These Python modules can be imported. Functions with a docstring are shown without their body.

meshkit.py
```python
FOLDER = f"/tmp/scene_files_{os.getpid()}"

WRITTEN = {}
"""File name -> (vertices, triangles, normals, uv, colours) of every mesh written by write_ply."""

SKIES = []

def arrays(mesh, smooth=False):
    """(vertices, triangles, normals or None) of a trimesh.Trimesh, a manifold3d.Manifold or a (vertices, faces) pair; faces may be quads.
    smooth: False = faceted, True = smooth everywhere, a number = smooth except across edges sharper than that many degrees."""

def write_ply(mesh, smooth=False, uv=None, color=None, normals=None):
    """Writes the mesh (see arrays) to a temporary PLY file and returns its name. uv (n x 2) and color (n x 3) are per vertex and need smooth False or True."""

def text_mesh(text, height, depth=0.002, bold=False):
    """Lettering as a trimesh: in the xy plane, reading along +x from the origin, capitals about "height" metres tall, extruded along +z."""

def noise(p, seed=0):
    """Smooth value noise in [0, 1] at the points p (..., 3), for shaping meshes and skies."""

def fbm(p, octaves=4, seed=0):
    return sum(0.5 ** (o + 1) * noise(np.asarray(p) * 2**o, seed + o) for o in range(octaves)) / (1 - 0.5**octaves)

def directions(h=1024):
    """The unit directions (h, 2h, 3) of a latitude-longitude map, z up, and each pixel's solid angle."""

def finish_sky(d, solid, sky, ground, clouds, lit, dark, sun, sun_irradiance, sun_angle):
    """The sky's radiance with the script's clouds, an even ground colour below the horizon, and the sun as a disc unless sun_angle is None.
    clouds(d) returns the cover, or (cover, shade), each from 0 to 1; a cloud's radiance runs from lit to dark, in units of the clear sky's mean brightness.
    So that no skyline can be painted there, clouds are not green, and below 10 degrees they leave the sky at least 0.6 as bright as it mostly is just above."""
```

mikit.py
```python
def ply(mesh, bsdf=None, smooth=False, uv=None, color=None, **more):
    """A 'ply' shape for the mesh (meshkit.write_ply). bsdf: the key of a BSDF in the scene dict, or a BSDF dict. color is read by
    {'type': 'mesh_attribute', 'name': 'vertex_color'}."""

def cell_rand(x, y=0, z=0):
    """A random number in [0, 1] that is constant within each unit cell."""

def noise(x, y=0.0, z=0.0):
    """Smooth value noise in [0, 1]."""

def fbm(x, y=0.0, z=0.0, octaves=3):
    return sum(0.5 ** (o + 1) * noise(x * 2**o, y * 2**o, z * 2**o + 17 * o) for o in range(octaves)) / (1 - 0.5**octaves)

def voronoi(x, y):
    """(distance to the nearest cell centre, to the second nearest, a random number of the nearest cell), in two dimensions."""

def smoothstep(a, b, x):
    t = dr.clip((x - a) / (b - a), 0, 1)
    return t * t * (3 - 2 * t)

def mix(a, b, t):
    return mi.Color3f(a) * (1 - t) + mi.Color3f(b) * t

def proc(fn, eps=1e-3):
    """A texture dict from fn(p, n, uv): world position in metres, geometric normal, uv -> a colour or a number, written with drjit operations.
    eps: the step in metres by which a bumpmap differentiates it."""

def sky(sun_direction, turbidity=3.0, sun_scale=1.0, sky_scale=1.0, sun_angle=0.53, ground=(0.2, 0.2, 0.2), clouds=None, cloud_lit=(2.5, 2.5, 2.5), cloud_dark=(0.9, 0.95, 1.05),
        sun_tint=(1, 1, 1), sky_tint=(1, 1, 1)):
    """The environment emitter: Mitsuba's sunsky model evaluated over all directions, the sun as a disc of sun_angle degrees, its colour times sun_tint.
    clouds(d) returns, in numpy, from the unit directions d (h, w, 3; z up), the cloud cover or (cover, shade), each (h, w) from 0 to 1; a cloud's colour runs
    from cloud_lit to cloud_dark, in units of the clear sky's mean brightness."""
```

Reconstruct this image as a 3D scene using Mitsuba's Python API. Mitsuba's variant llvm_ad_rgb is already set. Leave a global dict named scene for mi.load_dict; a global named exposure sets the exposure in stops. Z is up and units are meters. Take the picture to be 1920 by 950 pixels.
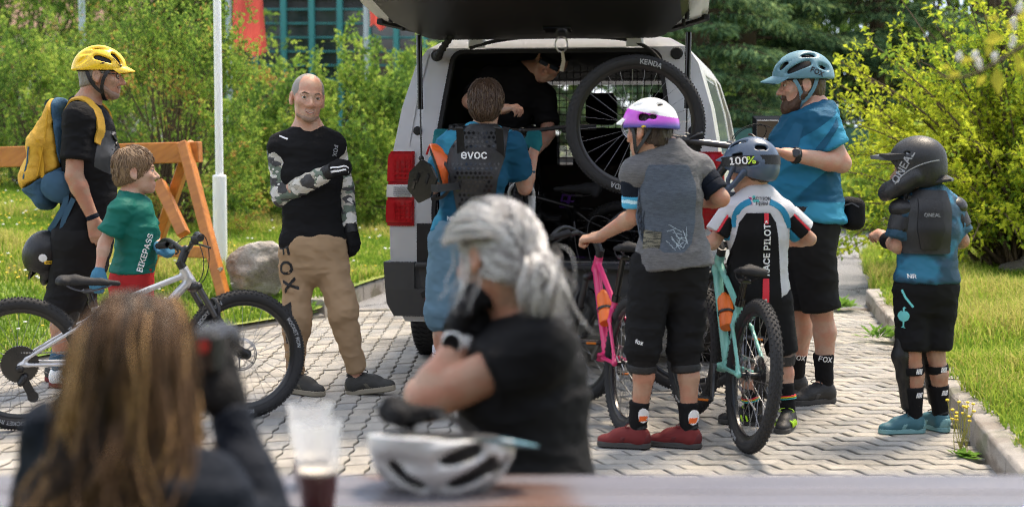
import math, numpy as np, trimesh, mitsuba as mi, drjit as dr, mikit, meshkit
import manifold3d as m3
from manifold3d import Manifold, CrossSection
from shapely.geometry import Polygon
from shapely import affinity
from mikit import fbm, noise, voronoi, cell_rand, smoothstep, mix, proc
T = mi.ScalarTransform4f
scene = {'type': 'scene'}
labels = {}
# ------------------------------------------------------------------ camera, sky, exposure
CAM_Z, F = 1.38, 2950.0                       # focal length in pixels of a 1920 wide picture
PHI = math.atan(217 / F)
FWD, UP = np.array([0, math.cos(PHI), -math.sin(PHI)]), np.array([0, math.sin(PHI), math.cos(PHI)])
scene['camera'] = {'type': 'thinlens', 'fov': math.degrees(2 * math.atan(960 / F)), 'fov_axis': 'x', 'near_clip': 0.2, 'far_clip': 400.0,
                   'aperture_radius': 0.0112, 'focus_distance': 8.5,
                   'to_world': T().look_at(origin=[0, 0, CAM_Z], target=[0, float(FWD[1]), CAM_Z + float(FWD[2])], up=[0, 0, 1]),
                   'film': {'type': 'hdrfilm', 'width': 1024, 'height': 506}}
def clouds(d):
    n = meshkit.fbm(d * np.array([3.0, 3.0, 5.0]) + 4.2, 5, 3)
    c = np.clip((n - 0.36) / 0.25, 0, 1) * 0.85
    return c, np.clip((n - 0.5) * 2, 0, 0.6)
scene['sky'] = mikit.sky([0.30, 0.38, 1.0], turbidity=3.5, sun_scale=0.55, sky_scale=1.0, sun_angle=14.0, clouds=clouds, cloud_lit=(2.6, 2.55, 2.5), cloud_dark=(1.1, 1.15, 1.2))
exposure = 3.05
# ------------------------------------------------------------------ helpers
def V(*a): return np.array(a, float)
def nrm(v): v = np.asarray(v, float); return v / max(np.linalg.norm(v), 1e-12)
X, Y, Z = V(1, 0, 0), V(0, 1, 0), V(0, 0, 1)
def at(px, py, d):
    """the point at distance y = d that the photograph shows at pixel (px, py)"""
    r = FWD + V(1, 0, 0) * (px - 960) / F + UP * (475 - py) / F
    return V(0, 0, CAM_Z) + r * (d / r[1])
def gd(py): return F * CAM_Z / (py - 258.0)
used = {}
def num(name):
    if name not in used: used[name] = 0; return name
    used[name] += 1; return f'{name}_{used[name]:03d}'
def thing(name, label=None, cat=None, group=None, kind=None):
    k = num(name); tag(k, label, cat, group, kind); return k
def tag(k, label=None, cat=None, group=None, kind=None):
    e = labels.setdefault(k, {})
    for a, b in (('label', label), ('category', cat), ('group', group), ('kind', kind)):
        if b: e[a] = b
    return k
def obj(name, mesh, mat, parent=None, smooth=35, M=None, label=None, kind=None):
    k = num((parent + '__' if parent else '') + name)
    d = mesh if isinstance(mesh, dict) else mikit.ply(mesh, mat, smooth)
    if isinstance(mesh, dict):
        d = dict(mesh); d['bsdf'] = {'type': 'ref', 'id': mat}
    if M is not None: d['to_world'] = T(np.asarray(M, float).tolist()) if not isinstance(M, T) else M
    scene[k] = d
    if label or kind: tag(k, label, kind=kind)
    return k
def ref(x): return {'type': 'ref', 'id': x}
def rgb(c): return {'type': 'rgb', 'value': [float(x) for x in c]}
def prin(c, rough=0.6, metal=0.0, **k):
    return {'type': 'principled', 'base_color': c if isinstance(c, dict) else rgb(c), 'roughness': rough if isinstance(rough, dict) else float(rough), 'metallic': float(metal), **k}
def mat(name, c, rough=0.6, metal=0.0, bump=None, **k):
    b = prin(c, rough, metal, **k)
    if bump is not None: b = {'type': 'bumpmap', 'arbitrary': bump[0], 'scale': float(bump[1]), 'bsdf': b}
    scene[name] = {'type': 'twosided', 'bsdf': b}; return name
def leafmat(name, c, trans=0.9, rough=0.45):
    scene[name] = {'type': 'principledthin', 'base_color': c if isinstance(c, dict) else rgb(c), 'roughness': rough, 'diff_trans': trans, 'spec_trans': 0.0, 'eta': 1.4}
    return name
cat = trimesh.util.concatenate
def frame3(x=None, y=None, z=None):
    """rotation with columns x, y, z; one is kept exactly, a second one as far as possible"""
    if z is not None and x is not None:
        z = nrm(z); y = nrm(np.cross(z, x)); x = np.cross(y, z)
    elif y is not None and z is not None:
        y = nrm(y); x = nrm(np.cross(y, z)); z = np.cross(x, y)
    else:
        x = nrm(x); z = nrm(np.cross(x, y)); y = np.cross(z, x)
    return np.stack([x, y, z], 1)
def mtx(R=np.eye(3), t=(0, 0, 0), s=1.0):
    M = np.eye(4); M[:3, :3] = np.asarray(R) * s; M[:3, 3] = t; return M
def rotm(axis, deg): return trimesh.transformations.rotation_matrix(math.radians(deg), axis)[:3, :3]
def moved(m, M): m = m.copy(); m.apply_transform(M); return m
def box(sx, sy, sz, c=(0, 0, 0), R=None, bev=0.0):
    """box with its edges chamfered by bev"""
    if bev > 0:
        h = np.array([sx, sy, sz]) / 2; pts = []
        for s in np.ndindex(2, 2, 2):
            q = (np.array(s) * 2 - 1)
            for a in range(3):
                o = h - bev; o[a] = h[a]; pts.append(q * o)
        m = trimesh.convex.convex_hull(np.array(pts))
    else: m = trimesh.creation.box((sx, sy, sz))
    return moved(m, mtx(R if R is not None else np.eye(3), c))
def hull(*parts): return trimesh.convex.convex_hull(np.vstack([np.asarray(p.vertices if hasattr(p, 'vertices') else p) for p in parts]))
def cyl(a, b, r, n=12, r2=None):
    a, b = np.asarray(a, float), np.asarray(b, float); r2 = r if r2 is None else r2
    z = nrm(b - a); x = nrm(np.cross(z, [0.31, 0.17, 0.93] if abs(z[2]) < 0.8 else [1, 0.1, 0])); y = np.cross(z, x)
    t = np.arange(n) * 2 * math.pi / n; ring = np.cos(t)[:, None] * x + np.sin(t)[:, None] * y
    v = np.vstack([a + ring * r, b + ring * r2, a, b]); f = []
    for i in range(n):
        j = (i + 1) % n
        f += [[i, j, n + j], [i, n + j, n + i], [2 * n, j, i], [2 * n + 1, n + i, n + j]]
    return trimesh.Trimesh(v, f, process=False)
def sweep(path, r, n=8, closed=False, flat=None, updir=None):
    """tube along a path; r a number or one per point; flat = ratio of thickness to width"""
    p = np.asarray(path, float); m = len(p); r = np.broadcast_to(np.asarray(r, float), (m,))
    tan = (np.roll(p, -1, 0) - np.roll(p, 1, 0)) if closed else np.gradient(p, axis=0)
    tan /= np.maximum(np.linalg.norm(tan, axis=1, keepdims=True), 1e-9)
    u = nrm(np.cross(tan[0], [0.2, 0.3, 0.93])) if updir is None else None
    rings, th = [], np.arange(n) * 2 * math.pi / n + (math.pi / n if n == 4 else 0)
    for i in range(m):
        if updir is not None:
            w = np.asarray(updir[i] if np.ndim(updir) == 2 else updir, float); x = nrm(np.cross(tan[i], w)); y = np.cross(x, tan[i])
        else:
            u = nrm(u - tan[i] * (u @ tan[i])); x, y = u, np.cross(tan[i], u)
        k = 1.0 if flat is None else flat
        rings.append(p[i] + r[i] * (np.cos(th)[:, None] * x + k * np.sin(th)[:, None] * y))
    v = np.vstack(rings); f = []
    for i in range(m if closed else m - 1):
        a, b = i * n, ((i + 1) % m) * n
        for j in range(n):
            k = (j + 1) % n; f += [[a + j, a + k, b + k], [a + j, b + k, b + j]]
    if not closed:
        v = np.vstack([v, p[0], p[-1]]); e = len(v)
        for j in range(n):
            k = (j + 1) % n; f += [[e - 2, k, j], [e - 1, (m - 1) * n + j, (m - 1) * n + k]]
    return trimesh.Trimesh(v, f, process=False)
def curve(pts, n=24):
    from scipy.interpolate import CubicSpline
    p = np.asarray(pts, float); t = np.r_[0, np.cumsum(np.linalg.norm(np.diff(p, axis=0), axis=1))]
    return CubicSpline(t, p)(np.linspace(0, t[-1], n))
def lathe(prof, n=32):
    """revolve (r, z) about z"""
    return trimesh.creation.revolve(np.asarray(prof, float), sections=n)
def prism(poly, depth, bev=0.0):
    """polygon in xy extruded along z from 0, the top edge chamfered"""
    P = Polygon(poly) if not hasattr(poly, 'exterior') else poly
    m = trimesh.creation.extrude_polygon(P, depth, engine='earcut')
    return m
def tm(man):
    m = man.to_mesh(); return trimesh.Trimesh(m.vert_properties[:, :3], m.tri_verts, process=False)
def text(s, h, depth=0.0015, bold=False, center=True):
    m = meshkit.text_mesh(s, h, depth, bold)
    if center: m.apply_translation([-m.bounds.mean(0)[0], -m.bounds.mean(0)[1], 0])
    return m
# ------------------------------------------------------------------ implicit surfaces: smooth unions of limbs, meshed by surface nets
class Sdf:
    def __init__(self, k=0.02): self.items, self.k, self.clips = [], k, []
    def copy(self): s = Sdf(self.k); s.items, s.clips = list(self.items), list(self.clips); return s
    def add(self, fn, lo, hi, k=None, op=1): self.items.append((fn, np.asarray(lo, float), np.asarray(hi, float), self.k if k is None else k, op)); return self
    def cap(self, a, b, ra, rb=None, k=None, op=1):
        a, b = np.asarray(a, float), np.asarray(b, float); rb = ra if rb is None else rb; ab = b - a; L = max(ab @ ab, 1e-12); m = max(ra, rb)
        def fn(P):
            t = np.clip(((P - a) @ ab) / L, 0, 1)
            return np.linalg.norm(P - a - t[..., None] * ab, axis=-1) - (ra + (rb - ra) * t)
        return self.add(fn, np.minimum(a, b) - m, np.maximum(a, b) + m, k, op)
    def chain(self, pts, rs, k=None):
        for i in range(len(pts) - 1): self.cap(pts[i], pts[i + 1], rs[i], rs[i + 1], k)
        return self
    def ell(self, c, r, R=np.eye(3), k=None, op=1):
        c, r, R = np.asarray(c, float), np.asarray(r, float), np.asarray(R, float)
        def fn(P):
            q = (P - c) @ R / r; k0 = np.linalg.norm(q, axis=-1); k1 = np.linalg.norm(q / r, axis=-1)
            return k0 * (k0 - 1) / np.maximum(k1, 1e-9)
        e = np.sqrt(((R * r) ** 2).sum(1)); return self.add(fn, c - e, c + e, k, op)
    def seg(self, a, b, wa, wb, lat, k=None, op=1):
        """an elliptic limb: half width and half depth (w, d) at both ends, lat = the wide direction"""
        a, b = np.asarray(a, float), np.asarray(b, float); ab = b - a; L = ab @ ab; t0 = nrm(ab); x = nrm(np.asarray(lat) - t0 * (np.asarray(lat) @ t0)); y = np.cross(t0, x)
        wa, wb = np.asarray(wa, float), np.asarray(wb, float)
        def fn(P):
            t = np.clip(((P - a) @ ab) / L, 0, 1); q = P - a - t[..., None] * ab; w = wa + (wb - wa) * t[..., None]; s = w.min(-1)
            c = np.stack([q @ x / w[..., 0], q @ y / w[..., 1], q @ t0 / s], -1)
            k0 = np.linalg.norm(c, axis=-1); k1 = np.linalg.norm(c / np.stack([w[..., 0], w[..., 1], s], -1), axis=-1)
            return np.where(k0 < 1e-6, -s, k0 * (k0 - 1) / np.maximum(k1, 1e-9))
        m = max(wa.max(), wb.max()); return self.add(fn, np.minimum(a, b) - m, np.maximum(a, b) + m, k, op)
    def rbox(self, c, h, R=np.eye(3), r=0.01, k=None, op=1):
        c, h, R = np.asarray(c, float), np.asarray(h, float), np.asarray(R, float)
        def fn(P):
            q = np.abs((P - c) @ R) - (h - r)
            return np.linalg.norm(np.maximum(q, 0), axis=-1) + np.minimum(q.max(-1), 0) - r
        e = (np.abs(R) * h).sum(1); return self.add(fn, c - e, c + e, k, op)
    def clip(self, p, n, k=0.004): self.clips.append((np.asarray(p, float), nrm(n), k)); return self      # keeps the side that n points away from
    def at(self, P, off=0.0):
        P = np.asarray(P, float); D = np.full(P.shape[:-1], 9.0)
        for fn, lo, hi, k, op in self.items: D = _mix(D, fn(P), k, op)
        D = D - off
        for p, n, k in self.clips: D = _mix(D, -((P - p) @ n), k, -1)
        return D
    def grad(self, P, e=2e-3):
        P = np.asarray(P, float); g = np.stack([self.at(P + e * a) - self.at(P - e * a) for a in np.eye(3)], -1)
        return g / np.maximum(np.linalg.norm(g, axis=-1, keepdims=True), 1e-9)
    def drop(self, P, n, reach=0.25, off=0.0):
        """moves points along -n until they meet the surface"""
        P = np.array(P, float); n = nrm(n)
        for _ in range(40): P = P - n * np.clip(self.at(P, off), -0.02, 0.02)[..., None] * 0.9
        return P
    def mesh(self, res=0.007, off=0.0, fine=None, noise=None, relax=1, lo=None, hi=None):
        """fine = (z from, z to, res) for a finer zone; noise = (height, (fx, fy, fz), seed)"""
        pos = [i for i in self.items if i[4] > 0]
        L = np.min([i[1] for i in pos], 0) - off - 3 * res; H = np.max([i[2] for i in pos], 0) + off + 3 * res
        if lo is not None: L = np.maximum(L, lo)
        if hi is not None: H = np.minimum(H, hi)
        ax = [np.arange(L[i], H[i] + res, res) for i in range(3)]
        if fine is not None:
            z0, z1, rz = fine[:3]; ax[2] = np.r_[ax[2][ax[2] < z0 - rz / 2], np.arange(z0, min(z1, H[2]), rz), ax[2][ax[2] > z1 + rz / 2]]
            if len(fine) > 3: ax[0] = np.arange(L[0], H[0] + res, fine[3]); ax[1] = np.arange(L[1], H[1] + res, fine[3])
        D = np.full([len(a) for a in ax], 1.0, np.float32)
        for fn, a, b, k, op in self.items:
            m = 2.5 * res + k + off
            s = tuple(slice(max(np.searchsorted(ax[i], a[i] - m) - 1, 0), np.searchsorted(ax[i], b[i] + m) + 1) for i in range(3))
            if min(D[s].shape) == 0: continue
            P = np.stack(np.meshgrid(*[ax[i][s[i]] for i in range(3)], indexing='ij'), -1)
            D[s] = _mix(D[s], fn(P), k, op)
        D -= off
        if self.clips:
            for p, n, k in self.clips:
                h = (ax[0] - p[0])[:, None, None] * n[0] + (ax[1] - p[1])[None, :, None] * n[1] + (ax[2] - p[2])[None, None, :] * n[2]
                D = _mix(D, -h, k, -1)
        v, f = nets(D, ax)
        m = trimesh.Trimesh(v, f, process=False)
        if relax: m = relaxed(m, 2 * relax)
        if noise is not None: m = bumpy(m, *noise)
        return m
def _mix(a, b, k, op):
    if op < 0: a, b = -a, b                      # subtraction
    if k <= 0: r = np.minimum(a, b)
    else: h = np.maximum(k - np.abs(a - b), 0) / k; r = np.minimum(a, b) - h * h * k * 0.25
    return -r if op < 0 else r
def relaxed(m, n):
    from scipy.sparse import coo_matrix
    e = m.edges_unique; k = len(m.vertices); A = coo_matrix((np.ones(2 * len(e)), (np.r_[e[:, 0], e[:, 1]], np.r_[e[:, 1], e[:, 0]])), (k, k)).tocsr(); w = np.maximum(np.asarray(A.sum(1)), 1); v = np.array(m.vertices)
    for _ in range(n): v = v + .45 * (A @ v / w - v)
    return trimesh.Trimesh(v, m.faces, process=False)
def bumpy(m, height, freq, seed=0, ridge=False):
    n = m.vertex_normals; q = meshkit.fbm(np.asarray(m.vertices) * np.asarray(freq, float), 3, seed)
    q = (1 - np.abs(2 * q - 1) * 3 if ridge else q * 2 - 1)
    m = m.copy(); m.vertices = m.vertices + n * (height * q)[:, None]; return m
def nets(D, ax):
    s = D < 0; sh = np.array(D.shape); c = np.zeros(sh - 1, np.int8)
    for o in np.ndindex(2, 2, 2): c += s[o[0]:sh[0] - 1 + o[0], o[1]:sh[1] - 1 + o[1], o[2]:sh[2] - 1 + o[2]]
    I = np.argwhere((c > 0) & (c < 8)); ids = np.full(sh - 1, -1, np.int64); ids[tuple(I.T)] = np.arange(len(I))
    acc, cnt = np.zeros((len(I), 3)), np.zeros(len(I))
    for a in range(3):
        b, d = [q for q in range(3) if q != a]
        for i, j in np.ndindex(2, 2):
            o0 = np.zeros(3, int); o0[b], o0[d] = i, j; o1 = o0.copy(); o1[a] = 1
            A, B = D[tuple((I + o0).T)], D[tuple((I + o1).T)]; w = (A < 0) != (B < 0)
            t = np.where(w, A / np.where(A == B, 1, A - B), 0); q = np.repeat(o0[None].astype(float), len(I), 0); q[:, a] += t
            acc += q * w[:, None]; cnt += w
    g = I + acc / cnt[:, None]; v = np.stack([np.interp(g[:, i], np.arange(sh[i]), ax[i]) for i in range(3)], 1); F_ = []
    for a in range(3):
        b, d = (a + 1) % 3, (a + 2) % 3; s0, s1 = [slice(1, -1)] * 3, [slice(1, -1)] * 3; s0[a], s1[a] = slice(0, -1), slice(1, None)
        A, B = s[tuple(s0)], s[tuple(s1)]; E = np.argwhere(A != B); off = np.ones(3, int); off[a] = 0; E = E + off
        fl = s[tuple(E.T)]; q = []
        for i, j in ((1, 1), (0, 1), (0, 0), (1, 0)):
            o = E.copy(); o[:, b] -= i; o[:, d] -= j; q.append(ids[tuple(o.T)])
        q = np.stack(q, 1); q = np.where(fl[:, None], q, q[:, ::-1]); F_.append(q)
    q = np.vstack(F_); return v, np.vstack([q[:, [0, 1, 2]], q[:, [0, 2, 3]]])
# ------------------------------------------------------------------ shared materials
mat('black_plastic', (0.009, 0.009, 0.010), 0.45); mat('black_gloss', (0.006, 0.006, 0.007), 0.15); mat('black_rubber', (0.010, 0.010, 0.011), 0.75)
mat('dark_grey', (0.035, 0.036, 0.038), 0.5); mat('metal', (0.6, 0.6, 0.62), 0.3, 1.0); mat('dark_metal', (0.08, 0.08, 0.085), 0.35, 0.8)
mat('white_print', (0.75, 0.75, 0.75), 0.6); mat('white_plastic', (0.7, 0.7, 0.68), 0.4); mat('grey_print', (0.3, 0.31, 0.32), 0.5); mat('black_print', (0.009, 0.009, 0.010), 0.6)
# ------------------------------------------------------------------ the ground
rng = np.random.default_rng(5)
def f_concrete(p, n, uv):
    q = fbm(p.x * 9, p.y * 9, p.z * 9, 4); s = noise(p.x * 160, p.y * 160, p.z * 160); m = fbm(p.x * 1.7 + 9, p.y * 1.7, p.z * 1.7, 3)
    st = smoothstep(.54, .70, fbm(p.x * 3.3 + 4, p.y * 3.3, p.z * 3.3, 4))
    return (0.60 + 0.36 * q + 0.24 * s + 0.5 * (m - 0.5)) * (1 - .25 * st)
def tone(c, fn=f_concrete):
    return proc(lambda p, n, uv: mi.Color3f(*c) * fn(p, n, uv))
for i, c in enumerate([(0.295, 0.277, 0.243), (0.255, 0.245, 0.222), (0.315, 0.29, 0.245), (0.235, 0.23, 0.215)]): mat(f'paver_{i}', tone(c), 0.85)
def f_kerb(p, n, uv):
    a = fbm(p.x * 6, p.y * 6, p.z * 9, 4); st = smoothstep(.50, .66, fbm(p.x * 2.4 + 3, p.y * 2.4, p.z * 7, 4)); mo = smoothstep(.56, .68, fbm(p.x * 5 + 20, p.y * 5, p.z * 5, 3))
    c = mix((0.27, 0.25, 0.225), (0.15, 0.125, 0.10), st); c = mix(c, (0.10, 0.105, 0.06), mo * .6); return c * (.6 + .5 * a + .25 * noise(p.x * 150, p.y * 150, p.z * 150))
mat('kerb_concrete', proc(f_kerb), 0.9)
def f_asphalt(p, n, uv):
    s = noise(p.x * 120, p.y * 120); m = fbm(p.x * 0.8, p.y * 0.8, 0, 4); k = voronoi(p.x * 0.45 + 0.3 * fbm(p.x * 2, p.y * 2), p.y * 0.3 + 0.3 * fbm(p.x * 2 + 7, p.y * 2))
    crack = 1 - 0.55 * smoothstep(0.028, 0.008, k[1] - k[0])
    return mi.Color3f(0.18, 0.18, 0.182) * (0.55 + 0.45 * s + 0.5 * (m - 0.3)) * crack
mat('asphalt', proc(f_asphalt), 0.85)
def f_soil(p, n, uv):
    return mix((0.035, 0.03, 0.02), (0.06, 0.075, 0.02), smoothstep(0.35, 0.6, fbm(p.x * 14, p.y * 14, 0, 3))) * (0.6 + 0.8 * noise(p.x * 90, p.y * 90))
mat('joint_sand', proc(f_soil), 0.95)
def f_turf(p, n, uv):
    a = fbm(p.x * 3.1, p.y * 3.1, 0, 4); b = noise(p.x * 40, p.y * 40)
    return mix((0.10, 0.16, 0.022), (0.19, 0.22, 0.04), smoothstep(0.35, 0.65, a)) * (0.5 + 0.8 * b)
mat('turf', proc(f_turf), 0.95)
EDGE = np.array([(-5.2, 6.3), (-3.6, 8.7), (-2.8, 9.75), (-2.04, 11.0), (-1.72, 11.6), (-1.45, 12.1), (-1.27, 13.3), (-1.08, 14.3), (-0.5, 17.5), (0.3, 22), (1.0, 30), (2.2, 45)])
def edge_x(y): return np.interp(y, EDGE[:, 1], EDGE[:, 0])
def lawn_h(x, y):
    d = np.maximum(edge_x(y) - x, 0) * 0.85
    return 0.03 + np.where(y > 12.3, 0.1, 0.1 * np.clip((y - 11.9) / 0.4, 0, 1)) * np.clip(1 - d / 1.5, 0, 1) + 1.2 * (1 - np.exp(-np.maximum(d - 0.15, 0) * 0.13)) + 0.03 * meshkit.noise(np.stack([x * 1.3, y * 1.3, x * 0], -1), 2)
def grid_sheet(xs, ys, zf, keep=None):
    X, Y = np.meshgrid(xs, ys, indexing='ij'); Z = zf(X, Y); v = np.stack([X, Y, Z], -1).reshape(-1, 3); n, m = len(xs), len(ys)
    i = (np.arange(n - 1)[:, None] * m + np.arange(m - 1)).ravel(); q = np.stack([i, i + m, i + m + 1, i + 1], 1)
    if keep is not None: q = q[keep(v[q].mean(1)[:, 0], v[q].mean(1)[:, 1])]
    return trimesh.Trimesh(v, np.vstack([q[:, [0, 1, 2]], q[:, [0, 2, 3]]]), process=True)
obj('ground', trimesh.Trimesh([(-200, -40, -0.05), (200, -40, -0.05), (200, 350, -0.05), (-200, 350, -0.05)], [[0, 1, 2], [0, 2, 3]]), 'turf', smooth=False); tag('ground', kind='structure')
obj('road', trimesh.Trimesh([(-6, 12.62, -0.004), (9.0, 12.62, -0.004), (16, 70, -0.004), (-8, 70, -0.004)], [[0, 1, 2], [0, 2, 3]]), 'asphalt', smooth=False); tag('road', kind='structure')
# the lawn: ribbons from the kerb line to the left
rows = np.r_[np.arange(6.3, 16, 0.25), np.arange(16, 45, 1.0)]; cols = np.r_[-0.065, 0.0, 0.05, 0.12, 0.25, np.arange(0.5, 6, 0.5), np.arange(6, 30, 2.5)]
gv = np.array([[(edge_x(y) - 0.06 - c, y, lawn_h(np.array(edge_x(y) - 0.06 - c), np.array(y))) for c in cols] for y in rows]); n0, n1 = len(rows), len(cols)
ii = (np.arange(n0 - 1)[:, None] * n1 + np.arange(n1 - 1)).ravel(); qq = np.stack([ii, ii + n1, ii + n1 + 1, ii + 1], 1)
obj('lawn', trimesh.Trimesh(gv.reshape(-1, 3), np.vstack([qq[:, [0, 1, 2]], qq[:, [0, 2, 3]]]), process=False), 'turf', smooth=True); tag('lawn', kind='structure')
# right verge
def kx(y): return 2.0 + 0.143 * (y - 6.44)
def verge_in(x, y):
    far = np.interp(y, [12.6, 15, 18, 22, 26, 40], [0.0, 0.06, 0.3, 0.9, 2.6, 9]); return x > kx(y) + 0.16 + far
obj('verge', grid_sheet(np.arange(1.2, 12, 0.12), np.arange(3.0, 30, 0.2), lambda x, y: 0.10 + 0.05 * np.clip(x - kx(y) - 0.2, 0, 3) + 0.03 * meshkit.noise(np.stack([x * 2, y * 2, x * 0], -1), 4) - 0.11 * np.clip((y - 14.5) / 3, 0, 1), verge_in), 'turf', smooth=True); tag('verge', kind='structure')
# pavement: waved interlocking pavers in two fields
pv = thing('pavement', kind='structure')
obj('joint_bed', trimesh.Trimesh([(-6, 1, -0.022), (6, 1, -0.022), (6, 12.62, -0.022), (-6, 12.62, -0.022)], [[0, 1, 2], [0, 2, 3]]), 'joint_sand', pv, smooth=False)
PL, PD, SHIFT, SHEAR = 0.2, 0.103, -0.064, -0.040
def paver_mesh(gap=0.0035, bev=0.005, hgt=0.05):
    A = 0.0075; t = np.linspace(0, 1, 7)
    lowx = t * PL; bot = np.stack([lowx, A * np.sin(2 * math.pi * lowx / PL)], 1); upx = lowx + SHEAR
    top = np.stack([upx, PD + A * np.sin(2 * math.pi * (upx - SHIFT) / PL)], 1)
    P = affinity.scale(Polygon(np.vstack([bot, top[::-1]])), 0.948, 0.985); outer = P.buffer(-gap, join_style=2); inner = outer.buffer(-bev, join_style=2)
    def ring(Q):
        c = np.array(Q.exterior.coords)[:-1]; c = c if Polygon(c).exterior.is_ccw else c[::-1]
        o = np.argmin(((c - [0, 0]) ** 2).sum(1)); c = np.roll(c, -o, 0)
        from shapely.geometry import LineString
        L = LineString(np.vstack([c, c[:1]])); return c
    a, b = ring(outer), ring(inner)
    if len(a) != len(b): raise ValueError('paver rings')
    n = len(a); v = np.vstack([np.c_[a, np.full(n, -hgt)], np.c_[a, np.full(n, -bev * 0.7)], np.c_[b, np.zeros(n)]]); f = []
    for k in (0, 1):
        for i in range(n):
            j = (i + 1) % n; f += [[k * n + i, k * n + j, k * n + n + j], [k * n + i, k * n + n + j, k * n + n + i]]
    tri = trimesh.creation.triangulate_polygon(Polygon(b), engine='earcut'); v2, f2 = tri
    key = {tuple(np.round(q, 6)): i for i, q in enumerate(b)}; m = [key[tuple(np.round(q, 6))] for q in v2]
    for t3 in f2:
        q = [2 * n + m[i] for i in t3]; p = v[q]
        if np.cross(p[1] - p[0], p[2] - p[0])[2] < 0: q = q[::-1]
        f.append(q)
    m = trimesh.Trimesh(v - [PL / 2 + SHEAR / 2, PD / 2, 0], f, process=False); return m
PAV = paver_mesh(); PAVD = mikit.ply(PAV, 'paver_0', False)
spots = []
for r in range(20, 130):                                         # right field: long side across
    y = r * PD + PD / 2
    if y > 12.55: break
    o = (-r * SHIFT) % PL
    for x in np.arange(0.18 + o - PL, 3.0, PL): spots.append((x, y, 0.0))
for r in range(-70, 3):                                          # left field: long side away from the camera
    x = 0.1 + r * PD + PD / 2 - 0.19; o = (r * 0.02) % PL
    for y in np.arange(2.0 + o, 12.52, PL): spots.append((x, y, 90.0))
spots = np.array(spots)
lim_r, lim_l = kx(spots[:, 1]) + 0.03, edge_x(spots[:, 1]) - 0.02
spots = spots[(spots[:, 0] < lim_r) & (spots[:, 0] > lim_l)]
pj = (spots[:, 0] / spots[:, 1] * F + 960); vis = (pj > -60) & (pj < 1980) & (spots[:, 1] > 6.2)
spots, vis = spots, vis
order = np.argsort(np.where(vis, spots[:, 1], 99)); first = set(order[:300].tolist()); rest = [[], [], [], []]
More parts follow.
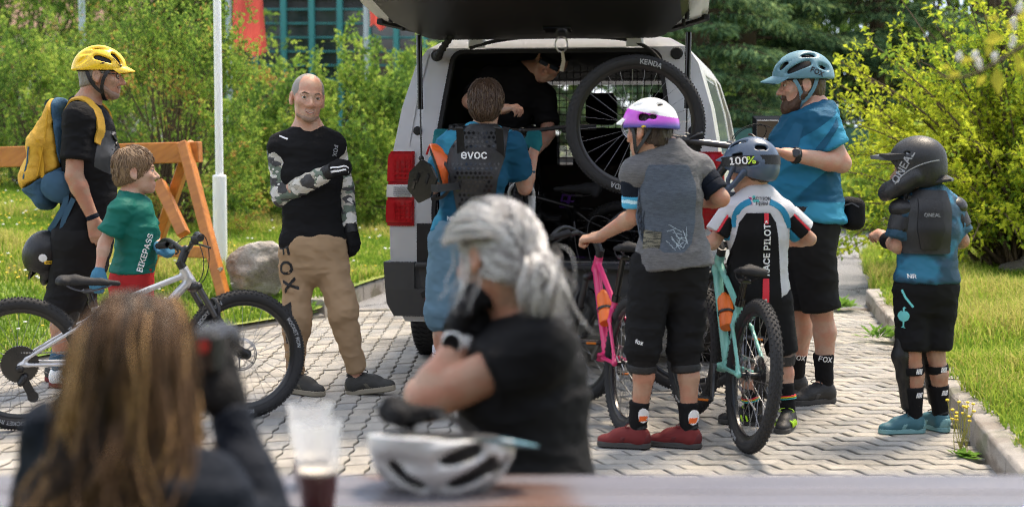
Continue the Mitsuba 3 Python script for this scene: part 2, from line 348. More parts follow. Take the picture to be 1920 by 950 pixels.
for i, (x, y, a) in enumerate(spots):
    z = rng.normal(0, 0.0015); R = rotm([0, 0, 1], a + rng.normal(0, 0.5)) @ rotm([1, 0, 0], rng.normal(0, 0.5)) @ rotm([0, 1, 0], rng.normal(0, 0.4)); k = int(rng.choice(4, p=[0.35, 0.3, 0.2, 0.15]))
    M = mtx(R, (x, y, z))
    if i in first: obj('paver', PAVD, f'paver_{k}', pv, M=M)
    elif y > 3: rest[k].append(PAV.vertices @ M[:3, :3].T + M[:3, 3])
for k in range(4):
    nv = len(PAV.vertices); vv = np.vstack(rest[k]); ff = (PAV.faces[None] + (np.arange(len(rest[k])) * nv)[:, None, None]).reshape(-1, 3)
    obj('pavers', trimesh.Trimesh(vv, ff, process=False), f'paver_{k}', pv, smooth=False, kind='stuff')
# kerbs
kb = thing('kerb', kind='structure')
def kerb_stone(a, b, w, h, side, mat_='kerb_concrete', deep=0.2):
    a, b = V(*a, 0), V(*b, 0); t = nrm(b - a); L = np.linalg.norm(b - a) - 0.012; s = np.cross(t, [0, 0, 1]) * side
    prof = [(0, -deep), (0, h - 0.02), (0.008, h - 0.006), (0.022, h), (w - 0.01, h + 0.004), (w, h - 0.01), (w, -deep)]
    n = 9; v = []
    for i in range(n):
        c = a + t * (0.006 + L * i / (n - 1))
        for (u, z) in prof: v.append(c + s * (u + rng.normal(0, 0.0018)) + V(0, 0, z + rng.normal(0, 0.0018)))
    m = len(prof); f = []
    for i in range(n - 1):
        for j in range(m - 1): p = i * m + j; f += [[p, p + m, p + m + 1], [p, p + m + 1, p + 1]]
    for e in (0, (n - 1) * m):
        for j in range(1, m - 1): f.append([e, e + j, e + j + 1])
    M = trimesh.Trimesh(v, f, process=False); trimesh.repair.fix_normals(M); return M
y = 5.2
while y < 12.6:
    obj('kerb_stone', kerb_stone((kx(y), y), (kx(y + 0.98), y + 0.98), 0.17, 0.125 + rng.normal(0, 0.003), 1), 'kerb_concrete', kb, smooth=20); y += 0.98
for p, q in zip([(-1.45, 12.1), (-1.36, 12.75), (-1.265, 13.35), (-1.15, 13.95), (-1.02, 14.7), (-0.85, 15.6), (-0.66, 16.6)], [(-1.36, 12.75), (-1.265, 13.35), (-1.15, 13.95), (-1.02, 14.7), (-0.85, 15.6), (-0.66, 16.6), (-0.48, 17.6)]):
    obj('kerb_stone', kerb_stone(p, q, 0.14, 0.13, -1), 'kerb_concrete', kb, smooth=20)
lv = [(-4.2, 7.8)] + [tuple(e) for e in EDGE[1:6]]
for p, q in zip(lv[:-1], lv[1:]):
    n_ = max(1, int(round(np.hypot(q[0] - p[0], q[1] - p[1]) / 0.9)))
    for i in range(n_):
        a = np.array(p) + (np.array(q) - p) * i / n_; b = np.array(p) + (np.array(q) - p) * (i + 1) / n_
        obj('kerb_stone', kerb_stone(a, b, 0.08, 0.03, -1), 'kerb_concrete', kb, smooth=20)
for i in range(14):
    a, b = (-1.3 + i * 0.3, 12.6), (-1.0 + i * 0.3, 12.6)
    obj('kerb_stone', kerb_stone(a, b, 0.05, 0.003, -1), 'kerb_concrete', kb, smooth=20)
# grass
leafmat('blade_green', (0.30, 0.40, 0.055), 0.9, 0.5); leafmat('blade_yellow', (0.46, 0.44, 0.13), 0.9, 0.5); leafmat('blade_dark', (0.16, 0.27, 0.035), 0.9, 0.5)
mat('petal_yellow', (0.75, 0.55, 0.03), 0.6); mat('petal_white', (0.8, 0.8, 0.75), 0.6)
def blades(P, h, w, lean=0.5, seed=1):
    r = np.random.default_rng(seed); n = len(P); a = r.uniform(0, 2 * math.pi, n); d = np.stack([np.cos(a), np.sin(a), 0 * a], 1); s = np.stack([-np.sin(a), np.cos(a), 0 * a], 1)
    h = np.broadcast_to(h, n) * r.uniform(0.5, 1.25, n); l = (r.uniform(0.1, 1, n) * lean * h)[:, None]; w = (w * r.uniform(0.7, 1.3, n))[:, None]; z = np.zeros((n, 3)); z[:, 2] = h
    v = np.stack([P - s * w / 2, P + s * w / 2, P + z * 0.55 + d * l * 0.35 + s * w * 0.4, P + z * 0.55 + d * l * 0.35 - s * w * 0.4, P + z * (1 - 0.25 * l / np.maximum(h[:, None], 1e-6)) + d * l], 1).reshape(-1, 3)
    b = (np.arange(n) * 5)[:, None]; f = np.vstack([b + [0, 1, 2], b + [0, 2, 3], b + [3, 2, 4]]); return trimesh.Trimesh(v, f, process=False)
def scatter(n, x0, x1, y0, y1, keep, zf, pw=1.0):
    u = rng.uniform(0, 1, n) ** pw; y = y0 + (y1 - y0) * u; x = rng.uniform(x0, x1, n); k = keep(x, y); x, y = x[k], y[k]; px = x / y * F + 960; k = (px > -420) & (px < 2340); x, y = x[k], y[k]
    return np.stack([x, y, zf(x, y)], 1)
inl = lambda x, y: x < edge_x(y) - 0.05
gz = thing('grass', 'short green meadow grass with small flowers on the sloping lawn behind the people', 'grass', kind='stuff')
P0 = scatter(430000, -10, 1.5, 8.4, 30, inl, lawn_h, 1.4); cl = meshkit.fbm(P0 * [0.9, 0.9, 0], 3, 7); cl2 = meshkit.fbm(P0 * [3, 3, 0], 2, 17)
kk = rng.uniform(0, 1, len(P0)) < 0.25 + 0.9 * cl2; P0, cl, cl2 = P0[kk], cl[kk], cl2[kk]
hh = 0.05 + 0.10 * np.clip((cl - 0.35) * 2.5, 0, 1.2); sel = cl + rng.normal(0, 0.13, len(cl))
for nm, k, sd in (('blade_dark', sel < 0.44, 1), ('blade_green', (sel >= 0.44) & (sel < 0.60), 2), ('blade_yellow', sel >= 0.60, 3)):
    obj('blades', blades(P0[k], hh[k], 0.008 + 0.0004 * P0[k][:, 1], 0.8, sd), nm, gz, smooth=False, kind='stuff')
def dots(P, r, m, parent, name):
    t = trimesh.creation.icosphere(0, r); v = (t.vertices[None] * [1, 1, 0.5] + P[:, None]).reshape(-1, 3); f = (t.faces[None] + (np.arange(len(P)) * len(t.vertices))[:, None, None]).reshape(-1, 3)
    obj(name, trimesh.Trimesh(v, f, process=False), m, parent, smooth=True, kind='stuff')
D0 = scatter(2600, -8, 1, 9, 26, inl, lawn_h) + [0, 0, 0.1]; pk = meshkit.fbm(D0 * [0.8, 0.8, 0], 3, 9) > 0.45
dots(D0[pk], 0.012, 'petal_yellow', gz, 'yellow_flowers'); dots(scatter(500, -8, 1, 9, 24, inl, lawn_h) + [0, 0, 0.11], 0.014, 'petal_white', gz, 'white_flowers')
g2 = thing('grass', 'longer half dry grass growing over the kerb on the right verge', 'grass', kind='stuff')
vz = lambda x, y: 0.10 + 0.05 * np.clip(x - kx(y) - 0.2, 0, 3) - 0.11 * np.clip((y - 14.5) / 3, 0, 1)
P1 = scatter(360000, 1.5, 8.5, 5.0, 24, lambda x, y: verge_in(x + 0.03 + 0.1 * meshkit.noise(np.stack([x * 2, y * 5, x * 0], -1), 8), y), vz, 1.5); cl = meshkit.fbm(P1 * [1.1, 1.1, 0], 3, 21)
hh = 0.07 + 0.16 * np.clip((cl - 0.3) * 2, 0, 1); sel = cl + rng.normal(0, 0.16, len(cl))
for nm, k, sd in (('blade_dark', sel < 0.36, 4), ('blade_green', (sel >= 0.36) & (sel < 0.62), 5), ('blade_yellow', sel >= 0.62, 6)):
    obj('blades', blades(P1[k], hh[k], 0.006 + 0.0003 * P1[k][:, 1], 1.1, sd), nm, g2, smooth=False, kind='stuff')
# weeds at the kerb foot and at the pavement's end
leafmat('weed_leaf', (0.16, 0.30, 0.05), 0.7, 0.45)
def leaf_fan(c, n, L, w, up, seed):
    r = np.random.default_rng(seed); out = []
    for i in range(n):
        a = r.uniform(0, 2 * math.pi); d = nrm([math.cos(a), math.sin(a), r.uniform(0.1, up)]); s = nrm(np.cross(d, [0, 0, 1])); l = L * r.uniform(0.6, 1.2); c0 = np.asarray(c) + r.normal(0, L * 0.25, 3) * [1, 1, 0]
        m = c0 + d * l * 0.55; e = c0 + d * l - V(0, 0, l * 0.15); out.append(trimesh.Trimesh([c0, m + s * w / 2 - V(0, 0, w * .15), e, m - s * w / 2 - V(0, 0, w * .15), m], [[0, 1, 4], [1, 2, 4], [2, 3, 4], [3, 0, 4]], process=False))
    return cat(out)
wd = thing('weed', 'yellow flowering weed clump growing at the foot of the right kerb', 'weed')
wc = V(kx(6.75) - 0.07, 6.75, 0.0)
obj('leaves', leaf_fan(wc, 34, 0.07, 0.03, 0.9, 3), 'weed_leaf', wd, smooth=False)
st, fl = [], []
for i in range(16):
    e = wc + rng.normal(0, 0.035, 3) * [1, 1.6, 0] + V(0.0, 0.10, rng.uniform(0.13, 0.24)); st.append(sweep(curve([wc + V(0, 0.08, 0) + rng.normal(0, 0.015, 3), (wc + e) / 2 + rng.normal(0, 0.01, 3) + V(0, 0.05, 0), e], 6), 0.0018, 4)); fl.append(e)
obj('stems', cat(st), 'blade_yellow', wd, smooth=True)
t = trimesh.creation.icosphere(1, 0.009); fd = mikit.ply(t, 'petal_yellow', True)
for e in fl: obj('flower', fd, 'petal_yellow', wd, M=mtx(np.diag([1, 1, .6]), e))
for (x, y, l, n, sd) in ((2.62, 12.5, 'broad leaved weed sprouting where the right kerb meets the asphalt', 60, 5), (2.47, 10.6, 'small grassy weed in the gutter behind the boy in the full face helmet', 30, 6), (-1.62, 11.95, 'leafy weed spilling over the left kerb behind the man in tan trousers', 60, 7)):
    w2 = thing('weed', l, 'weed'); obj('leaves', leaf_fan((x, y, 0.03), n, 0.16, 0.035, 1.2, sd), 'weed_leaf', w2, smooth=False)
# ------------------------------------------------------------------ the van
mat('van_paint', (0.50, 0.51, 0.52), 0.28, clearcoat=0.8, clearcoat_gloss=0.9); mat('van_lining', (0.016, 0.016, 0.017), 0.85)
mat('bumper_grey', (0.05, 0.052, 0.054), 0.5); mat('light_red', (0.30, 0.004, 0.008), 0.12, clearcoat=1.0, clearcoat_gloss=0.95); mat('light_clear', (0.62, 0.6, 0.58), 0.12, clearcoat=1.0)
mat('side_glass', (0.10, 0.115, 0.12), .05, specular=.8); mat('lens_red', (0.42, 0.010, 0.014), .08, clearcoat=1.0, clearcoat_gloss=.97); mat('light_ribs', (0.40, 0.008, 0.012), 0.2); mat('beige_strap', (0.5, 0.45, 0.36), 0.9); mat('mirror', (0.85, 0.86, 0.88), 0.03, 1.0)
scene['pane'] = {'type': 'thindielectric', 'int_ior': 1.5}
scene['tinted_pane'] = {'type': 'twosided', 'bsdf': prin((0.03, 0.04, 0.042), 0.04, specular=0.8)}
VR = rotm([0, 0, 1], -9.5); VM = mtx(VR, (0.233, 9.06, 0))
def vl(m): return moved(m, VM)
def vp(x, y, z): return VR @ V(x, y, z) + VM[:3, 3]
van = thing('van', 'white panel van parked with its tailgate raised over the open black load bay', 'van')
half = [(.88, .30), (.945, .42), (.962, .70), (.965, .95), (.955, 1.25), (.90, 1.55), (.825, 1.80), (.76, 1.895), (.66, 1.95), (.45, 1.98), (.0, 1.99)]
SEC = CrossSection([[(x, z) for x, z in half] + [(-x, z) for x, z in half[:-1][::-1]]])
side = [(.03, .30), (.0, .5), (.0, .9), (.02, 1.3), (.06, 1.6), (.12, 1.9), (.18, 1.97), (.32, 1.995), (3.0, 1.97), (3.4, 1.90), (3.62, 1.80), (4.30, 1.16), (4.8, 1.02), (4.96, .85), (4.98, .45), (4.92, .30)]
SID = CrossSection([side]) if CrossSection([side]).area() > 0 else CrossSection([side[::-1]])
if SEC.area() <= 0: SEC = CrossSection([[(-x, z) for x, z in half] + [(x, z) for x, z in half[:-1][::-1]]])
def along_y(cs, y0, y1): return cs.extrude(y1 - y0).rotate((90, 0, 0)).translate((0, y1, 0))
def along_x(cs, x0, x1):                                       # cs in (y, z)
    return cs.extrude(x1 - x0).rotate((90, 0, 0)).rotate((0, 0, 90)).translate((x0, 0, 0))
def solid(o): return along_y(SEC.offset(o, m3.JoinType.Round, circular_segments=16), -0.2, 5.2) ^ along_x(SID.offset(o, m3.JoinType.Round, circular_segments=16), -1.3, 1.3)
def mbox(x0, x1, y0, y1, z0, z1): return Manifold.cube((x1 - x0, y1 - y0, z1 - z0)).translate((x0, y0, z0))
def mcyl_x(y, z, r, x0, x1): return Manifold.cylinder(x1 - x0, r, r, 40).rotate((0, 90, 0)).translate((x0, y, z))
rear_open = CrossSection([[(-.685, .64), (.685, .64), (.70, .95), (.675, 1.4), (.60, 1.88), (-.60, 1.88), (-.675, 1.4), (-.70, .95)]]).offset(-.07, m3.JoinType.Round).offset(.07, m3.JoinType.Round, circular_segments=24)
cav = along_y(SEC.offset(-.07, m3.JoinType.Miter), -.2, 4.15) ^ along_x(SID.offset(-.07, m3.JoinType.Miter), -1.2, 1.2) ^ mbox(-1.2, 1.2, .1, 4.2, .62, 2.2)
shell = solid(0) - cav - along_y(rear_open, -.5, .5)
for yw in (.82, 4.02):
    for s in (-1, 1): shell -= mcyl_x(yw, .34, .40, min(s * .62, s * 1.2), max(s * .62, s * 1.2))
doorwin = CrossSection([[(2.62, 1.17), (3.98, 1.17), (3.62, 1.55), (3.34, 1.78), (2.66, 1.80)]]).offset(-.04, m3.JoinType.Round).offset(.04, m3.JoinType.Round)
shell -= along_x(doorwin, -1.3, 1.3)
for s in (-1, 1): shell -= Manifold.hull(Manifold.cube((.010, .10, .01), True).translate((s * .845, .02, 1.33)) + Manifold.cube((.010, .10, .01), True).translate((s * .80, .06, 1.62)) + Manifold.cube((.010, .12, .01), True).translate((s * .745, .11, 1.86))) ^ (solid(.02) - solid(-.010))
wscreen = mbox(-.70, .70, 3.3, 4.6, 1.22, 1.80)
shell -= wscreen
# pressed recesses of the side panel and the door gaps
for s in (-1, 1):
    shell -= (along_x(CrossSection([[(.55, 1.22), (2.45, 1.22), (2.42, 1.78), (.66, 1.76)]]).offset(-.05, m3.JoinType.Round).offset(.05, m3.JoinType.Round), -1.3, 1.3) ^ (solid(.02) - solid(-.012)))
    for yy in (1.02, 2.52, 3.72): shell -= mbox(min(s * .5, s * 1.2), max(s * .5, s * 1.2), yy, yy + .008, .45, 1.9) ^ (solid(.02) - solid(-.008))
obj('body', vl(tm(shell)), 'van_paint', van, smooth=25)
lin = (along_y(SEC.offset(-.074, m3.JoinType.Miter), .13, 4.1) ^ along_x(SID.offset(-.074, m3.JoinType.Miter), -1.2, 1.2) ^ mbox(-1.2, 1.2, .13, 4.2, .625, 2.2)) - (along_y(SEC.offset(-.09, m3.JoinType.Miter), 0, 4.2) ^ along_x(SID.offset(-.09, m3.JoinType.Miter), -1.2, 1.2) ^ mbox(-1.2, 1.2, -.3, 4.2, .645, 2.2)) - along_x(doorwin, -1.3, 1.3) - mbox(-.72, .72, 3.2, 4.7, 1.2, 1.82) - along_y(rear_open, -.5, .7)
obj('lining', vl(tm(lin)), 'van_lining', van, smooth=25)
jam = along_y(rear_open.offset(.055, m3.JoinType.Round), .0, .1) - along_y(rear_open.offset(-.0, m3.JoinType.Round), -.3, .3)
seal = along_y(rear_open.offset(.012, m3.JoinType.Round), -.5, .16) - along_y(rear_open.offset(-.012, m3.JoinType.Round), -.6, .3)
seal = seal ^ (solid(.016) - solid(-.03))
obj('door_seal', vl(tm(seal)), 'black_rubber', van, smooth=25)
for s in (-1, 1):
    jt = mbox(min(s * .69, s * .80), max(s * .69, s * .80), -.1, .3, .645, .88) ^ (solid(.006) - solid(-.02)); obj('jamb_trim', vl(tm(jt)), 'black_plastic', van, smooth=25)
    def corner(o, z0, z1, x0=.815, y1=.17): return vl(tm((solid(o) - solid(-.03)) ^ mbox(min(s * x0, s * 1.2), max(s * x0, s * 1.2), -.1, y1, z0, z1)))
    k = obj('tail_light', corner(.012, .865, 1.30), 'light_red', van, smooth=25)
    for z0, z1 in ((1.125, 1.285), (.885, 1.015)):
        obj('red_lens', corner(.018, z0, z1, .826, .15), 'lens_red', k, smooth=25); obj('reflector_rib', vl(cat([box(.11, .006, .008, (s * .885, -.0205, z)) for z in np.arange(z0 + .02, z1 - .01, .026)] + [box(.006, .006, z1 - z0 - .02, (s * (.84 + .03 * i), -.0205, (z0 + z1) / 2)) for i in range(4)])), 'light_ribs', k, smooth=False, kind='stuff')
    rl = obj('reversing_light', corner(.018, 1.033, 1.107, .826, .12), 'light_clear', k, smooth=25); obj('lens_rib', vl(cat([box(.10, .006, .006, (s * .885, -.0205, z)) for z in np.arange(1.042, 1.10, .012)])), 'grey_print', rl, smooth=False, kind='stuff')
    wp = CrossSection([[(.62, 1.25), (2.40, 1.25), (2.37, 1.745), (.72, 1.73)]]).offset(-.05, m3.JoinType.Round).offset(.05, m3.JoinType.Round); obj('side_glass', vl(tm((along_x(wp, 0, 1.3) if s > 0 else along_x(wp, -1.3, 0)) ^ (solid(-.004) - solid(-.0119)))), 'side_glass', van, smooth=25)
    for yw in (.82, 4.02):
        w = np.array([(.205, -.105), (.30, -.108), (.318, -.10), (.328, -.085), (.332, -.06), (.334, .06), (.328, .085), (.318, .10), (.30, .108), (.205, .105)])
        k = obj('wheel', vl(moved(lathe(w, 48), mtx(frame3(x=(0, 1, 0), z=(1, 0, 0)), (s * .86, yw, .334)))), 'black_rubber', van)
        gr = [cyl((s * .86 + q - .002, yw + .3345 * math.cos(t), .334 + .3345 * math.sin(t)), (s * .86 + q + .045, yw + .3345 * math.cos(t + .05), .334 + .3345 * math.sin(t + .05)), .0035, 4) for q in (-.095, -.045, .01, .055) for t in np.arange(0, 2 * math.pi, .11)]
        obj('tread', vl(cat(gr)), 'black_gloss', k, smooth=False, kind='stuff')
        obj('rim', vl(moved(lathe([(.02, .07), (.09, .075), (.17, .06), (.205, .10), (.205, -.10), (.02, -.1)], 32), mtx(frame3(x=(0, 1, 0), z=(s, 0, 0)), (s * .86, yw, .334)))), 'metal', k)
bump = ((solid(.035) - solid(-.02)) ^ mbox(-1.2, 1.2, -.2, .45, .335, .655)) - mbox(-.81, .81, -.3, -.012, .5, .70)
for s in (-1, 1): bump -= mcyl_x(.82, .34, .44, min(s * .5, s * 1.2), max(s * .5, s * 1.2))
bk = obj('bumper', vl(tm(bump)), 'bumper_grey', van, smooth=25)
obj('step_plate', vl(box(1.6, .12, .03, (0, -.01, .64), bev=.008)), 'dark_grey', van); obj('sill_strip', vl(box(1.36, .05, .012, (0, .07, .662), bev=.003)), 'metal', van)
for s in (-1, 1): obj('reflector', vl(box(.09, .012, .045, (s * .70, -.040, .43), bev=.004)), 'light_red', bk)
obj('tow_eye_cover', vl(moved(lathe([(0, .004), (.018, .004), (.022, 0), (.022, -.01), (0, -.01)], 20), mtx(frame3(x=(1, 0, 0), z=(0, -1, 0)), (-.75, -.036, .47)))), 'black_plastic', bk)
# tailgate
GA = math.radians(12); GR = frame3(x=(1, 0, 0), y=(0, -math.cos(GA), math.sin(GA))) ; GM = mtx(GR, (-.05, .13, 1.985))
def gate(m): return vl(moved(m, GM))                             # gate plane: x across, y away from the hinge, z down and in (towards the ground)
out_ = [(.62, 0), (.80, .05), (.935, .27), (.955, .55), (.95, 1.15), (.87, 1.36)]; gp = [(x, y) for x, y in out_] + [(-x, y) for x, y in out_[::-1]]
tg = obj('tailgate', gate(tm(CrossSection([gp]).offset(-.03, m3.JoinType.Round).offset(.03, m3.JoinType.Round).extrude(.04).translate((0, 0, -.055)) + CrossSection([gp]).offset(-.035, m3.JoinType.Round).extrude(.012).translate((0, 0, -.015)))), 'van_paint', van, smooth=25)
inn = [(.645, .045), (.72, .12), (.84, .45), (.855, 1.0), (.78, 1.25)]; ip = [(x, y) for x, y in inn] + [(-x, y) for x, y in inn[::-1]]
pan = CrossSection([ip]).offset(-.05, m3.JoinType.Round).offset(.05, m3.JoinType.Round); pn = Manifold.hull(pan.extrude(.005) + pan.offset(-.035, m3.JoinType.Round).extrude(.004).translate((0, 0, .055)))
obj('inner_panel', gate(tm(pn)), 'black_plastic', tg, smooth=25)
obj('pull_recess', gate(box(.16, .10, .02, (.10, .30, .062), bev=.006)), 'black_gloss', tg)
for s in (-1, 1):
    obj('edge_seal', gate(hull(box(.03, .02, .03, (s * .70, .045, -.0)), box(.03, .02, .03, (s * .93, .275, .0)))), 'black_rubber', tg)
    obj('buffer', gate(cyl((s * .83, .42, 0), (s * .83, .42, .05), .013, 12)), 'black_rubber', tg); obj('buffer', gate(cyl((s * .80, .24, 0), (s * .80, .24, .045), .011, 12)), 'black_rubber', tg)
    obj('hinge', vl(hull(box(.10, .02, .05, (s * .46, .10, 1.925)), box(.07, .02, .02, (s * .46, .07, 1.96)))), 'van_paint', van); obj('hinge_bolt', vl(cyl((s * .46, .082, 1.93), (s * .46, .096, 1.93), .012, 6)), 'metal', van)
    a = gate(trimesh.PointCloud([(s * .775 + .05, .16, .05)])).vertices[0]; b = vp(s * .765, -.03, 1.26); m_ = a + (b - a) * .60
    st = obj('gas_strut', cyl(a, m_, .0165, 14), 'black_gloss', van); obj('rod', cyl(m_, b, .005, 8), 'dark_metal', st); obj('ball_joint', trimesh.creation.icosphere(2, .016).apply_translation(b), 'black_plastic', st)
    obj('body_plug', vl(moved(lathe([(0, .004), (.02, .004), (.026, 0), (0, -.01)], 20), mtx(frame3(x=(1, 0, 0), z=(0, -1, 0)), (s * .80, .026, 1.42)))), 'black_rubber', van)
    obj('body_plug', vl(moved(lathe([(0, .01), (.03, .008), (.036, 0), (0, -.02)], 20), mtx(frame3(x=(1, 0, 0), z=(0, -1, 0)), (s * .70, .105, 1.86)))), 'black_rubber', van)
hp = curve([vp(-.70, .10, 1.86), vp(-.66, -.0, 1.87), vp(-.61, -.03, 1.93), vp(-.56, .0, 2.0)], 40); obj('cable_sleeve', sweep(hp, .02 + .003 * np.cos(np.arange(40) * 1.6), 12), 'black_rubber', van)
hk = gate(trimesh.PointCloud([(.10, .12, .055)])).vertices[0]
lp = [hk + V(math.cos(t) * .035, 0, -.045 + math.sin(t) * .045) for t in np.linspace(0, 2 * math.pi, 20)[:-1]]
ps = obj('pull_strap', cat([sweep([hk + V(.005, 0, -.085), hk + V(.012, -.005, -.14), hk + V(.0, -.004, -.20)], [.014, .018, .022], 6, flat=.35)]), 'beige_strap', van); obj('strap_loop', sweep(lp, .005, 8, closed=True), 'metal', ps)
obj('cable', sweep(curve([vp(-.5, .09, 1.90), vp(-.2, .07, 1.955), vp(.2, .07, 1.955), vp(.52, .09, 1.90), vp(.62, .08, 1.80)], 40), .011, 8), 'black_rubber', van)
# bulkhead with wire grille, seats, dash, panes
wy = 2.12; wires = [cyl((x, wy, 1.17), (x, wy, 1.88), .0028, 5) for x in np.arange(-.75, .76, .05)] + [cyl((-.8, wy + .004, z), (.8, wy + .004, z), .0028, 5) for z in np.arange(1.19, 1.88, .05)]
bh = obj('bulkhead', vl(box(1.74, .03, .55, (0, wy, .91))), 'black_plastic', van); obj('wire_grille', vl(cat(wires)), 'black_plastic', bh, smooth=True, kind='stuff')
for x in (-.5, .02, .48):
    k = obj('seat', vl(tm(Manifold.hull(mbox(x - .2, x + .2, 2.35, 2.47, .75, 1.38) + mbox(x - .14, x + .14, 2.33, 2.4, 1.38, 1.45)))), 'van_lining', van); obj('headrest', vl(tm(Manifold.hull(mbox(x - .11, x + .11, 2.34, 2.44, 1.5, 1.64) + mbox(x - .08, x + .08, 2.36, 2.42, 1.47, 1.70)))), 'van_lining', k)
obj('dashboard', vl(tm(Manifold.hull(mbox(-.8, .8, 3.5, 4.1, .8, 1.1) + mbox(-.8, .8, 3.8, 4.1, .8, 1.17)))), 'van_lining', van)
ws = trimesh.Trimesh([vp(-.72, 4.28, 1.17), vp(.72, 4.28, 1.17), vp(.68, 3.60, 1.81), vp(-.68, 3.60, 1.81)], [[0, 1, 2], [0, 2, 3]]); obj('windscreen', ws, 'pane', van, smooth=False)
for s in (-1, 1):
    pts = [(2.6, 1.15), (4.0, 1.15), (3.63, 1.56), (3.35, 1.80), (2.64, 1.82)]; xx = lambda z: np.interp(z, [1.15, 1.25, 1.55, 1.80, 1.9], [.957, .95, .895, .82, .75]) - .025
    obj('door_glass', trimesh.Trimesh([vp(s * xx(z), y, z) for y, z in pts], [[0, 1, 2], [0, 2, 3], [0, 3, 4]]), 'tinted_pane', van, smooth=False)
    hx = s * 1.10; hs = obj('wing_mirror', vl(moved(tm(Manifold.hull(mbox(-.09, .09, 0, .02, -.12, .12) + mbox(-.115, .115, .02, .06, -.15, .15) + mbox(-.07, .07, .06, .13, -.11, .11))), mtx(rotm([0, 0, 1], s * 7), (hx + s * .10, 3.55, 1.40)))), 'black_gloss', van)
    obj('mirror_glass', vl(moved(box(.17, .006, .23, bev=.002), mtx(rotm([0, 0, 1], s * 7), (hx + s * .10, 3.545, 1.40)))), 'mirror', hs); obj('arm', vl(box(.2, .06, .05, (s * 1.0, 3.6, 1.27), bev=.01)), 'black_plastic', hs)
    obj('door_handle', vl(box(.03, .2, .035, (s * .965, 2.75, 1.02), bev=.01)), 'van_paint', van)
# ------------------------------------------------------------------ plants and background
leafmat('leaf_mid', (0.23, 0.36, 0.06), 0.9, 0.45); leafmat('leaf_light', (0.38, 0.48, 0.09), 1.0, 0.45); leafmat('leaf_deep', (0.11, 0.20, 0.045), 0.8, 0.45); leafmat('leaf_red', (0.42, 0.27, 0.08), 0.8, 0.5)
leafmat('leaf_lime', (0.50, 0.56, 0.05), 1.2, 0.4); leafmat('leaf_lime2', (0.36, 0.47, 0.045), 1.1, 0.4)
mat('bark', (0.10, 0.07, 0.045), 0.9); mat('bark_grey', (0.16, 0.14, 0.12), 0.9)
def leaves(P, D, L, W, seed=0, droop=0.2):
    """folded four-triangle leaves at P pointing along D"""
    r = np.random.default_rng(seed); n = len(P); D = D / np.maximum(np.linalg.norm(D, axis=1, keepdims=True), 1e-9)
    up = r.normal(0, .6, (n, 3)) + [0, 0, 1]; S = np.cross(D, up); S /= np.maximum(np.linalg.norm(S, axis=1, keepdims=True), 1e-9); N = np.cross(S, D)
    l = (L * r.uniform(.6, 1.25, n))[:, None]; w = (W * r.uniform(.7, 1.2, n))[:, None]
    m = P + D * l * .5; v = np.stack([P, m + S * w / 2 + N * w * .2, P + D * l - N * l * droop, m - S * w / 2 + N * w * .2, m], 1).reshape(-1, 3); b = (np.arange(n) * 5)[:, None]
    return trimesh.Trimesh(v, np.vstack([b + [0, 1, 4], b + [1, 2, 4], b + [2, 3, 4], b + [3, 0, 4]]), process=False)
def shrub(name, label, c, w, dpt, h, n, mats, leaf=(.07, .035), seed=0, group=None, clumps=70, stems=9, low=0.02, category='shrub', sprout=None, bark='bark'):
    """stems that branch; twigs end in clumps of leaves spread over an uneven crown"""
    r = np.random.default_rng(seed); t = thing(name, label, category, group); c = np.asarray(c, float); tips, paths = [], []
    for i in range(clumps):
        a = r.uniform(0, 2 * math.pi); e = r.uniform(low, 1.0); q = math.sqrt(max(1 - (max(e - .35, 0) / .68) ** 2, .03)) * r.uniform(.55, 1.08) * (0.75 + 0.35 * e if e < .35 else 1)
        tips.append(c + V(math.cos(a) * q * w / 2, math.sin(a) * q * dpt / 2, e * h * r.uniform(.92, 1.06)))
    tips = np.array(tips); st = [c + V(r.normal(0, w * .06), r.normal(0, dpt * .06), -.05) for _ in range(stems)]
    P, D = [], []; per = n // clumps
    for p in tips:
        s = st[r.integers(stems)]; m = s + (p - s) * .5 + V(*r.normal(0, w * .03, 2), h * .08); cv = curve([s, m, p], 9); paths.append(sweep(cv, np.linspace(.016, .004, 9) * (h / 1.8), 5)); d0 = nrm(cv[-1] - cv[-3])
        k = int(per * r.uniform(.5, 1.5)); sub = 6; R_ = (w + dpt + h) / 3 * .19
        for j in range(sub):
            o = p + r.normal(0, R_ * .55, 3); d1 = nrm(d0 * .7 + r.normal(0, .55, 3) + V(0, 0, .35)); L_ = R_ * r.uniform(.7, 1.5); kk = k // sub; u = r.uniform(0, 1, kk)
            paths.append(sweep([o, o + d1 * L_ * .5, o + d1 * L_ - V(0, 0, L_ * .05)], [.004, .003, .0015], 3))
            P.append(o + d1 * (u * L_)[:, None] + r.normal(0, leaf[0] * .35, (kk, 3))); D.append(d1 * .6 + r.normal(0, .8, (kk, 3)) + [0, 0, .1])
    P, D = np.vstack(P), np.vstack(D); obj('branches', cat(paths), bark, t, smooth=True, kind='stuff')
    pick = meshkit.fbm(P * 1.6, 3, seed) + r.normal(0, .12, len(P)); q = np.quantile(pick, np.cumsum([m[1] for m in mats])[:-1]); b = np.digitize(pick, q)
    for i, m in enumerate(mats): obj('leaves', leaves(P[b == i], D[b == i], leaf[0], leaf[1], seed + i), m[0], t, smooth=False, kind='stuff')
    return t
def on_lawn(px, d): x = (px - 960) / F * d; return V(x, d, float(lawn_h(np.array(x), np.array(d))) - 0.03)
G = 'leafy shrubs behind the lawn'
shrub('shrub', 'dense dark green shrub at the far left edge behind the backpack', on_lawn(70, 22), 2.6, 1.8, 1.75, 16000, [('leaf_deep', .5), ('leaf_mid', .35), ('leaf_light', .15)], seed=11, group=G)
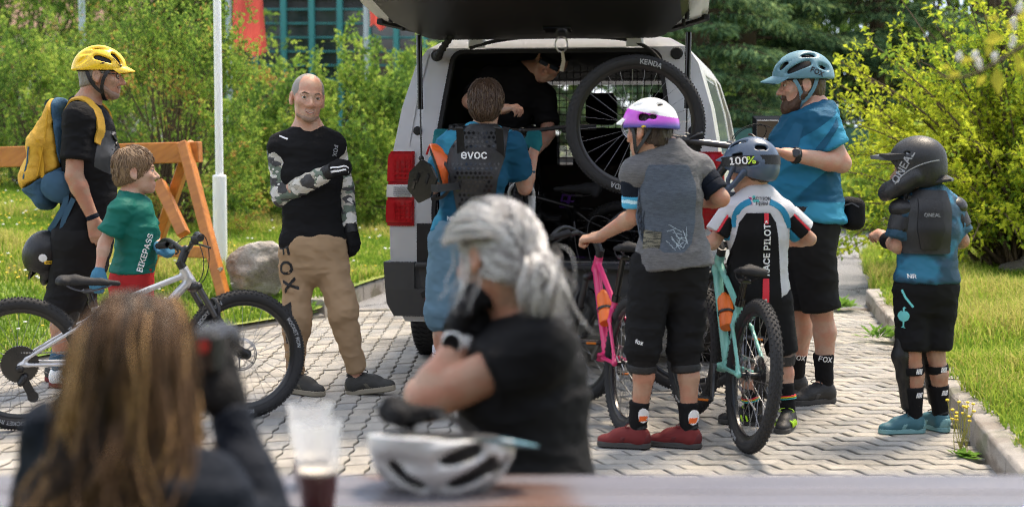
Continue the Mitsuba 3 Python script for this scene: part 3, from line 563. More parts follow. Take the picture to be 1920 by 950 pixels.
shrub('shrub', 'tall airy shrub with reddish shoot tips behind the white flagpole', on_lawn(320, 17.5), 1.9, 1.6, 2.0, 17000, [('leaf_deep', .25), ('leaf_mid', .4), ('leaf_light', .25), ('leaf_red', .1)], leaf=(.06, .03), seed=12, group=G, clumps=85)
shrub('shrub', 'broad rounded green shrub between the bald man and the van', on_lawn(630, 20), 2.5, 2.0, 1.75, 22000, [('leaf_deep', .35), ('leaf_mid', .4), ('leaf_light', .25)], leaf=(.08, .045), seed=13, group=G, clumps=80)
shrub('shrub', 'yellowish shrub under the red flag, left of the broad rounded shrub', on_lawn(500, 21.5), 1.5, 1.4, 1.35, 9000, [('leaf_deep', .2), ('leaf_mid', .35), ('leaf_light', .3), ('leaf_red', .15)], seed=14, group=G, clumps=50)
shrub('shrub', 'green shrub showing just beside the left edge of the van', on_lawn(790, 22), 1.9, 1.8, 2.0, 12000, [('leaf_deep', .4), ('leaf_mid', .4), ('leaf_light', .2)], leaf=(.08, .045), seed=15, group=G)
shrub('shrub', 'olive green shrub filling the gap behind the yellow helmet', on_lawn(190, 25), 2.4, 1.8, 2.2, 13000, [('leaf_deep', .3), ('leaf_mid', .4), ('leaf_light', .2), ('leaf_red', .1)], seed=16, group=G)
# the backlit shrub on the right: long arching branches set with small bright leaves
def lime_shrub():
    r = np.random.default_rng(41); t = thing('shrub', 'large lime green shrub with long arching branches behind the boy in the full face helmet', 'shrub'); c = V(4.75, 14.6, 0.0); P, D, B = [], [], []
    for i in range(165):
        a = r.uniform(.5 * math.pi, 1.75 * math.pi) if i % 3 else r.uniform(0, 2 * math.pi); el = math.radians(r.uniform(12, 85)); L = r.uniform(1.7, 3.1) * (0.75 + .25 * math.sin(el)); d = V(math.cos(a) * math.cos(el), math.sin(a) * math.cos(el) * .75, math.sin(el))
        s = c + r.normal(0, .12, 3) * [1, 1, 0]; m = s + d * L * .5 + V(0, 0, .18 * L); e = s + d * L + V(0, 0, r.uniform(-.15, .12) * L); cv = curve([s, m, e], 14); B.append(sweep(cv, np.linspace(.02, .004, 14), 5))
        for j in range(17):
            u = r.uniform(.3, 1); k = u * 12.99; o = cv[int(k)] + (cv[int(k) + 1] - cv[int(k)]) * (k % 1); ax = nrm(cv[min(int(k) + 1, 13)] - cv[int(k)]); d1 = nrm(ax * .8 + r.normal(0, .5, 3) + V(0, 0, .15)); l = r.uniform(.18, .42) * (1.1 - .3 * u); n = int(17 * l / .3)
            B.append(sweep([o, o + d1 * l * .5, o + d1 * l - V(0, 0, .03)], [.004, .003, .0015], 3)); v = np.linspace(.08, 1, n); P.append(o + d1 * (v * l)[:, None] + r.normal(0, .012, (n, 3))); D.append(d1 * .7 + r.normal(0, .7, (n, 3)))
    P, D = np.vstack(P), np.vstack(D); obj('branches', cat(B), 'bark', t, smooth=True, kind='stuff'); b = meshkit.fbm(P * 1.5, 2, 3) + r.normal(0, .15, len(P)); q = np.quantile(b, [.2, .5])
    for i, m in enumerate(('leaf_mid', 'leaf_lime2', 'leaf_lime')): obj('leaves', leaves(P[np.digitize(b, q) == i], D[np.digitize(b, q) == i], .062, .034, i), m, t, smooth=False, kind='stuff')
lime_shrub()
st = thing('stump', 'grey brown weathered stump at the foot of the lime green shrub', 'stump'); obj('trunk', bumpy(Sdf().ell((4.62, 14.2, .08), (.28, .22, .18)).cap((4.62, 14.2, .1), (4.75, 14.3, .35), .1, .07).mesh(.02), .03, (9, 9, 5), 3), 'bark_grey', st)
# spruces behind the van: whorls of drooping boughs made of twig sprays
leafmat('spruce_dark', (0.055, 0.105, 0.055), 0.5, 0.6); leafmat('spruce_mid', (0.12, 0.20, 0.09), 0.6, 0.6); leafmat('spruce_tip', (0.24, 0.33, 0.13), 0.6, 0.6)
def spruce(label, c, h, rad, seed, low=0.2):
    r = np.random.default_rng(seed); t = thing('spruce_tree', label, 'tree', 'spruce trees behind the van'); c = np.asarray(c, float); obj('trunk', cyl(c, c + V(0, 0, h), .24, 10, .02), 'bark', t); P, D = [], []
    z = low; tw = []
    while z < h * .97:
        R_ = rad * (1 - z / h) ** .8 * r.uniform(.8, 1.08); nb = int(r.integers(8, 11)); a0 = r.uniform(0, 6.28)
        for i in range(nb):
            a = a0 + i * 2 * math.pi / nb + r.normal(0, .15); L = R_ * r.uniform(.7, 1.1); d = V(math.cos(a), math.sin(a), 0); s = c + V(0, 0, z + r.normal(0, .1)); cv = curve([s, s + d * L * .55 + V(0, 0, -.02 * L), s + d * L + V(0, 0, -.16 * L + .05)], 8)
            tw.append(sweep(cv, np.linspace(.03, .006, 8), 4)); m = int(150 * L); u = r.uniform(.15, 1, m) ** .8 * 6.99; k = u.astype(int); o = cv[k] + (cv[k + 1] - cv[k]) * (u % 1)[:, None]; sd = np.cross(d, [0, 0, 1]) * r.choice([-1, 1], m)[:, None]
            lt = r.uniform(.0, .42, m)[:, None] * (1.25 - u / 7)[:, None] * min(L, 1.6); P.append(o + sd * lt + V(0, 0, -.12) * lt + r.normal(0, .03, (m, 3))); D.append(d * .6 + sd * .9 + V(0, 0, -.35) + r.normal(0, .35, (m, 3)))
        z += r.uniform(.42, .62)
    P, D = np.vstack(P), np.vstack(D); obj('branches', cat(tw), 'bark', t, smooth=True, kind='stuff'); b = r.uniform(0, 1, len(P)) + .8 * (meshkit.fbm(P * 1.3, 2, seed) - .5)
    for m, k in (('spruce_dark', b < .35), ('spruce_mid', (b >= .35) & (b < .8)), ('spruce_tip', b >= .8)): obj('needles', leaves(P[k], D[k], .19, .05, seed, .25), m, t, smooth=False, kind='stuff')
spruce('dark spruce tree with layered boughs directly behind the bearded man', V(4.6, 31, 0), 11, 3.6, 51); spruce('dark spruce tree nearer the van roof, left of the bearded man', V(3.2, 27, 0), 9, 2.6, 52)
spruce('dark spruce tree half hidden by the lime green shrub', V(7.6, 33, 0), 11, 3.6, 53); spruce('spruce tree rising straight behind the raised tailgate', V(0.6, 34, 0), 12, 3.4, 54)
mat('fence_teal', (0.02, 0.085, 0.075), 0.6); mat('teal_frame', (0.03, 0.20, 0.21), 0.5); scene['dark_glass'] = {'type': 'twosided', 'bsdf': prin((0.02, 0.035, 0.04), 0.08, specular=0.7)}
fn = thing('fence', 'dark teal mesh screen fence beyond the bearded man and the wing mirror', 'fence')
for i in range(9):
    x0 = 3.0 + i * 1.0; obj('post', cyl((x0, 24.6, 0), (x0, 24.6, 1.62), .03, 8), 'fence_teal', fn); obj('panel', box(.95, .02, 1.35, (x0 + .5, 24.6, .85)), 'fence_teal', fn)
# the teal glass building and a house far behind
bd = thing('building', 'office building with dark glass behind teal vertical fins', 'building'); X0, X1, Y0 = -8.6, -1.8, 48.0
obj('wall', box(X1 - X0, 6, 12, ((X0 + X1) / 2, Y0 + 3.2, 5)), 'dark_grey', bd)
for i, x in enumerate(np.arange(X0, X1 - .1, .85)):
    for z in (-.6, 2.4, 5.4): obj('window', box(.83, .05, 2.7, (x + .42, Y0 + .12, z + 1.5)), 'dark_glass', bd, smooth=False)
    obj('fin', box(.16, .35, 12, (x, Y0 - .05, 5)), 'teal_frame', bd, smooth=False)
for z in np.arange(.2, 9, .42): obj('louvre', box(X1 - X0, .10, .05, ((X0 + X1) / 2, Y0 - .02, z)), 'teal_frame', bd, smooth=False)
mat('pale_render', (0.62, 0.58, 0.52), 0.9); mat('roof_tile', (0.22, 0.13, 0.09), 0.8)
hs = thing('house', 'pale rendered house with a brown roof far behind the left shrubs', 'house'); obj('wall', box(11, 8, 4.6, (-15.0, 50, 2.3)), 'pale_render', hs)
obj('roof', trimesh.convex.convex_hull(np.array([(-21, 45.4, 4.5), (-9, 45.4, 4.5), (-21, 54.6, 4.5), (-9, 54.6, 4.5), (-21, 50, 7.5), (-9, 50, 7.5)])), 'roof_tile', hs, smooth=False)
for x in (-18.4, -16.4, -13.4, -11.4):
    k = obj('window', box(1.1, .06, 1.5, (x, 45.99, 3.0)), 'dark_glass', hs, smooth=False); obj('sill', box(1.25, .2, .08, (x, 45.9, 2.2)), 'pale_render', k)
def tree(label, c, h, w, n, seed, mats, leaf=(.16, .09)): return shrub('tree', label, c, w, w, h, n, mats, leaf=leaf, seed=seed, clumps=90, stems=3, low=.15, category='tree')
tree('broad leaved tree behind the house at the far left', V(-11.5, 38, .5), 5.2, 6.0, 16000, 61, [('leaf_deep', .5), ('leaf_mid', .35), ('leaf_light', .15)])
tree('dark broad leaved tree rising behind the airy shrub and flagpole', V(-7.6, 36, .5), 7, 3.0, 10000, 62, [('leaf_deep', .6), ('leaf_mid', .3), ('leaf_light', .1)])
tree('dark broad leaved tree closing the gap beyond the lime green shrub', V(11.5, 36, 0), 8, 6.5, 14000, 63, [('leaf_deep', .6), ('leaf_mid', .3), ('leaf_light', .1)])
tree('bright green bush beyond the bend of the path', V(6.3, 23.6, -0.05), 1.1, 2.6, 6000, 64, [('leaf_mid', .4), ('leaf_light', .6)])
for i in range(7): tree(('leftmost tall tree of the wood closing the view behind everything', 'second tall tree from the left in the wood behind everything', 'third tall tree from the left in the wood behind everything', 'middle tall tree of the wood behind everything', 'third tall tree from the right in the wood behind everything', 'second tall tree from the right in the wood behind everything', 'rightmost tall tree of the wood closing the view behind everything')[i], V(-24 + i * 8.2, 66 + 4 * (i % 2), 0), 14, 11, 14000, 70 + i, [('leaf_deep', .6), ('leaf_mid', .4)], leaf=(.42, .26)); tag([k for k in labels if k.startswith('tree')][-1], group='trees of the wood behind everything')
# flagpoles, flags, barrier, boulder
mat('pole_white', (0.78, 0.79, 0.78), 0.4); mat('pole_grey', (0.35, 0.42, 0.47), 0.4); leafmat('flag_red', (0.66, 0.12, 0.10), 1.0, 0.6)
fp = thing('flagpole', 'white flagpole in a thicker white sleeve left of the boulder', 'flagpole'); b = on_lawn(412, 14.0); r3 = V(0, 0, 1)
tz = at(412, 330, 14.0)[2]; obj('sleeve', lathe([(0, 0), (.06, 0), (.062, tz - b[2]), (.05, tz - b[2] + .01), (0, tz - b[2] + .01)], 24).apply_translation(b), 'pole_white', fp); obj('pole', cyl(b, b + V(0, 0, 6), .036, 20, .03), 'pole_white', fp)
def flag(px, px1, pyb, d, label, seed, py0=-160):
    k = thing('flagpole', 'grey pole carrying ' + label, 'flagpole'); g = at(px, 300, d); obj('pole', cyl(V(g[0], d, .2), V(g[0], d, 9), .05, 12, .04), 'pole_grey', k)
    a, e = at(px + 6, pyb, d), at(px1, pyb, d); z1 = at(px, py0, d)[2]; n, m = 24, 40; w = abs(e[0] - a[0]); v = []
    for i in range(m):
        for j in range(n):
            u, t = j / (n - 1), i / (m - 1); v.append((a[0] + w * u * (.75 + .25 * t) if e[0] > a[0] else a[0] - w * u, d + .07 * math.sin(u * 9 + t * 3 + seed) * (.3 + u) + .03 * math.sin(t * 14), z1 + (a[2] - z1) * t + .06 * math.sin(u * 7) * t))
    ii = (np.arange(m - 1)[:, None] * n + np.arange(n - 1)).ravel(); q = np.stack([ii, ii + 1, ii + n + 1, ii + n], 1); f = thing('flag', label, 'flag'); obj('cloth', (np.array(v), q), 'flag_red', f, smooth=True)
flag(432, 500, 100, 27, 'red flag hanging from the pole behind the bald man', 1); flag(688, 724, 52, 29, 'red flag partly hidden by the raised tailgate', 2)
lpst = thing('lamp_post', 'slim grey lamp post rising behind the yellow helmet', 'lamp post'); g = at(155, 100, 30); obj('pole', cyl(V(g[0], 30, .5), V(g[0], 30, 8), .07, 12, .05), 'pole_grey', lpst); obj('lantern', box(.7, .25, .12, (g[0] + .3, 30, 8.0), bev=.04), 'pole_grey', lpst)
def f_wood(p, n, uv):
    g = fbm(p.x * 2.2 + p.z * 1.0, p.y * 30 + p.z * 22, p.z * 26 - p.x * 20, 3); k = noise(p.x * 3, p.y * 9, p.z * 9)
    return mix((0.36, 0.11, 0.018), (0.54, 0.21, 0.04), g) * (0.8 + 0.3 * k)
mat('orange_wood', proc(f_wood), 0.45)
br = thing('barrier', 'orange stained wooden trestle barrier standing on the lawn', 'barrier')
def beam(a, b, w, h, up=(0, 0, 1), k='beam', par=None):
    a, b = np.asarray(a, float), np.asarray(b, float); x_ = nrm(b - a); y_ = nrm(np.cross(up, x_)); R = np.stack([x_, y_, np.cross(x_, y_)], 1); return obj(k, moved(box(np.linalg.norm(b - a), w, h, bev=.006), mtx(R, (a + b) / 2)), 'orange_wood', par or br, smooth=False)
B0, B1 = at(-420, 305, 13.1), at(376, 285, 12.4); beam(B0, B1, .09, .165)
for q in (0, 1):
    tp = at(352, 285, 12.42) if q == 0 else B0 + nrm(B1 - B0) * .6; ax = nrm(B1 - B0); sd = nrm(np.cross(ax, [0, 0, 1])); 
    for s in (1, -1):
        ft = tp + sd * s * .0 + V(0, 0, 0); foot = at(424, 548, 11.95) if s == 1 else at(262, 530, 12.9)
        if q == 1: foot = tp + sd * s * .42 - V(0, 0, 1.2)
        beam(tp + sd * s * .075 + V(0, 0, .07), foot - V(0, 0, .1), .125, .075, up=ax, k='leg')
    if q == 0:
        f1, f2 = at(424, 548, 11.95), at(262, 530, 12.9); beam(at(400, 473, 12.05) + V(0, 0, 0), at(285, 470, 12.75), .05, .09, k='crossbar')
for bx_, by_ in ((352, 283), (412, 505), (345, 268)): q_ = at(bx_, by_, 12.30 if by_ < 400 else 11.98); obj('bolt', cyl(q_ + V(0, .06, 0), q_ - V(0, .012, 0), .016, 8), 'metal', br)
beam(at(298, 342, 12.5), at(345, 440, 12.3), .09, .09, up=(0, 1, 0), k='brace')
def f_stone(p, n, uv):
    a = fbm(p.x * 6, p.y * 6, p.z * 6, 5); b = fbm(p.x * 2 + 5, p.y * 2, p.z * 2, 3); s = noise(p.x * 120, p.y * 120, p.z * 120)
    return mix((0.20, 0.17, 0.14), (0.44, 0.41, 0.37), smoothstep(.3, .7, a)) * (0.6 + .5 * s) * (0.7 + .6 * b)
mat('stone', proc(f_stone), 0.9, bump=(proc(lambda p, n, uv: fbm(p.x * 30, p.y * 30, p.z * 30, 4)), 0.02))
bl = thing('boulder', 'grey brown boulder on the lawn beside the flagpole', 'boulder'); q = at(485, 505, 12.3)
pts = np.random.default_rng(8).normal(0, 1, (26, 3)); pts /= np.linalg.norm(pts, axis=1, keepdims=True); hb = trimesh.convex.convex_hull(pts * [.29, .25, .26]).subdivide().subdivide().subdivide(); trimesh.smoothing.filter_laplacian(hb, iterations=3); hb.apply_translation(q)
obj('stone', bumpy(hb, .04, (7, 7, 7), 4), 'stone', bl, smooth=True)
# near blossom branch, top right, out of focus
leafmat('leaf_yellow', (0.42, 0.40, 0.05), 0.9, 0.45); mat('blossom', (0.8, 0.76, 0.74), 0.7)
nb = thing('branch', 'blurred near branch with yellow green leaves and white blossoms at the upper right', 'branch'); r = np.random.default_rng(3)
pth = curve([at(2010, 60, 3.75), at(1910, 92, 3.7), at(1850, 128, 3.7), at(1760, 140, 3.65)], 20); obj('twig', sweep(pth, np.linspace(.006, .003, 20), 6), 'bark', nb)
for (x, y, dx, dy, l) in [(1835, 112, -60, 8, .075), (1850, 108, 20, -50, .05), (1800, 135, -40, 22, .06), (1868, 125, 5, 55, .085), (1900, 95, 35, 55, .09), (1890, 60, 20, -40, .05), (1872, 40, -25, -10, .06), (1905, 15, -20, -25, .06), (1780, 130, -50, -20, .05), (1885, 70, -55, 10, .06), (1910, 120, 35, 30, .07), (1905, 40, 40, -20, .07), (1850, 140, -30, 35, .05)]:
    a = at(x, y, 3.7); d = at(x + dx, y + dy, 3.66 + r.uniform(-.05, .08)) - a; obj('leaf', leaves(a[None], d[None], l, l * .5, int(x), .1), 'leaf_yellow' if r.uniform() < .7 else 'leaf_lime', nb, smooth=False)
pt = trimesh.creation.icosphere(1, 1)
for (x, y) in [(1793, 108), (1834, 121), (1863, 108), (1907, 42), (1896, 78), (1833, 108), (1912, 18)]: obj('blossom', cat([moved(pt, mtx(np.diag([.0055, .004, .009]) @ np.eye(3), at(x, y, 3.68) + r.normal(0, .005, 3))) for _ in range(4)]), 'blossom', nb, smooth=True)

for i in range(5): tree(('tree behind the viewer, outermost on the left', 'tree behind the viewer, left of the middle', 'tree straight behind the viewer', 'tree behind the viewer, right of the middle', 'tree behind the viewer, outermost on the right')[i], V(-13 + i * 6.5, -15 - 2 * (i % 2), 0), 6.5, 6.5, 7000, 90 + i, [('leaf_deep', .4), ('leaf_mid', .6)])
mat('dark_timber', (0.07, 0.04, 0.025), .7); inn = thing('building', 'unseen dark timber building with a deep eave, added behind the viewer to darken reflections', 'building')  # unseen building added to cut light and reflections from behind the camera
obj('wall', box(26, .3, 4.2, (1, -3.4, 2.1)), 'dark_timber', inn, smooth=False); obj('roof', trimesh.convex.convex_hull(np.array([(-12.5, -1.6, 3.9), (14.5, -1.6, 3.9), (-12.5, -1.6, 4.1), (14.5, -1.6, 4.1), (-12.5, -9, 7.4), (14.5, -9, 7.4), (-12.5, -9, 7.2), (14.5, -9, 7.2)])), 'roof_tile', inn, smooth=False)
for i in range(9): obj('window', box(1.2, .08, 1.3, (-10.4 + i * 2.9, -3.22, 1.7)), 'dark_glass', inn, smooth=False)
# ------------------------------------------------------------------ people: tools
def f_skin(c):
    def fn(p, n, uv):
        a = fbm(p.x * 22, p.y * 22, p.z * 22, 3); b = noise(p.x * 240, p.y * 240, p.z * 240)
        return mix(tuple(x * f for x, f in zip(c, (1.02, .84, .80))), tuple(x * f for x, f in zip(c, (1.0, 1.08, 1.1))), smoothstep(.3, .7, a)) * (.94 + .12 * b)
    return proc(fn)
mat('skin', f_skin((0.40, 0.225, 0.150)), 0.5, specular=0.35); mat('skin_fair', f_skin((0.47, 0.28, 0.20)), 0.5, specular=0.35)
mat('eye_white', (0.42, 0.39, 0.36), 0.25); mat('iris', (0.05, 0.035, 0.02), 0.1); mat('lips', (0.40, 0.17, 0.13), 0.45); mat('teeth', (0.72, 0.68, 0.6), 0.3)
mat('hair_brown', (0.065, 0.036, 0.02), 0.5); mat('hair_light', (0.22, 0.14, 0.075), 0.5); mat('hair_light2', (0.13, 0.08, 0.045), .5); mat('hair_grey', (0.22, 0.20, 0.18), 0.6); mat('beard_brown', (0.06, 0.028, 0.013), 0.6)
weave = proc(lambda p, n, uv: fbm(p.x * 170, p.y * 170, p.z * 170, 2))
def cloth(name, c, rough=.8, **k): return mat(name, c, rough, bump=(weave, .0035), specular=.2, **k)
cloth('cloth_black', (0.007, 0.007, 0.008)); cloth('cloth_black2', (0.010, 0.0095, 0.010)); cloth('cloth_tan', (0.36, 0.245, 0.145)); cloth('cloth_green', (0.006, 0.125, 0.095), .6); cloth('cloth_red', (0.36, 0.02, 0.02)); cloth('cloth_blue', (0.018, 0.135, 0.235), .55); cloth('cloth_blue2', (0.010, 0.085, 0.16), .55)
cloth('cloth_denim', (0.12, 0.21, 0.28)); cloth('cloth_navy', (0.0045, 0.008, 0.016)); cloth('cloth_white', (0.52, 0.53, 0.56), .6); cloth('cloth_cyan', (0.025, 0.22, 0.38), .6); cloth('glove_teal', (0.012, 0.13, 0.145)); cloth('glove_blue', (0.06, 0.19, 0.30)); cloth('sock_white', (0.62, 0.62, 0.70))
cloth('strap_yellow', (0.60, 0.34, 0.03)); cloth('pack_blue', (0.045, 0.10, 0.16))
mat('shoe_red', (0.14, 0.013, 0.013), .8, sheen=.5); mat('shoe_sole', (0.05, 0.048, 0.045), .7); mat('shoe_grey', (0.035, 0.035, 0.032), .7); mat('shoe_tan_sole', (0.27, 0.24, 0.18), .7); mat('shoe_teal', (0.04, 0.13, 0.16), .6); mat('sole_teal', (0.16, 0.32, 0.33), .6); mat('shoe_black', (0.015, 0.015, 0.015), .6); mat('shoe_maroon', (0.10, 0.010, 0.012), .7); mat('shoe_stone', (0.085, 0.078, 0.06), .75); mat('shoe_lime', (0.45, 0.75, 0.03), .5)
_traced = {}
def rays(mesh, O, d, far=.6):
    """distance from points O along d to the mesh (nan where it is missed)"""
    if id(mesh) not in _traced:
        me = mi.Mesh('surface', len(mesh.vertices), len(mesh.faces)); pr = mi.traverse(me); pr['vertex_positions'] = np.ascontiguousarray(mesh.vertices, np.float32).ravel(); pr['faces'] = np.ascontiguousarray(mesh.faces, np.uint32).ravel(); pr.update(); _traced[id(mesh)] = (mi.load_dict({'type': 'scene', 'm': me}), mesh)
    O = np.atleast_2d(np.asarray(O, float)); d = nrm(d); ray = mi.Ray3f(mi.Point3f(np.ascontiguousarray(O.T, np.float32)), mi.Vector3f(float(d[0]), float(d[1]), float(d[2]))); si = _traced[id(mesh)][0].ray_intersect_preliminary(ray)
    t = np.array(si.t, float); return np.where(np.isfinite(t) & (t < far), t, np.nan)
def drape(flat, surf, o, right, up, n=None, reach=.3, lift=.0015):
    """lays a flat mesh (x right, y up, z out) on the surface seen from direction n"""
    right, up = nrm(right), np.asarray(up, float); n = nrm(np.cross(right, up)) if n is None else nrm(n); up = np.cross(n, right) if abs(right @ n) < .99 else nrm(up)
    v = np.asarray(flat.vertices); B = np.asarray(o) + v[:, :1] * right + v[:, 1:2] * nrm(up); t = rays(surf, B + n * reach, -n, 2 * reach)
    if np.isnan(t).all(): return moved(flat, mtx(np.stack([right, nrm(up), n], 1), o))
    bad = np.isnan(t)
    if bad.any():
        good = np.where(~bad)[0]; from scipy.spatial import cKDTree
        t[bad] = t[good][cKDTree(v[good, :2]).query(v[bad, :2])[1]]
    m = flat.copy(); m.vertices = B + n * (reach - t + v[:, 2] + lift)[:, None]; return m
def sheet(poly, thick=.003, edge=.02):
    P = Polygon(poly) if not hasattr(poly, 'exterior') else poly
    xs, ys = np.arange(P.bounds[0], P.bounds[2], edge), np.arange(P.bounds[1], P.bounds[3], edge)
    m = trimesh.creation.extrude_polygon(P, thick, engine='earcut'); v, f = trimesh.remesh.subdivide_to_size(m.vertices, m.faces, edge); return trimesh.Trimesh(v, f, process=True)
def rrect(w, h, r=.01, c=(0, 0)):
    from shapely.geometry import box as sb
    return sb(c[0] - w / 2 + r, c[1] - h / 2 + r, c[0] + w / 2 - r, c[1] + h / 2 - r).buffer(r, 4)
def ribbon(surf, path, n, w, thick=.004, inward=None, lift=.002):
    """a strap: path points pressed onto the surface along their own direction n (one or many)"""
    p = np.asarray(path, float); N = np.broadcast_to(np.asarray(n, float), p.shape).copy(); q = []
    for a, d in zip(p, N):
        d = nrm(d); t = rays(surf, (a + d * .2)[None], -d, .4)[0]; q.append(a if np.isnan(t) else a + d * (.2 - t + lift + thick / 2))
    return flatband(np.array(q), N, w, thick)
def flatband(q, N, w, thick):
    t = np.gradient(q, axis=0); v = []
    for a, d, k in zip(q, N, t):
        s = nrm(np.cross(k, d)); d = nrm(np.cross(s, nrm(k))); v += [a + s * w / 2 + d * thick / 2, a - s * w / 2 + d * thick / 2, a - s * w / 2 - d * thick / 2, a + s * w / 2 - d * thick / 2]
    f = []
    for i in range(len(q) - 1):
        for j in range(4): b, c = i * 4 + j, i * 4 + (j + 1) % 4; f += [[b, b + 4, c + 4], [b, c + 4, c]]
    e = 4 * (len(q) - 1); f += [[0, 1, 2], [0, 2, 3], [e, e + 2, e + 1], [e, e + 3, e + 2]]
    m = trimesh.Trimesh(v, f, process=False); trimesh.repair.fix_normals(m); return m
def sleeve(s, a, b, ra, rb, k=None, over=.0):
    """a limb that ends flat at b"""
    a, b = np.asarray(a, float), np.asarray(b, float); ab = b - a; L = ab @ ab; u = nrm(ab); m = max(ra, rb)
    def fn(P):
        t = np.clip(((P - a) @ ab) / L, 0, 1.6); return np.maximum(np.linalg.norm(P - a - t[..., None] * ab, axis=-1) - (ra + (rb - ra) * np.minimum(t, 1)), (P - b) @ u)
    return s.add(fn, np.minimum(a, b) - m, np.maximum(a, b) + m, k)
def sub(s, o, k=None):
    lo = np.min([i[1] for i in o.items if i[4] > 0], 0); hi = np.max([i[2] for i in o.items if i[4] > 0], 0); return s.add(lambda P: o.at(P), lo, hi, k)
class Fig:
    def __init__(self, key, d, k=1.0, hs=1.0, girth=1.0, skin='skin'):
        self.key, self.d, self.k, self.hs, self.g, self.sk = key, d, k, hs, girth, skin; self.s = Sdf(.02 * k); self.hands = {}
    def p(self, px, py, dd=0.0): return at(px, py, self.d + dd)
    def head(self, c, fwd, up=(0, 0, 1)):
        self.hc = np.asarray(c, float)
        f = nrm(fwd); x = nrm(np.cross(f, up)); u = np.cross(x, f); self.R = np.stack([x, f, u], 1); R, h, s = self.R, self.hs, self.s
        L = self.hl; e = lambda c, r, k=.02, op=1: s.ell(L(c), np.array(r) * h, R, k * h, op); c_ = lambda a, b, ra, rb=None, k=.012, op=1: s.cap(L(a), L(b), ra * h, None if rb is None else rb * h, k * h, op)
        e((0, -.012, .032), (.075, .098, .085)); e((0, .030, -.028), (.060, .062, .084), .03); e((0, .034, -.074), (.049, .048, .036), .03); e((0, .074, -.098), (.022, .018, .016), .025)
        c_((0, .088, .006), (0, .113, -.030), .007, .012); 
        for q in (-1, 1):
            c_((q * .012, .098, -.034), (q * .015, .094, -.034), .008); c_((q * .012, .086, .022), (q * .045, .072, .020), .009, .008); e((q * .042, .066, -.020), (.022, .020, .018), .025); e((q * .032, .096, .004), (.015, .012, .010), .012, -1)
            e((q * .079, -.012, -.006), (.010, .022, .033), .006); e((q * .086, -.006, -.002), (.006, .012, .018), .006, -1); c_((q * .075, -.004, -.032), (q * .076, -.002, -.036), .007)
        e((0, .090, -.062), (.026, .010, .007), .010); e((0, .088, -.074), (.022, .011, .008), .010); e((0, .105, -.068), (.022, .010, .0022), .004, -1)
        self.fine = (self.hc[2] - .16 * h, self.hc[2] + .14 * h)
    def hl(self, q): return self.hc + self.R @ (np.asarray(q, float) * self.hs)
    def hm(self): return mtx(self.R, self.hc, self.hs)
    def eyes(self, look=(0, 1, 0)):
        for q in (-1, 1):
            c = self.hl((q * .032, .0785, .004)); e = trimesh.creation.icosphere(3, .0118 * self.hs).apply_translation(c); k = obj('eye', e, 'eye_white', self.key, smooth=True); d = nrm(self.R @ nrm(look)); obj('iris', moved(trimesh.creation.icosphere(2, 1), mtx(frame3(y=d, z=(0, 0, 1)) @ np.diag([.0062, .0025, .0062]) * self.hs, c + d * .0108 * self.hs)), 'iris', k, smooth=True)
            lid = Sdf(.002).ell((q * .032, .0802, .0108), (.0152, .0112, .0062)).ell((q * .032, .0802, -.0048), (.0142, .0102, .0055)).mesh(.002); obj('eyelid', moved(lid, self.hm()), self.sk, k, smooth=True)
    def brows(self, m):
        for q in (-1, 1): obj('eyebrow', moved(bumpy(Sdf(.004).cap((q * .016, .0935, .023), (q * .034, .089, .028), .0032, .0036).cap((q * .034, .089, .028), (q * .050, .074, .021), .0036, .002).mesh(.002), .001, (200, 200, 200)), self.hm()), m, self.key, smooth=True)
    def neck(self, N): self.N = np.asarray(N, float); self.s.cap(self.hl((0, -.03, -.05)), self.N, .055 * self.k ** .5 * self.hs ** .5, .064 * self.k * self.g, .03)
    def torso(self, N, P, lat, bend=0.0):
        self.N, self.P = np.asarray(N, float), np.asarray(P, float); self.lat = nrm(lat); self.up = nrm(self.N - self.P); self.fw = nrm(np.cross(self.up, self.lat)); self.bend = bend
        self.tor(self.s, 0.0)
    ST = [(-.16, .150, .105), (0, .168, .115), (.28, .142, .102), (.60, .160, .118), (.84, .150, .098), (1.0, .075, .062)]
    def back(self, ease, st=None): o = Sdf(.04 * self.k); self.tor(o, ease, st); return o.mesh(.010)
    def spine(self, t): return self.P + (self.N - self.P) * t + self.fw * self.bend * math.sin(max(t, 0) * math.pi)
    def tor(self, s, ease, st=None, g=None):
        st = st or self.ST; g = g or self.g
        for a, b in zip(st[:-1], st[1:]): s.seg(self.spine(a[0]), self.spine(b[0]), np.array(a[1:]) * self.k * g + ease, np.array(b[1:]) * self.k * g + ease, self.lat, .04 * self.k)
        return s
    def arm(self, side, S, E, W, hand=None, palm=None, curl=.5, spread=0.0, r=1.0, thumb=.5):
        S, E, W = (np.asarray(q, float) for q in (S, E, W)); k = self.k * r; s = self.s; up = self.spine(.86); s.cap(up, S, .06 * k, .055 * k, .04 * k); s.cap(self.N + self.up * .012, S + (self.N - S) * .18, .050 * k, .050 * k, .05 * k); s.cap(S, E, .052 * k, .041 * k); m = E + (W - E) * .25; s.cap(E, m, .040 * k, .042 * k); s.cap(m, W, .042 * k, .027 * k)
        setattr(self, 'arm' + side, (S, E, W))
        if hand is not None:
            h = Sdf(.006 * k); self.hand(h, side, W, hand, palm, curl, thumb, .98 * self.k ** .6); self.hands[side] = h
            for it in h.items: s.items.append(it)
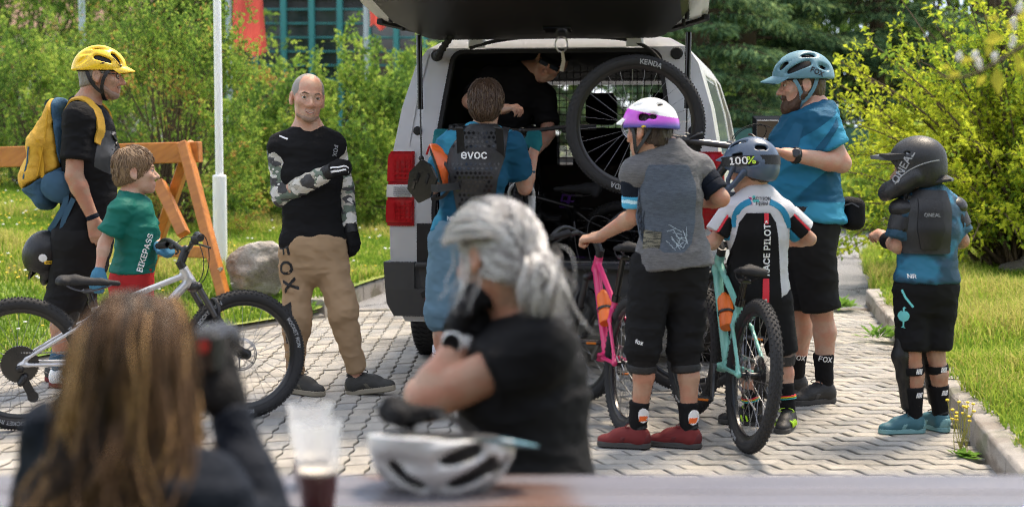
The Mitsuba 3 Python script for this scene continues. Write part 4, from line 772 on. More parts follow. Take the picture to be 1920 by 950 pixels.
    def hand(self, s, side, W, d, palm, curl, thumb, k):
        y = nrm(d); z = -nrm(np.asarray(palm) - y * (np.asarray(palm) @ y)); x = np.cross(y, z); sg = -1 if side == 'R' else 1; L = lambda a, b, c: W + (x * a + y * b + z * c) * k
        s.rbox(L(0, .052, 0), np.array([.040, .050, .014]) * k, np.stack([x, y, z], 1), .013 * k, .012 * k); s.cap(L(0, -.01, 0), L(0, .03, 0), .027 * k, .028 * k, .015 * k)
        for i, (o, ln) in enumerate(((.029, .072), (.010, .080), (-.010, .075), (-.028, .060))):
            a = 0; q = L(sg * o, .092 - .006 * (i == 3), 0); an = 0
            for j, fr in enumerate((.45, .32, .26)):
                an += curl * (.9, 1.25, .9)[j]; e = q + (y * math.cos(an) - z * math.sin(an) + x * sg * o * .8 * max(0, 1 - curl)) * ln * fr * k; s.cap(q, e, (.0095 - .001 * j) * k, (.0088 - .001 * j) * k, .003 * k); q = e
        q = L(sg * .032, .022, -.004); e = L(sg * (.058 - .015 * thumb), .055, -.018 - .012 * thumb); s.cap(q, e, .014 * k, .011 * k, .01 * k); s.cap(e, L(sg * (.060 - .045 * thumb), .088, -.024 - .022 * thumb), .0105 * k, .009 * k, .004 * k)
    def leg(self, side, H, K, A, toe, r=1.0, foot=True):
        H, K, A, toe = (np.asarray(q, float) for q in (H, K, A, toe)); k = self.k * r; s = self.s; bk = nrm(K - A); toe = nrm(toe - bk * (toe @ bk)); s.cap(H, K, .084 * k, .053 * k, .04 * k); m = K + (A - K) * .32 - toe * .014 * k; s.cap(K, m, .050 * k, .054 * k); s.cap(m, A, .054 * k, .034 * k); s.cap(K + toe * .02 * k, K + toe * .022 * k - bk * .03 * k, .036 * k, .034 * k)
        if foot: s.cap(A, A + toe * .085 * k - V(0, 0, .060 * k), .032 * k, .020 * k)
        setattr(self, 'leg' + side, (H, K, A, toe))
    def body(self, res=.0065): 
        self.mesh = self.s.mesh(res, fine=(self.fine[0], self.fine[1], .0042, .0052)); obj('skin', self.mesh, self.sk, self.key, smooth=True); return self.mesh
    def shirt(self, m, hem=-.12, ease=.014, cuff=.62, er=.012, wide=.022, name='shirt', noise=(.006, (9, 9, 5), 3), st=None, collar=1.05, r=1.0, res=.007, fold=None):
        s = Sdf(.03 * self.k); o = Sdf(.04 * self.k); self.tor(o, ease, st); o.clip(self.spine(hem), -self.up); o.clip(self.spine(collar) + self.up * .005, self.N - self.P - self.fw * .30 * np.linalg.norm(self.N - self.P) * -1, .01); sub(s, o)
        for q in 'LR':
            a = getattr(self, 'arm' + q, None)
            if a is None: continue
            S, E, W = a; k = self.k * r; s.cap(self.N + self.up * .006, S + (self.N - S) * .15, .050 * k + ease * .5, .052 * k + er * .5, .05 * k); s.cap(self.spine(.84), S, .066 * k + ease * .5, .058 * k + er * .6, .05 * k)
            if cuff <= 1: sleeve(s, S, S + (E - S) * cuff, .060 * k + er * .6, .050 * k + wide, .04 * k)
            else: s.cap(S, E, .058 * k + er * .5, .046 * k + er, .03 * k); sleeve(s, E, E + (W - E) * (cuff - 1), .047 * k + er, .030 * k + er * .8, .03 * k)
        s.cap(self.N + (self.hc - self.N) * 1.2, self.N + self.up * .012 * self.k + self.up * .03, .062 * self.k, .062 * self.k, .006, -1)
        me = s.mesh(res); me = bumpy(me, *noise) if noise else me
        if fold: me = bumpy(me, fold[0], fold[1], fold[2], True)
        me = bumpy(me, .0016, (15, 15, 22), 21, True); self.shirt_mesh = me; self.shirt_key = obj(name, me, m, self.key, smooth=True); return me
    def trousers(self, m, to=.7, top=.06, ease=.016, r0=.098, r1=.085, name='shorts', noise=(.006, (8, 8, 5), 7), below=None, fold=None, res=.0075):
        """to: where each leg ends, below 1 on the thigh, above on the calf"""
        s = Sdf(.03 * self.k); o = Sdf(.04 * self.k); self.tor(o, ease, [(-.2, .13, .11), (-.06, .166, .118), (.3, .148, .108)]); o.clip(self.spine(top), self.up); sub(s, o)
        for q in 'LR':
            H, K, A, toe = getattr(self, 'leg' + q); k = self.k
            if to <= 1: sleeve(s, H, H + (K - H) * to, r0 * k, r1 * k, .035 * k)
            else: s.cap(H, K, r0 * k, r1 * k, .03 * k); sleeve(s, K, K + (A - K) * (to - 1), r1 * k, (below or .06) * k, .03 * k)
        me = bumpy(s.mesh(res), *noise)
        if fold: me = bumpy(me, fold[0], fold[1], fold[2], True)
        me = bumpy(me, .0018, (15, 15, 22), 23, True); self.short_mesh = me; self.short_key = obj(name, me, m, self.key, smooth=True); return me
    def band(self, a, b, r, m, name, t0, t1, rb=None, par=None, thick=None):
        a, b = np.asarray(a), np.asarray(b); p, q = a + (b - a) * t0, a + (b - a) * t1; rb = r if rb is None else rb; u = nrm(b - a); L = np.linalg.norm(q - p)
        me = moved(lathe([(r - .01, 0), (r, 0), (r + .002, L * .2), (rb + .002, L * .8), (rb, L), (rb - .01, L), (r - .01, 0)], 28), mtx(frame3(x=(1, .1, 0), z=u) if abs(u[0]) < .9 else frame3(x=(0, 1, 0), z=u), p)); return obj(name, me, m, par or self.key, smooth=40)
    def shoe(self, side, up_m, sole_m, L=.29, tilt=0.0, sock=None, sock_h=.12, lace='black_print', z=0.0, toe=None, heel_back=.0):
        H, K, A, t = getattr(self, 'leg' + side); t = np.asarray(t if toe is None else toe, float); t = nrm([t[0], t[1], 0]); R = frame3(y=t, z=(0, 0, 1)); R = R @ rotm([1, 0, 0], tilt); s = L / .29; M = mtx(R, (A[0], A[1], z), s) @ mtx(np.eye(3), (0, .045 - heel_back, 0))
        k = obj('shoe', SHOE[0], up_m, self.key, M=M); obj('sole', SHOE[1], sole_m, k, M=M); obj('laces', SHOE[2], lace, k, M=M); obj('collar', SHOE[3], 'black_print', k, M=M); ac = {'shoe_red': 'shoe_maroon', 'shoe_teal': 'sole_teal', 'shoe_black': 'dark_grey', 'shoe_grey': 'shoe_stone', 'white_plastic': 'shoe_red'}.get(up_m, 'dark_grey'); [obj(n_, SHOE[j_], ac, k, M=M) for n_, j_ in (('toe_cap', 4), ('heel_counter', 5), ('side_panel', 6))]
        if sock:
            b = nrm(K - A); me = Sdf().chain([A - b * .03, A + b * .03, A + b * sock_h], [.042 * self.k, .043 * self.k, .054 * self.k]).clip(A + b * sock_h, b).mesh(.006); obj('sock', bumpy(me, .002, (30, 30, 60), 3), sock, self.key, smooth=True)
        return k
def _shoes():
    s = Sdf(.03).ell((0, -.062, .05), (.036, .048, .042)).cap((0, -.05, .05), (0, .05, .05), .040, .042).ell((0, .105, .034), (.044, .062, .032)).cap((0, -.052, .06), (0, -.055, .098), .042, .040).cap((0, -.01, .08), (0, .06, .055), .035, .034); s.clip((0, 0, .018), (0, 0, -1)); s.clip((0, -.05, .108), (0, -.25, 1)); up = s.mesh(.0055); tc = s.copy(); tc.clip((0, .112, 0), (0, -1, .5), .001); tc.clip((0, .0, .050), (0, .2, 1), .001); hl = s.copy(); hl.clip((0, -.070, 0), (0, 1, .35), .001); hl.clip((0, 0, .082), (0, 0, 1), .001); sd = s.copy(); sd.clip((0, .035, 0), (0, -1, -.5), .001); sd.clip((0, .062, 0), (0, 1, .5), .001); sd.clip((0, 0, .062), (0, 0, 1), .001)
    from shapely.geometry import Point
    from shapely.ops import unary_union
    out = unary_union([Point(0, -.072).buffer(.041, 8), Point(.003, .02).buffer(.041, 8), Point(.002, .12).buffer(.047, 8)]).convex_hull; a = CrossSection([list(out.exterior.coords)[:-1]]) 
    a = a if a.area() > 0 else CrossSection([list(out.exterior.coords)[:-1][::-1]])
    so = Manifold.hull(a.offset(-.008, m3.JoinType.Round).extrude(.003) + a.extrude(.02).translate((0, 0, .006)) + a.offset(-.003, m3.JoinType.Round).extrude(.004).translate((0, 0, .026)))
    for y in np.arange(-.11, .17, .022): so -= Manifold.cube((.2, .005, .006), True).translate((0, float(y), .0))
    lc = []
    for i in range(5):
        y = -.005 + i * .019; z = float(.112 - i * .0135 - .004)
        lc.append(sweep(curve([(-.026, y, z - .016), (0, y + .006, z + .004), (.026, y, z - .016)], 7), .0035, 5))
    lc += [sweep(curve([(0, -.01, .112), (.02 * q, .0, .125), (.045 * q, .01, .112), (.03 * q, -.005, .105)], 10), .0026, 5) for q in (-1, 1)]
    co = lathe([(.034, 0), (.041, .0), (.041, .014), (.034, .014), (.034, 0)], 24).apply_transform(mtx(rotm([1, 0, 0], -14), (0, -.055, .098)))
    return [mikit.ply(up, 'shoe_black', True), mikit.ply(tm(so), 'shoe_sole', 30), mikit.ply(cat(lc), 'black_print', True), mikit.ply(co, 'black_print', 40)] + [mikit.ply(q.mesh(.0045, off=.0018), 'black_print', True) for q in (tc, hl, sd)]
SHOE = _shoes()
# hair and helmets, in the head's own coordinates (x right, y forward, z up, metres on an adult head)
def hair_mesh(thick=.012, line=.055, nape=-.075, back=0.0, noise=(.006, (60, 60, 14), 5), res=.004, sides=-.03, top=0.0):
    s = Sdf(.02).ell((0, -.014, .034), (.077 + thick, .100 + thick, .087 + thick + top)).ell((0, -.045 - back, -.03), (.062 + thick, .058 + thick, .07), k=.03); s.ell((0, .105, -.035), (.085, .075, .085), k=.015, op=-1); s.ell((0, .05, -.09), (.11, .085, .075), k=.02, op=-1)
    for q in (-1, 1): s.ell((q * .095, -.004, -.01), (.03, .026, .036), k=.01, op=-1)
    s.clip((0, -.05, nape), (0, .3, -1), .01); m = s.mesh(res); m = bumpy(m, *noise); return bumpy(m, .0025, (150, 150, 30), 9)
def shell_helmet(r=(.098, .128, .108), c=(0, -.008, .040), rim=-.018, tiltdeg=-6, vents=(), thick=.013, back=-.03, res=.0042, ext=None):
    """open face helmet shell with cut vents"""
    s = Sdf(.012).ell(c, r); rb = (r[0] * .97, r[1] * .55, r[2] * .9)
    s.ell((0, c[1] - .055, c[2] - .03), (r[0] * .93, r[1] * .60, r[2] * .85), k=.03)
    if ext: ext(s)
    s.ell(c, (r[0] - thick, r[1] - thick, r[2] - thick), k=.004, op=-1); s.ell((0, c[1] - .055, c[2] - .03), (r[0] * .93 - thick, r[1] * .60 - thick, r[2] * .85 - thick), k=.004, op=-1)
    if ext: s.ell((0, -.072, .0), (.085 - thick, .062 - thick, .060), k=.004, op=-1)
    for v in vents:
        for q in (-1, 1) if abs(v[0][0]) > 1e-6 else (1,):
            a, b = np.array(v[0]) * [q, 1, 1], np.array(v[1]) * [q, 1, 1]; s.cap(a, b, v[2], v[3] if len(v) > 3 else v[2], k=.006, op=-1)
    t = math.radians(tiltdeg); s.clip((0, 0, c[2] + rim), (0, -math.sin(t), -math.cos(t)), .008); return s.mesh(res, relax=1)
LINER = Sdf(.01).ell((0, -.008, .040), (.0835, .113, .0935)).ell((0, -.063, .010), (.076, .062, .076)).clip((0, 0, .016), (0, .1, -1)).mesh(.007)
def ext_back(s): s.ell((0, -.075, .005), (.085, .062, .055), k=.03)
STD_VENTS = [((.030, .105, .075), (.034, .02, .150), .012), ((.062, .075, .080), (.075, .0, .128), .013), ((.088, .045, .052), (.098, -.03, .075), .012), ((.030, -.05, .150), (.032, -.12, .085), .012), ((.068, -.06, .115), (.066, -.12, .055), .013), ((.0, .115, .085), (.0, .03, .160), .010)]
def visor_mesh(w=.085, l=.075, z=.062, y=.108, droop=.25, th=.004, wrap=.03):
    n, m = 17, 7; v = []
    for s_ in (1, -1):
        for j in range(m):
            t = j / (m - 1)
            for i in range(n):
                u = i / (n - 1) * 2 - 1; ww = w * (1 - .22 * t * t); x = u * ww; yy = y - wrap * u * u * 1.8 + l * t * (1 - .25 * u * u); zz = z - droop * l * t - .018 * u * u + s_ * th / 2; v.append((x, yy, zz))
    f = []
    for s_ in (0, 1):
        for j in range(m - 1):
            for i in range(n - 1):
                a = s_ * n * m + j * n + i; q = [[a, a + 1, a + n + 1], [a, a + n + 1, a + n]]; f += q if s_ == 0 else [x[::-1] for x in q]
    edge = [j * n for j in range(m)] + [(m - 1) * n + i for i in range(1, n)] + [j * n + n - 1 for j in range(m - 2, -1, -1)] + [i for i in range(n - 2, 0, -1)]
    for a, b in zip(edge, edge[1:] + edge[:1]): f += [[a, b, b + n * m], [a, b + n * m, a + n * m]]
    mm = trimesh.Trimesh(v, f, process=False); trimesh.repair.fix_normals(mm); return mm
def helmet(fig, m, label=None, vents=STD_VENTS, vis=None, vis_m=None, strap='black_plastic', **kw):
    H = fig.hm(); hk = obj('helmet', moved(shell_helmet(vents=vents, **kw), H), m, fig.key, smooth=45, label=label); obj('liner', moved(LINER, H), 'black_rubber', hk, smooth=True)
    if vis is not None: obj('visor', moved(vis, H), vis_m or m, hk, smooth=45)
    if strap:
        for q in (-1, 1):
            for a in ((q * .080, .045, .025), (q * .078, -.062, .02)):
                pth = curve([a, (q * .083, (a[1]) * .45, -.045), (q * .064, .022, -.088)], 8); obj('strap', moved(flatband(pth, np.array([[q, 0, 0]] * 8), .017, .003), H), strap, hk, smooth=30)
            pth = curve([(q * .064, .022, -.088), (q * .035, .03, -.118), (0, .032, -.124)], 8); obj('strap', moved(flatband(pth, np.array([[q * .7, 0, -.7]] * 8), .017, .003), H), strap, hk, smooth=30)
    return hk

def tufts(fig, hm, m, n=500, L=.05, r0=.0022, seed=1, crown=(0, -.05, .13), par=None, lift=.0015, jitter=.25):
    """short locks that lie on the hair's surface and run away from the crown"""
    from scipy.spatial import cKDTree
    r = np.random.default_rng(seed); v, nn = np.asarray(hm.vertices), np.asarray(hm.vertex_normals); tree_ = cKDTree(v); out = []
    for i in r.integers(0, len(v), n):
        q = v[i].copy(); d = q - np.array(crown); l = L * r.uniform(.6, 1.3); d = d / max(np.linalg.norm(d), 1e-6) + r.normal(0, jitter, 3) + V(0, 0, -.5 if q[2] < .09 else 0); pts = []
        for j in range(6):
            k = tree_.query(q)[1]; no = nn[k]; q = v[k] + no * (lift + .0015 * j * r.uniform(0, 1)) if j else v[k] + no * .0005; pts.append(q.copy()); t = nrm(d - no * (d @ no)); q = q + t * l / 5
        pts = np.array(pts); out.append(sweep(pts, r0 * np.array([.6, 1, 1, .9, .7, .2]), 5))
    return obj('hair_locks', moved(cat(out), fig.hm()), m, par or fig.key, smooth=True, kind='stuff')
# ------------------------------------------------------------------ the people
def decal(fig_mesh, txt, h, o, right, up, n, m, par, bold=True, name='print', rot=0, mesh=None, lift=.002, depth=.002):
    t = text(txt, h, depth, bold) if mesh is None else mesh
    if rot: t.apply_transform(mtx(rotm([0, 0, 1], rot)))
    return obj(name, drape(t, fig_mesh, o, right, up, n, lift=lift), m, par, smooth=False)
def panel(fig_mesh, poly, o, right, up, n, m, par, name='panel', thick=.003, edge=.02, smooth=35, lift=.0005): return obj(name, drape(sheet(poly, thick, edge), fig_mesh, o, right, up, n, lift=lift), m, par, smooth=smooth)
FOLD = (.0045, (7, 7, 16), 11)
# --- bald man in the camouflage sleeved jersey
def bald_man():
    key = thing('person', 'smiling man with cropped grey hair, black jersey with camouflage sleeves and tan trousers', 'person'); f = Fig(key, 8.41, 1.0, 1.10, .97, 'skin_fair'); p = f.p
    f.head(p(577, 184), (.30, -.95, -.06), (.10, .03, 1)); N = p(578, 246, .02); f.torso(N, p(588, 452), V(-.97, -.25, 0), -.01); f.neck(N)
    f.arm('R', p(526, 276, .0), p(530, 366, -.02), p(617, 322, -.22), hand=(.85, -.2, .25), palm=(.1, .9, -.3), curl=1.25, r=1.04); f.arm('L', p(623, 274, .05), p(642, 352, .10), p(657, 428, .02), hand=(.25, -.1, -1), palm=(-.7, .7, 0), curl=.45)
    f.leg('R', p(558, 462), p(556, 590, -.05), p(554, 715, .05), (.75, -.65, 0)); f.leg('L', p(615, 462, .02), p(642, 585, -.05), p(672, 712, .02), (.95, -.3, 0)); f.body(); f.eyes((.05, 1, .02)); f.brows('brow_brown')
    fc = f.hl((0, .2, -.066)); u_, r_, n_ = f.R[:, 2], -f.R[:, 0], f.R[:, 1]; sm_ = lambda w, h0, h1: [(x * w, h1 * (1 - x * x) + .007 * x * x) for x in np.linspace(-1, 1, 15)] + [(x * w, h0 * (1 - x * x) + .007 * x * x) for x in np.linspace(.93, -.93, 14)]
    lk = panel(f.mesh, sm_(.030, -.0105, .0045), fc, r_, u_, n_, 'lips', key, 'lips', thick=.0025, edge=.006, lift=.0003); panel(f.mesh, sm_(.025, -.0045, .001), fc, r_, u_, n_, 'mouth_dark', lk, 'mouth', thick=.0012, edge=.006, lift=.0022); panel(f.mesh, sm_(.019, -.0022, .0006), fc, r_, u_, n_, 'teeth', lk, 'teeth', thick=.0012, edge=.006, lift=.0030)
    h = Sdf(.02).ell((0, -.014, .030), (.0785, .1015, .0875)).ell((0, .100, .066), (.060, .082, .070), k=.02, op=-1).ell((0, .105, -.035), (.085, .075, .085), k=.015, op=-1).ell((0, .05, -.09), (.11, .085, .075), k=.02, op=-1).ell((.095, -.004, -.01), (.03, .022, .036), k=.01, op=-1).ell((-.095, -.004, -.01), (.03, .022, .036), k=.01, op=-1).clip((0, -.05, -.055), (0, .3, -1), .01)
    obj('hair', moved(bumpy(h.mesh(.004), .0015, (190, 190, 90), 5), f.hm()), 'hair_grey', key, smooth=True)
    b = Sdf(.012).ell((0, .077, -.098), (.027, .020, .018)).cap((-.045, .048, -.082), (-.02, .082, -.094), .012, .010).cap((.045, .048, -.082), (.02, .082, -.094), .012, .010).cap((-.020, .0885, -.0535), (.020, .0885, -.0535), .0055).mesh(.0035); obj('beard', moved(bumpy(b, .0018, (210, 210, 210), 6), f.hm()), 'stubble', key, smooth=True)
    tp = f.trousers('cloth_tan', to=1.86, r0=.098, r1=.074, below=.047, name='trousers', ease=.014, noise=(.014, (6, 6, 6), 7), fold=(.007, (9, 9, 11), 4))
    for a, dx, dy in (('F', 531, 470), ('O', 537, 502), ('X', 545, 534)): decal(tp, a, .078, f.p(dx, dy, -.1), nrm([.8, -.6, 0]), Z, nrm([-.45, -.9, 0]), 'black_print', f.short_key, rot=-82 if a != 'X' else -75)
    k1 = nrm([-.3, -.95, 0]); panel(tp, [(-.02, .08), (.015, .10), (.028, .03), (.012, -.05), (-.012, -.13), (-.03, -.13), (-.02, -.03)], f.p(543, 600, -.1), nrm([.95, -.3, 0]), Z, k1, 'black_print', f.short_key, 'ventilation_panel')
    for q, L_ in (('R', .285), ('L', .295)): f.shoe(q, 'shoe_grey', 'shoe_tan_sole', L_, tilt=9 if q == 'L' else 0, toe=(.8, -.6, 0) if q == 'R' else (.97, -.25, 0), z=.0 if q == 'R' else -.005)
    sh = f.shirt('cloth_black', hem=-.05, collar=.99, cuff=.10, ease=.010, er=.004, wide=.006, noise=(.006, (8, 8, 5), 3), name='jersey', fold=(.005, (6, 6, 13), 12))
    nk = nrm(f.hc - f.N); obj('collar', moved(lathe([(.060, -.020), (.076, -.014), (.074, .004), (.067, .012), (.060, .010), (.060, -.020)], 32), mtx(frame3(x=(1, .1, 0), z=nk), f.N + nk * .022)), 'cloth_black', f.shirt_key, smooth=50)
    for q, u in (('R', 1.97), ('L', 1.95)):
        S, E, W = getattr(f, 'arm' + q); s = Sdf(.03); a = S + (E - S) * .06; s.cap(a, E, .070, .056, .03); sleeve(s, E, E + (W - E) * (u - 1), .056, .040, .03); s.clip(S + (E - S) * .04 , S - E); obj('sleeve', bumpy(bumpy(s.mesh(.0065), .005, (12, 12, 12), 4), .005, (16, 16, 16), 6, True), 'camouflage', f.shirt_key, smooth=True)
        g = f.hands[q]; gk = obj('glove', g.mesh(.0045, off=.0035), 'cloth_black', key, smooth=True)
        hm = scene[gk]; d = nrm(W - E); f.band(W - d * .03, W + d * .03, .036, 'black_print', 'cuff', 0, 1, par=gk)
    gm = f.hands['R'].mesh(.0045, off=.0035); W = f.armR[2]
    for o in (-.020, .004): panel(gm, [(-.05, -.004), (.05, -.004), (.05, .004), (-.05, .004)], W + V(.055, -.05, .035 + o), nrm([.85, -.2, .25]), nrm([-.2, -.3, 1]), nrm([-.05, -.75, .6]), 'white_print', gk, 'stripe', thick=.002)
    decal(sh, 'FOX', .022, f.p(632, 283, -.1), nrm([.95, .1, 0]), Z, nrm([.25, -1, 0]), 'grey_print', f.shirt_key, rot=-100)
    panel(sh, [(-.03, -.004), (.03, -.006), (.03, .004), (-.03, .004)], f.p(528, 248, -.1), nrm([.9, 0, -.6]), nrm([.5, 0, .9]), nrm([-.1, -.8, .6]), 'white_print', f.shirt_key, 'shoulder_stripe')
def f_camo(p, n, uv):
    q = p * 1.0; a = fbm(q.x * 13 + 3, q.y * 13, q.z * 17, 3); b = fbm(q.x * 14 + 40, q.y * 14 + 9, q.z * 19, 3); c = fbm(q.x * 15 + 80, q.y * 15, q.z * 20 + 33, 3)
    col = mix((0.42, 0.40, 0.34), (0.13, 0.17, 0.135), smoothstep(.515, .53, a)); col = mix(col, (0.055, 0.055, 0.058), smoothstep(.53, .545, b)); return mix(col, (0.62, 0.61, 0.57), smoothstep(.60, .61, c))
mat('camouflage', proc(f_camo), .8, bump=(weave, .0035), sheen=.2); mat('mouth_dark', (0.06, 0.02, 0.018), .6); mat('brow_brown', (0.12, 0.075, 0.05), .7); mat('stubble', (0.25, 0.16, 0.115), .7)
bald_man()
# --- man with the yellow helmet and the backpack
mat('helmet_yellow', (0.78, 0.50, 0.012), .28, clearcoat=.6, clearcoat_gloss=.9)
def yellow_man():
    key = thing('person', 'man in profile with a yellow helmet, black polo shirt and black shorts', 'person'); f = Fig(key, 8.7, 1.03, 1.10, 1.08, 'skin'); p = f.p
    f.head(p(190, 141), (1, .10, -.10), (.06, 0, 1)); N = p(160, 205, .0); f.torso(N, p(152, 440), V(.1, -1, 0), .045); f.neck(N)
    f.arm('R', p(146, 222, -.19), p(139, 330, -.22), p(176, 412, -.20), hand=(.12, -.02, -1), palm=(-.1, 1, 0), curl=.5, r=1.08); f.arm('L', p(170, 222, .19), p(178, 330, .22), p(200, 400, .15), hand=(.2, 0, -1), palm=(-.1, -1, 0), curl=.6)
    f.leg('R', p(146, 455, -.09), p(120, 575, -.10), p(112, 692, -.05), (.75, -.5, 0)); f.leg('L', p(156, 455, .1), p(142, 575, .1), p(104, 690, .15), (.85, .2, 0)); f.body(.0075); f.eyes((0, 1, -.05)); f.brows('hair_brown')
    obj('hair', moved(hair_mesh(.003, nape=-.06), f.hm()), 'hair_grey', key, smooth=True)
    b = Sdf(.02).ell((0, .062, -.092), (.036, .036, .026)).cap((-.058, .02, -.06), (-.035, .062, -.088), .016, .016).cap((.058, .02, -.06), (.035, .062, -.088), .016, .016).cap((-.026, .092, -.053), (.026, .092, -.053), .007).mesh(.004); obj('beard', moved(bumpy(b, .002, (210, 210, 210), 6), f.hm()), 'stubble', key, smooth=True)
    gl = [cyl((q * .072, .0, .010), (q * .068, .078, .012), .0025, 6) for q in (-1, 1)] + [sweep([(q * .032 + .022 * math.cos(t), .092 - .01 * abs(math.cos(t)), .004 + .015 * math.sin(t)) for t in np.linspace(0, 6.283, 17)[:-1]], .0018, 5, closed=True) for q in (-1, 1)] + [cyl((-.01, .098, .008), (.01, .098, .008), .002, 6)]
    obj('glasses', moved(cat(gl), f.hm()), 'black_gloss', key, smooth=True)
    V_ = [((.048, .10, .070), (.054, .060, .108), .011, .014), ((.082, .055, .072), (.090, -.020, .088), .012, .016), ((.090, -.075, .080), (.082, -.105, .050), .020, .016), ((.048, .02, .138), (.050, -.06, .130), .013), ((.078, -.055, .108), (.066, -.105, .098), .015), ((0, .10, .10), (0, .03, .150), .010)]
    hk = helmet(f, 'helmet_yellow', vents=V_, vis=visor_mesh(.082, .060, .062, .104, .45), ext=ext_back)
    hm_ = moved(shell_helmet(vents=V_, ext=ext_back), f.hm()); decal(hm_, 'ALPINA', .013, f.hl((.11, .082, .085)), f.R @ nrm([0, 1, -.28]), f.R @ V(0, .25, 1), f.R @ V(1, 0, .2), 'black_print', hk, rot=-30); panel(hm_, [(-.012, 0), (.008, .004), (.02, .022), (.006, .014)], f.hl((.11, .015, .055)), f.R @ V(0, 1, 0), Z, f.R @ V(1, 0, .2), 'black_print', hk, 'emblem')
    f.trousers('cloth_black2', to=1.03, r0=.125, r1=.098, ease=.03, top=.05, fold=(.006, (7, 7, 10), 4)); sh = f.shirt('cloth_black', hem=-.06, ease=.02, cuff=.70, wide=.024, er=.016, name='polo_shirt', fold=(.006, (6, 6, 12), 5))
    c = f.spine(.98); obj('collar', moved(lathe([(.062, -.02), (.078, .03), (.072, .035), (.058, -.02)], 24), mtx(frame3(x=(0, 1, 0), z=(-.12, 0, 1)), c + V(.01, 0, .01))), 'cloth_black', f.shirt_key, smooth=40)
    panel(sh, [(-.035, -.08), (.04, -.13), (.05, .1), (-.01, .13)], p(178, 285, -.3), X, Z, -Y, 'dark_grey', f.shirt_key, 'chest_panel')
    W, E = f.armR[2], f.armR[1]; d = nrm(W - E); wb = f.band(W - d * .03, W - d * .005, .033, 'cloth_navy', 'wristband', 0, 1)
    for q in 'RL':
        H, K, A, t = getattr(f, 'leg' + q); u = nrm(A - K); f.band(K, A, .062, 'cloth_black', 'knee_strap', .06, .13); g = Sdf(.02).ell(K + t * .055, (.05, .05, .11), np.eye(3)).mesh(.009); obj('knee_pad', g, 'black_plastic', key, smooth=True)
        f.shoe(q, 'white_plastic' if q == 'R' else 'shoe_grey', 'shoe_red', .30, toe=(.85, -.5, 0), sock='pack_blue', sock_h=.10)
    # backpack: hangs on him, a thing of its own
    bp = thing('backpack', 'yellow and blue cycling backpack worn by the man in the yellow helmet', 'backpack'); s = Sdf(.05)
    fy = .0; c0, c1, c2, c3 = p(112, 200, fy), p(86, 270, fy), p(72, 335, fy), p(88, 372, fy); s.seg(c0, c1, (.13, .055), (.15, .085), Y).seg(c1, c2, (.15, .085), (.15, .085), Y).seg(c2, c3, (.15, .085), (.13, .06), Y).seg(p(118, 240, fy), p(112, 345, fy), (.14, .05), (.14, .06), Y)
    full = s.copy(); s.clip(p(74, 338), nrm(V(.55, 0, -1)), .01); s.clip(p(112, 250), nrm(V(1, 0, .12)), .01); up_ = bumpy(bumpy(s.mesh(.008), .008, (10, 10, 7), 4), .006, (9, 9, 14), 4, True); obj('upper_body', up_, 'pack_yellow', bp, smooth=True)
    lo = full.copy(); lo.clip(p(74, 341), -nrm(V(.55, 0, -1)), .01); obj('lower_body', bumpy(bumpy(lo.mesh(.008), .008, (10, 10, 9), 5), .006, (9, 9, 16), 4, True), 'pack_blue', bp, smooth=True)
    bk_ = full.copy(); bk_.clip(p(113, 250), -nrm(V(1, 0, .12)), .01); bk_.clip(p(74, 335), nrm(V(.55, 0, -1)), .01); obj('back_panel', bumpy(bk_.mesh(.008, off=-.004), .004, (12, 12, 12), 5), 'pack_blue', bp, smooth=True)
    pk = Sdf(.03).ell(p(106, 348, -.14), (.085, .055, .085)).ell(p(118, 356, -.12), (.08, .06, .07)).mesh(.008); obj('hip_pocket', bumpy(pk, .008, (14, 14, 14), 3), 'pack_blue', bp, smooth=True)
    obj('compression_strap', ribbon(up_, [p(75, 262, -.12), p(79, 300, -.14), p(80, 333, -.14)], -Y, .020), 'strap_yellow', bp, smooth=30); obj('zip', ribbon(up_, [p(64, 275, -.11), p(60, 305, -.11), p(57, 335, -.1)], nrm([-.5, -1, 0]), .008), 'pack_blue', bp, smooth=30); obj('zip', ribbon(up_, [p(93, 205, -.1), p(87, 255, -.13), p(72, 330, -.13)], -Y, .006), 'strap_yellow', bp, smooth=30)
    obj('haul_loop', sweep(curve([p(98, 200, 0), p(90, 188, 0), p(86, 192, 0), p(95, 204, 0)], 10), .008, 6, flat=.4), 'pack_blue', bp)
    for sd in (-1, 1):
        sh_path = [p(114, 205, sd * .10), p(127, 187, sd * .10), p(146, 181, sd * .11), p(166, 190, sd * .12), p(178, 212, sd * .13), p(182, 240, sd * .14), p(172, 265, sd * .15)]; cv = curve(sh_path, 22); nn = np.array([nrm(V(q[0] - p(146, 250)[0], 0 if sd < 0 else 0, q[2] - p(146, 250)[2]) + V(0, sd * .06, 0)) for q in cv])
        obj('shoulder_strap', ribbon(f.shirt_mesh, cv, nn, .062, .010, lift=.004), 'pack_yellow', bp, smooth=30)
        cv = curve([p(184, 240, sd * .10), p(194, 262, sd * .10), p(202, 312, sd * .10)], 8); obj('harness_strap', flatband(cv, np.array([[1, sd * .4, .1]] * 8), .035, .008), 'strap_yellow', bp, smooth=30)
    obj('sternum_strap', sweep(curve([p(181, 240, -.12), p(196, 240, -.05), p(196, 240, .05), p(181, 240, .12)], 12), .012, 6, flat=.3), 'black_plastic', bp)
    obj('hip_belt', flatband(curve([p(118, 352, -.16), p(124, 372, -.17), p(112, 402, -.17), p(98, 425, -.14), p(92, 432, -.1)], 12), np.array([[0, -1, 0]] * 12), .030, .006), 'pack_blue', bp, smooth=30); obj('belt_end', flatband(np.array([p(138, 372, -.19), p(120, 410, -.19), p(114, 440, -.17), p(118, 462, -.17)]), np.array([[0, -1, 0]] * 4), .028, .005), 'pack_blue', bp, smooth=30)
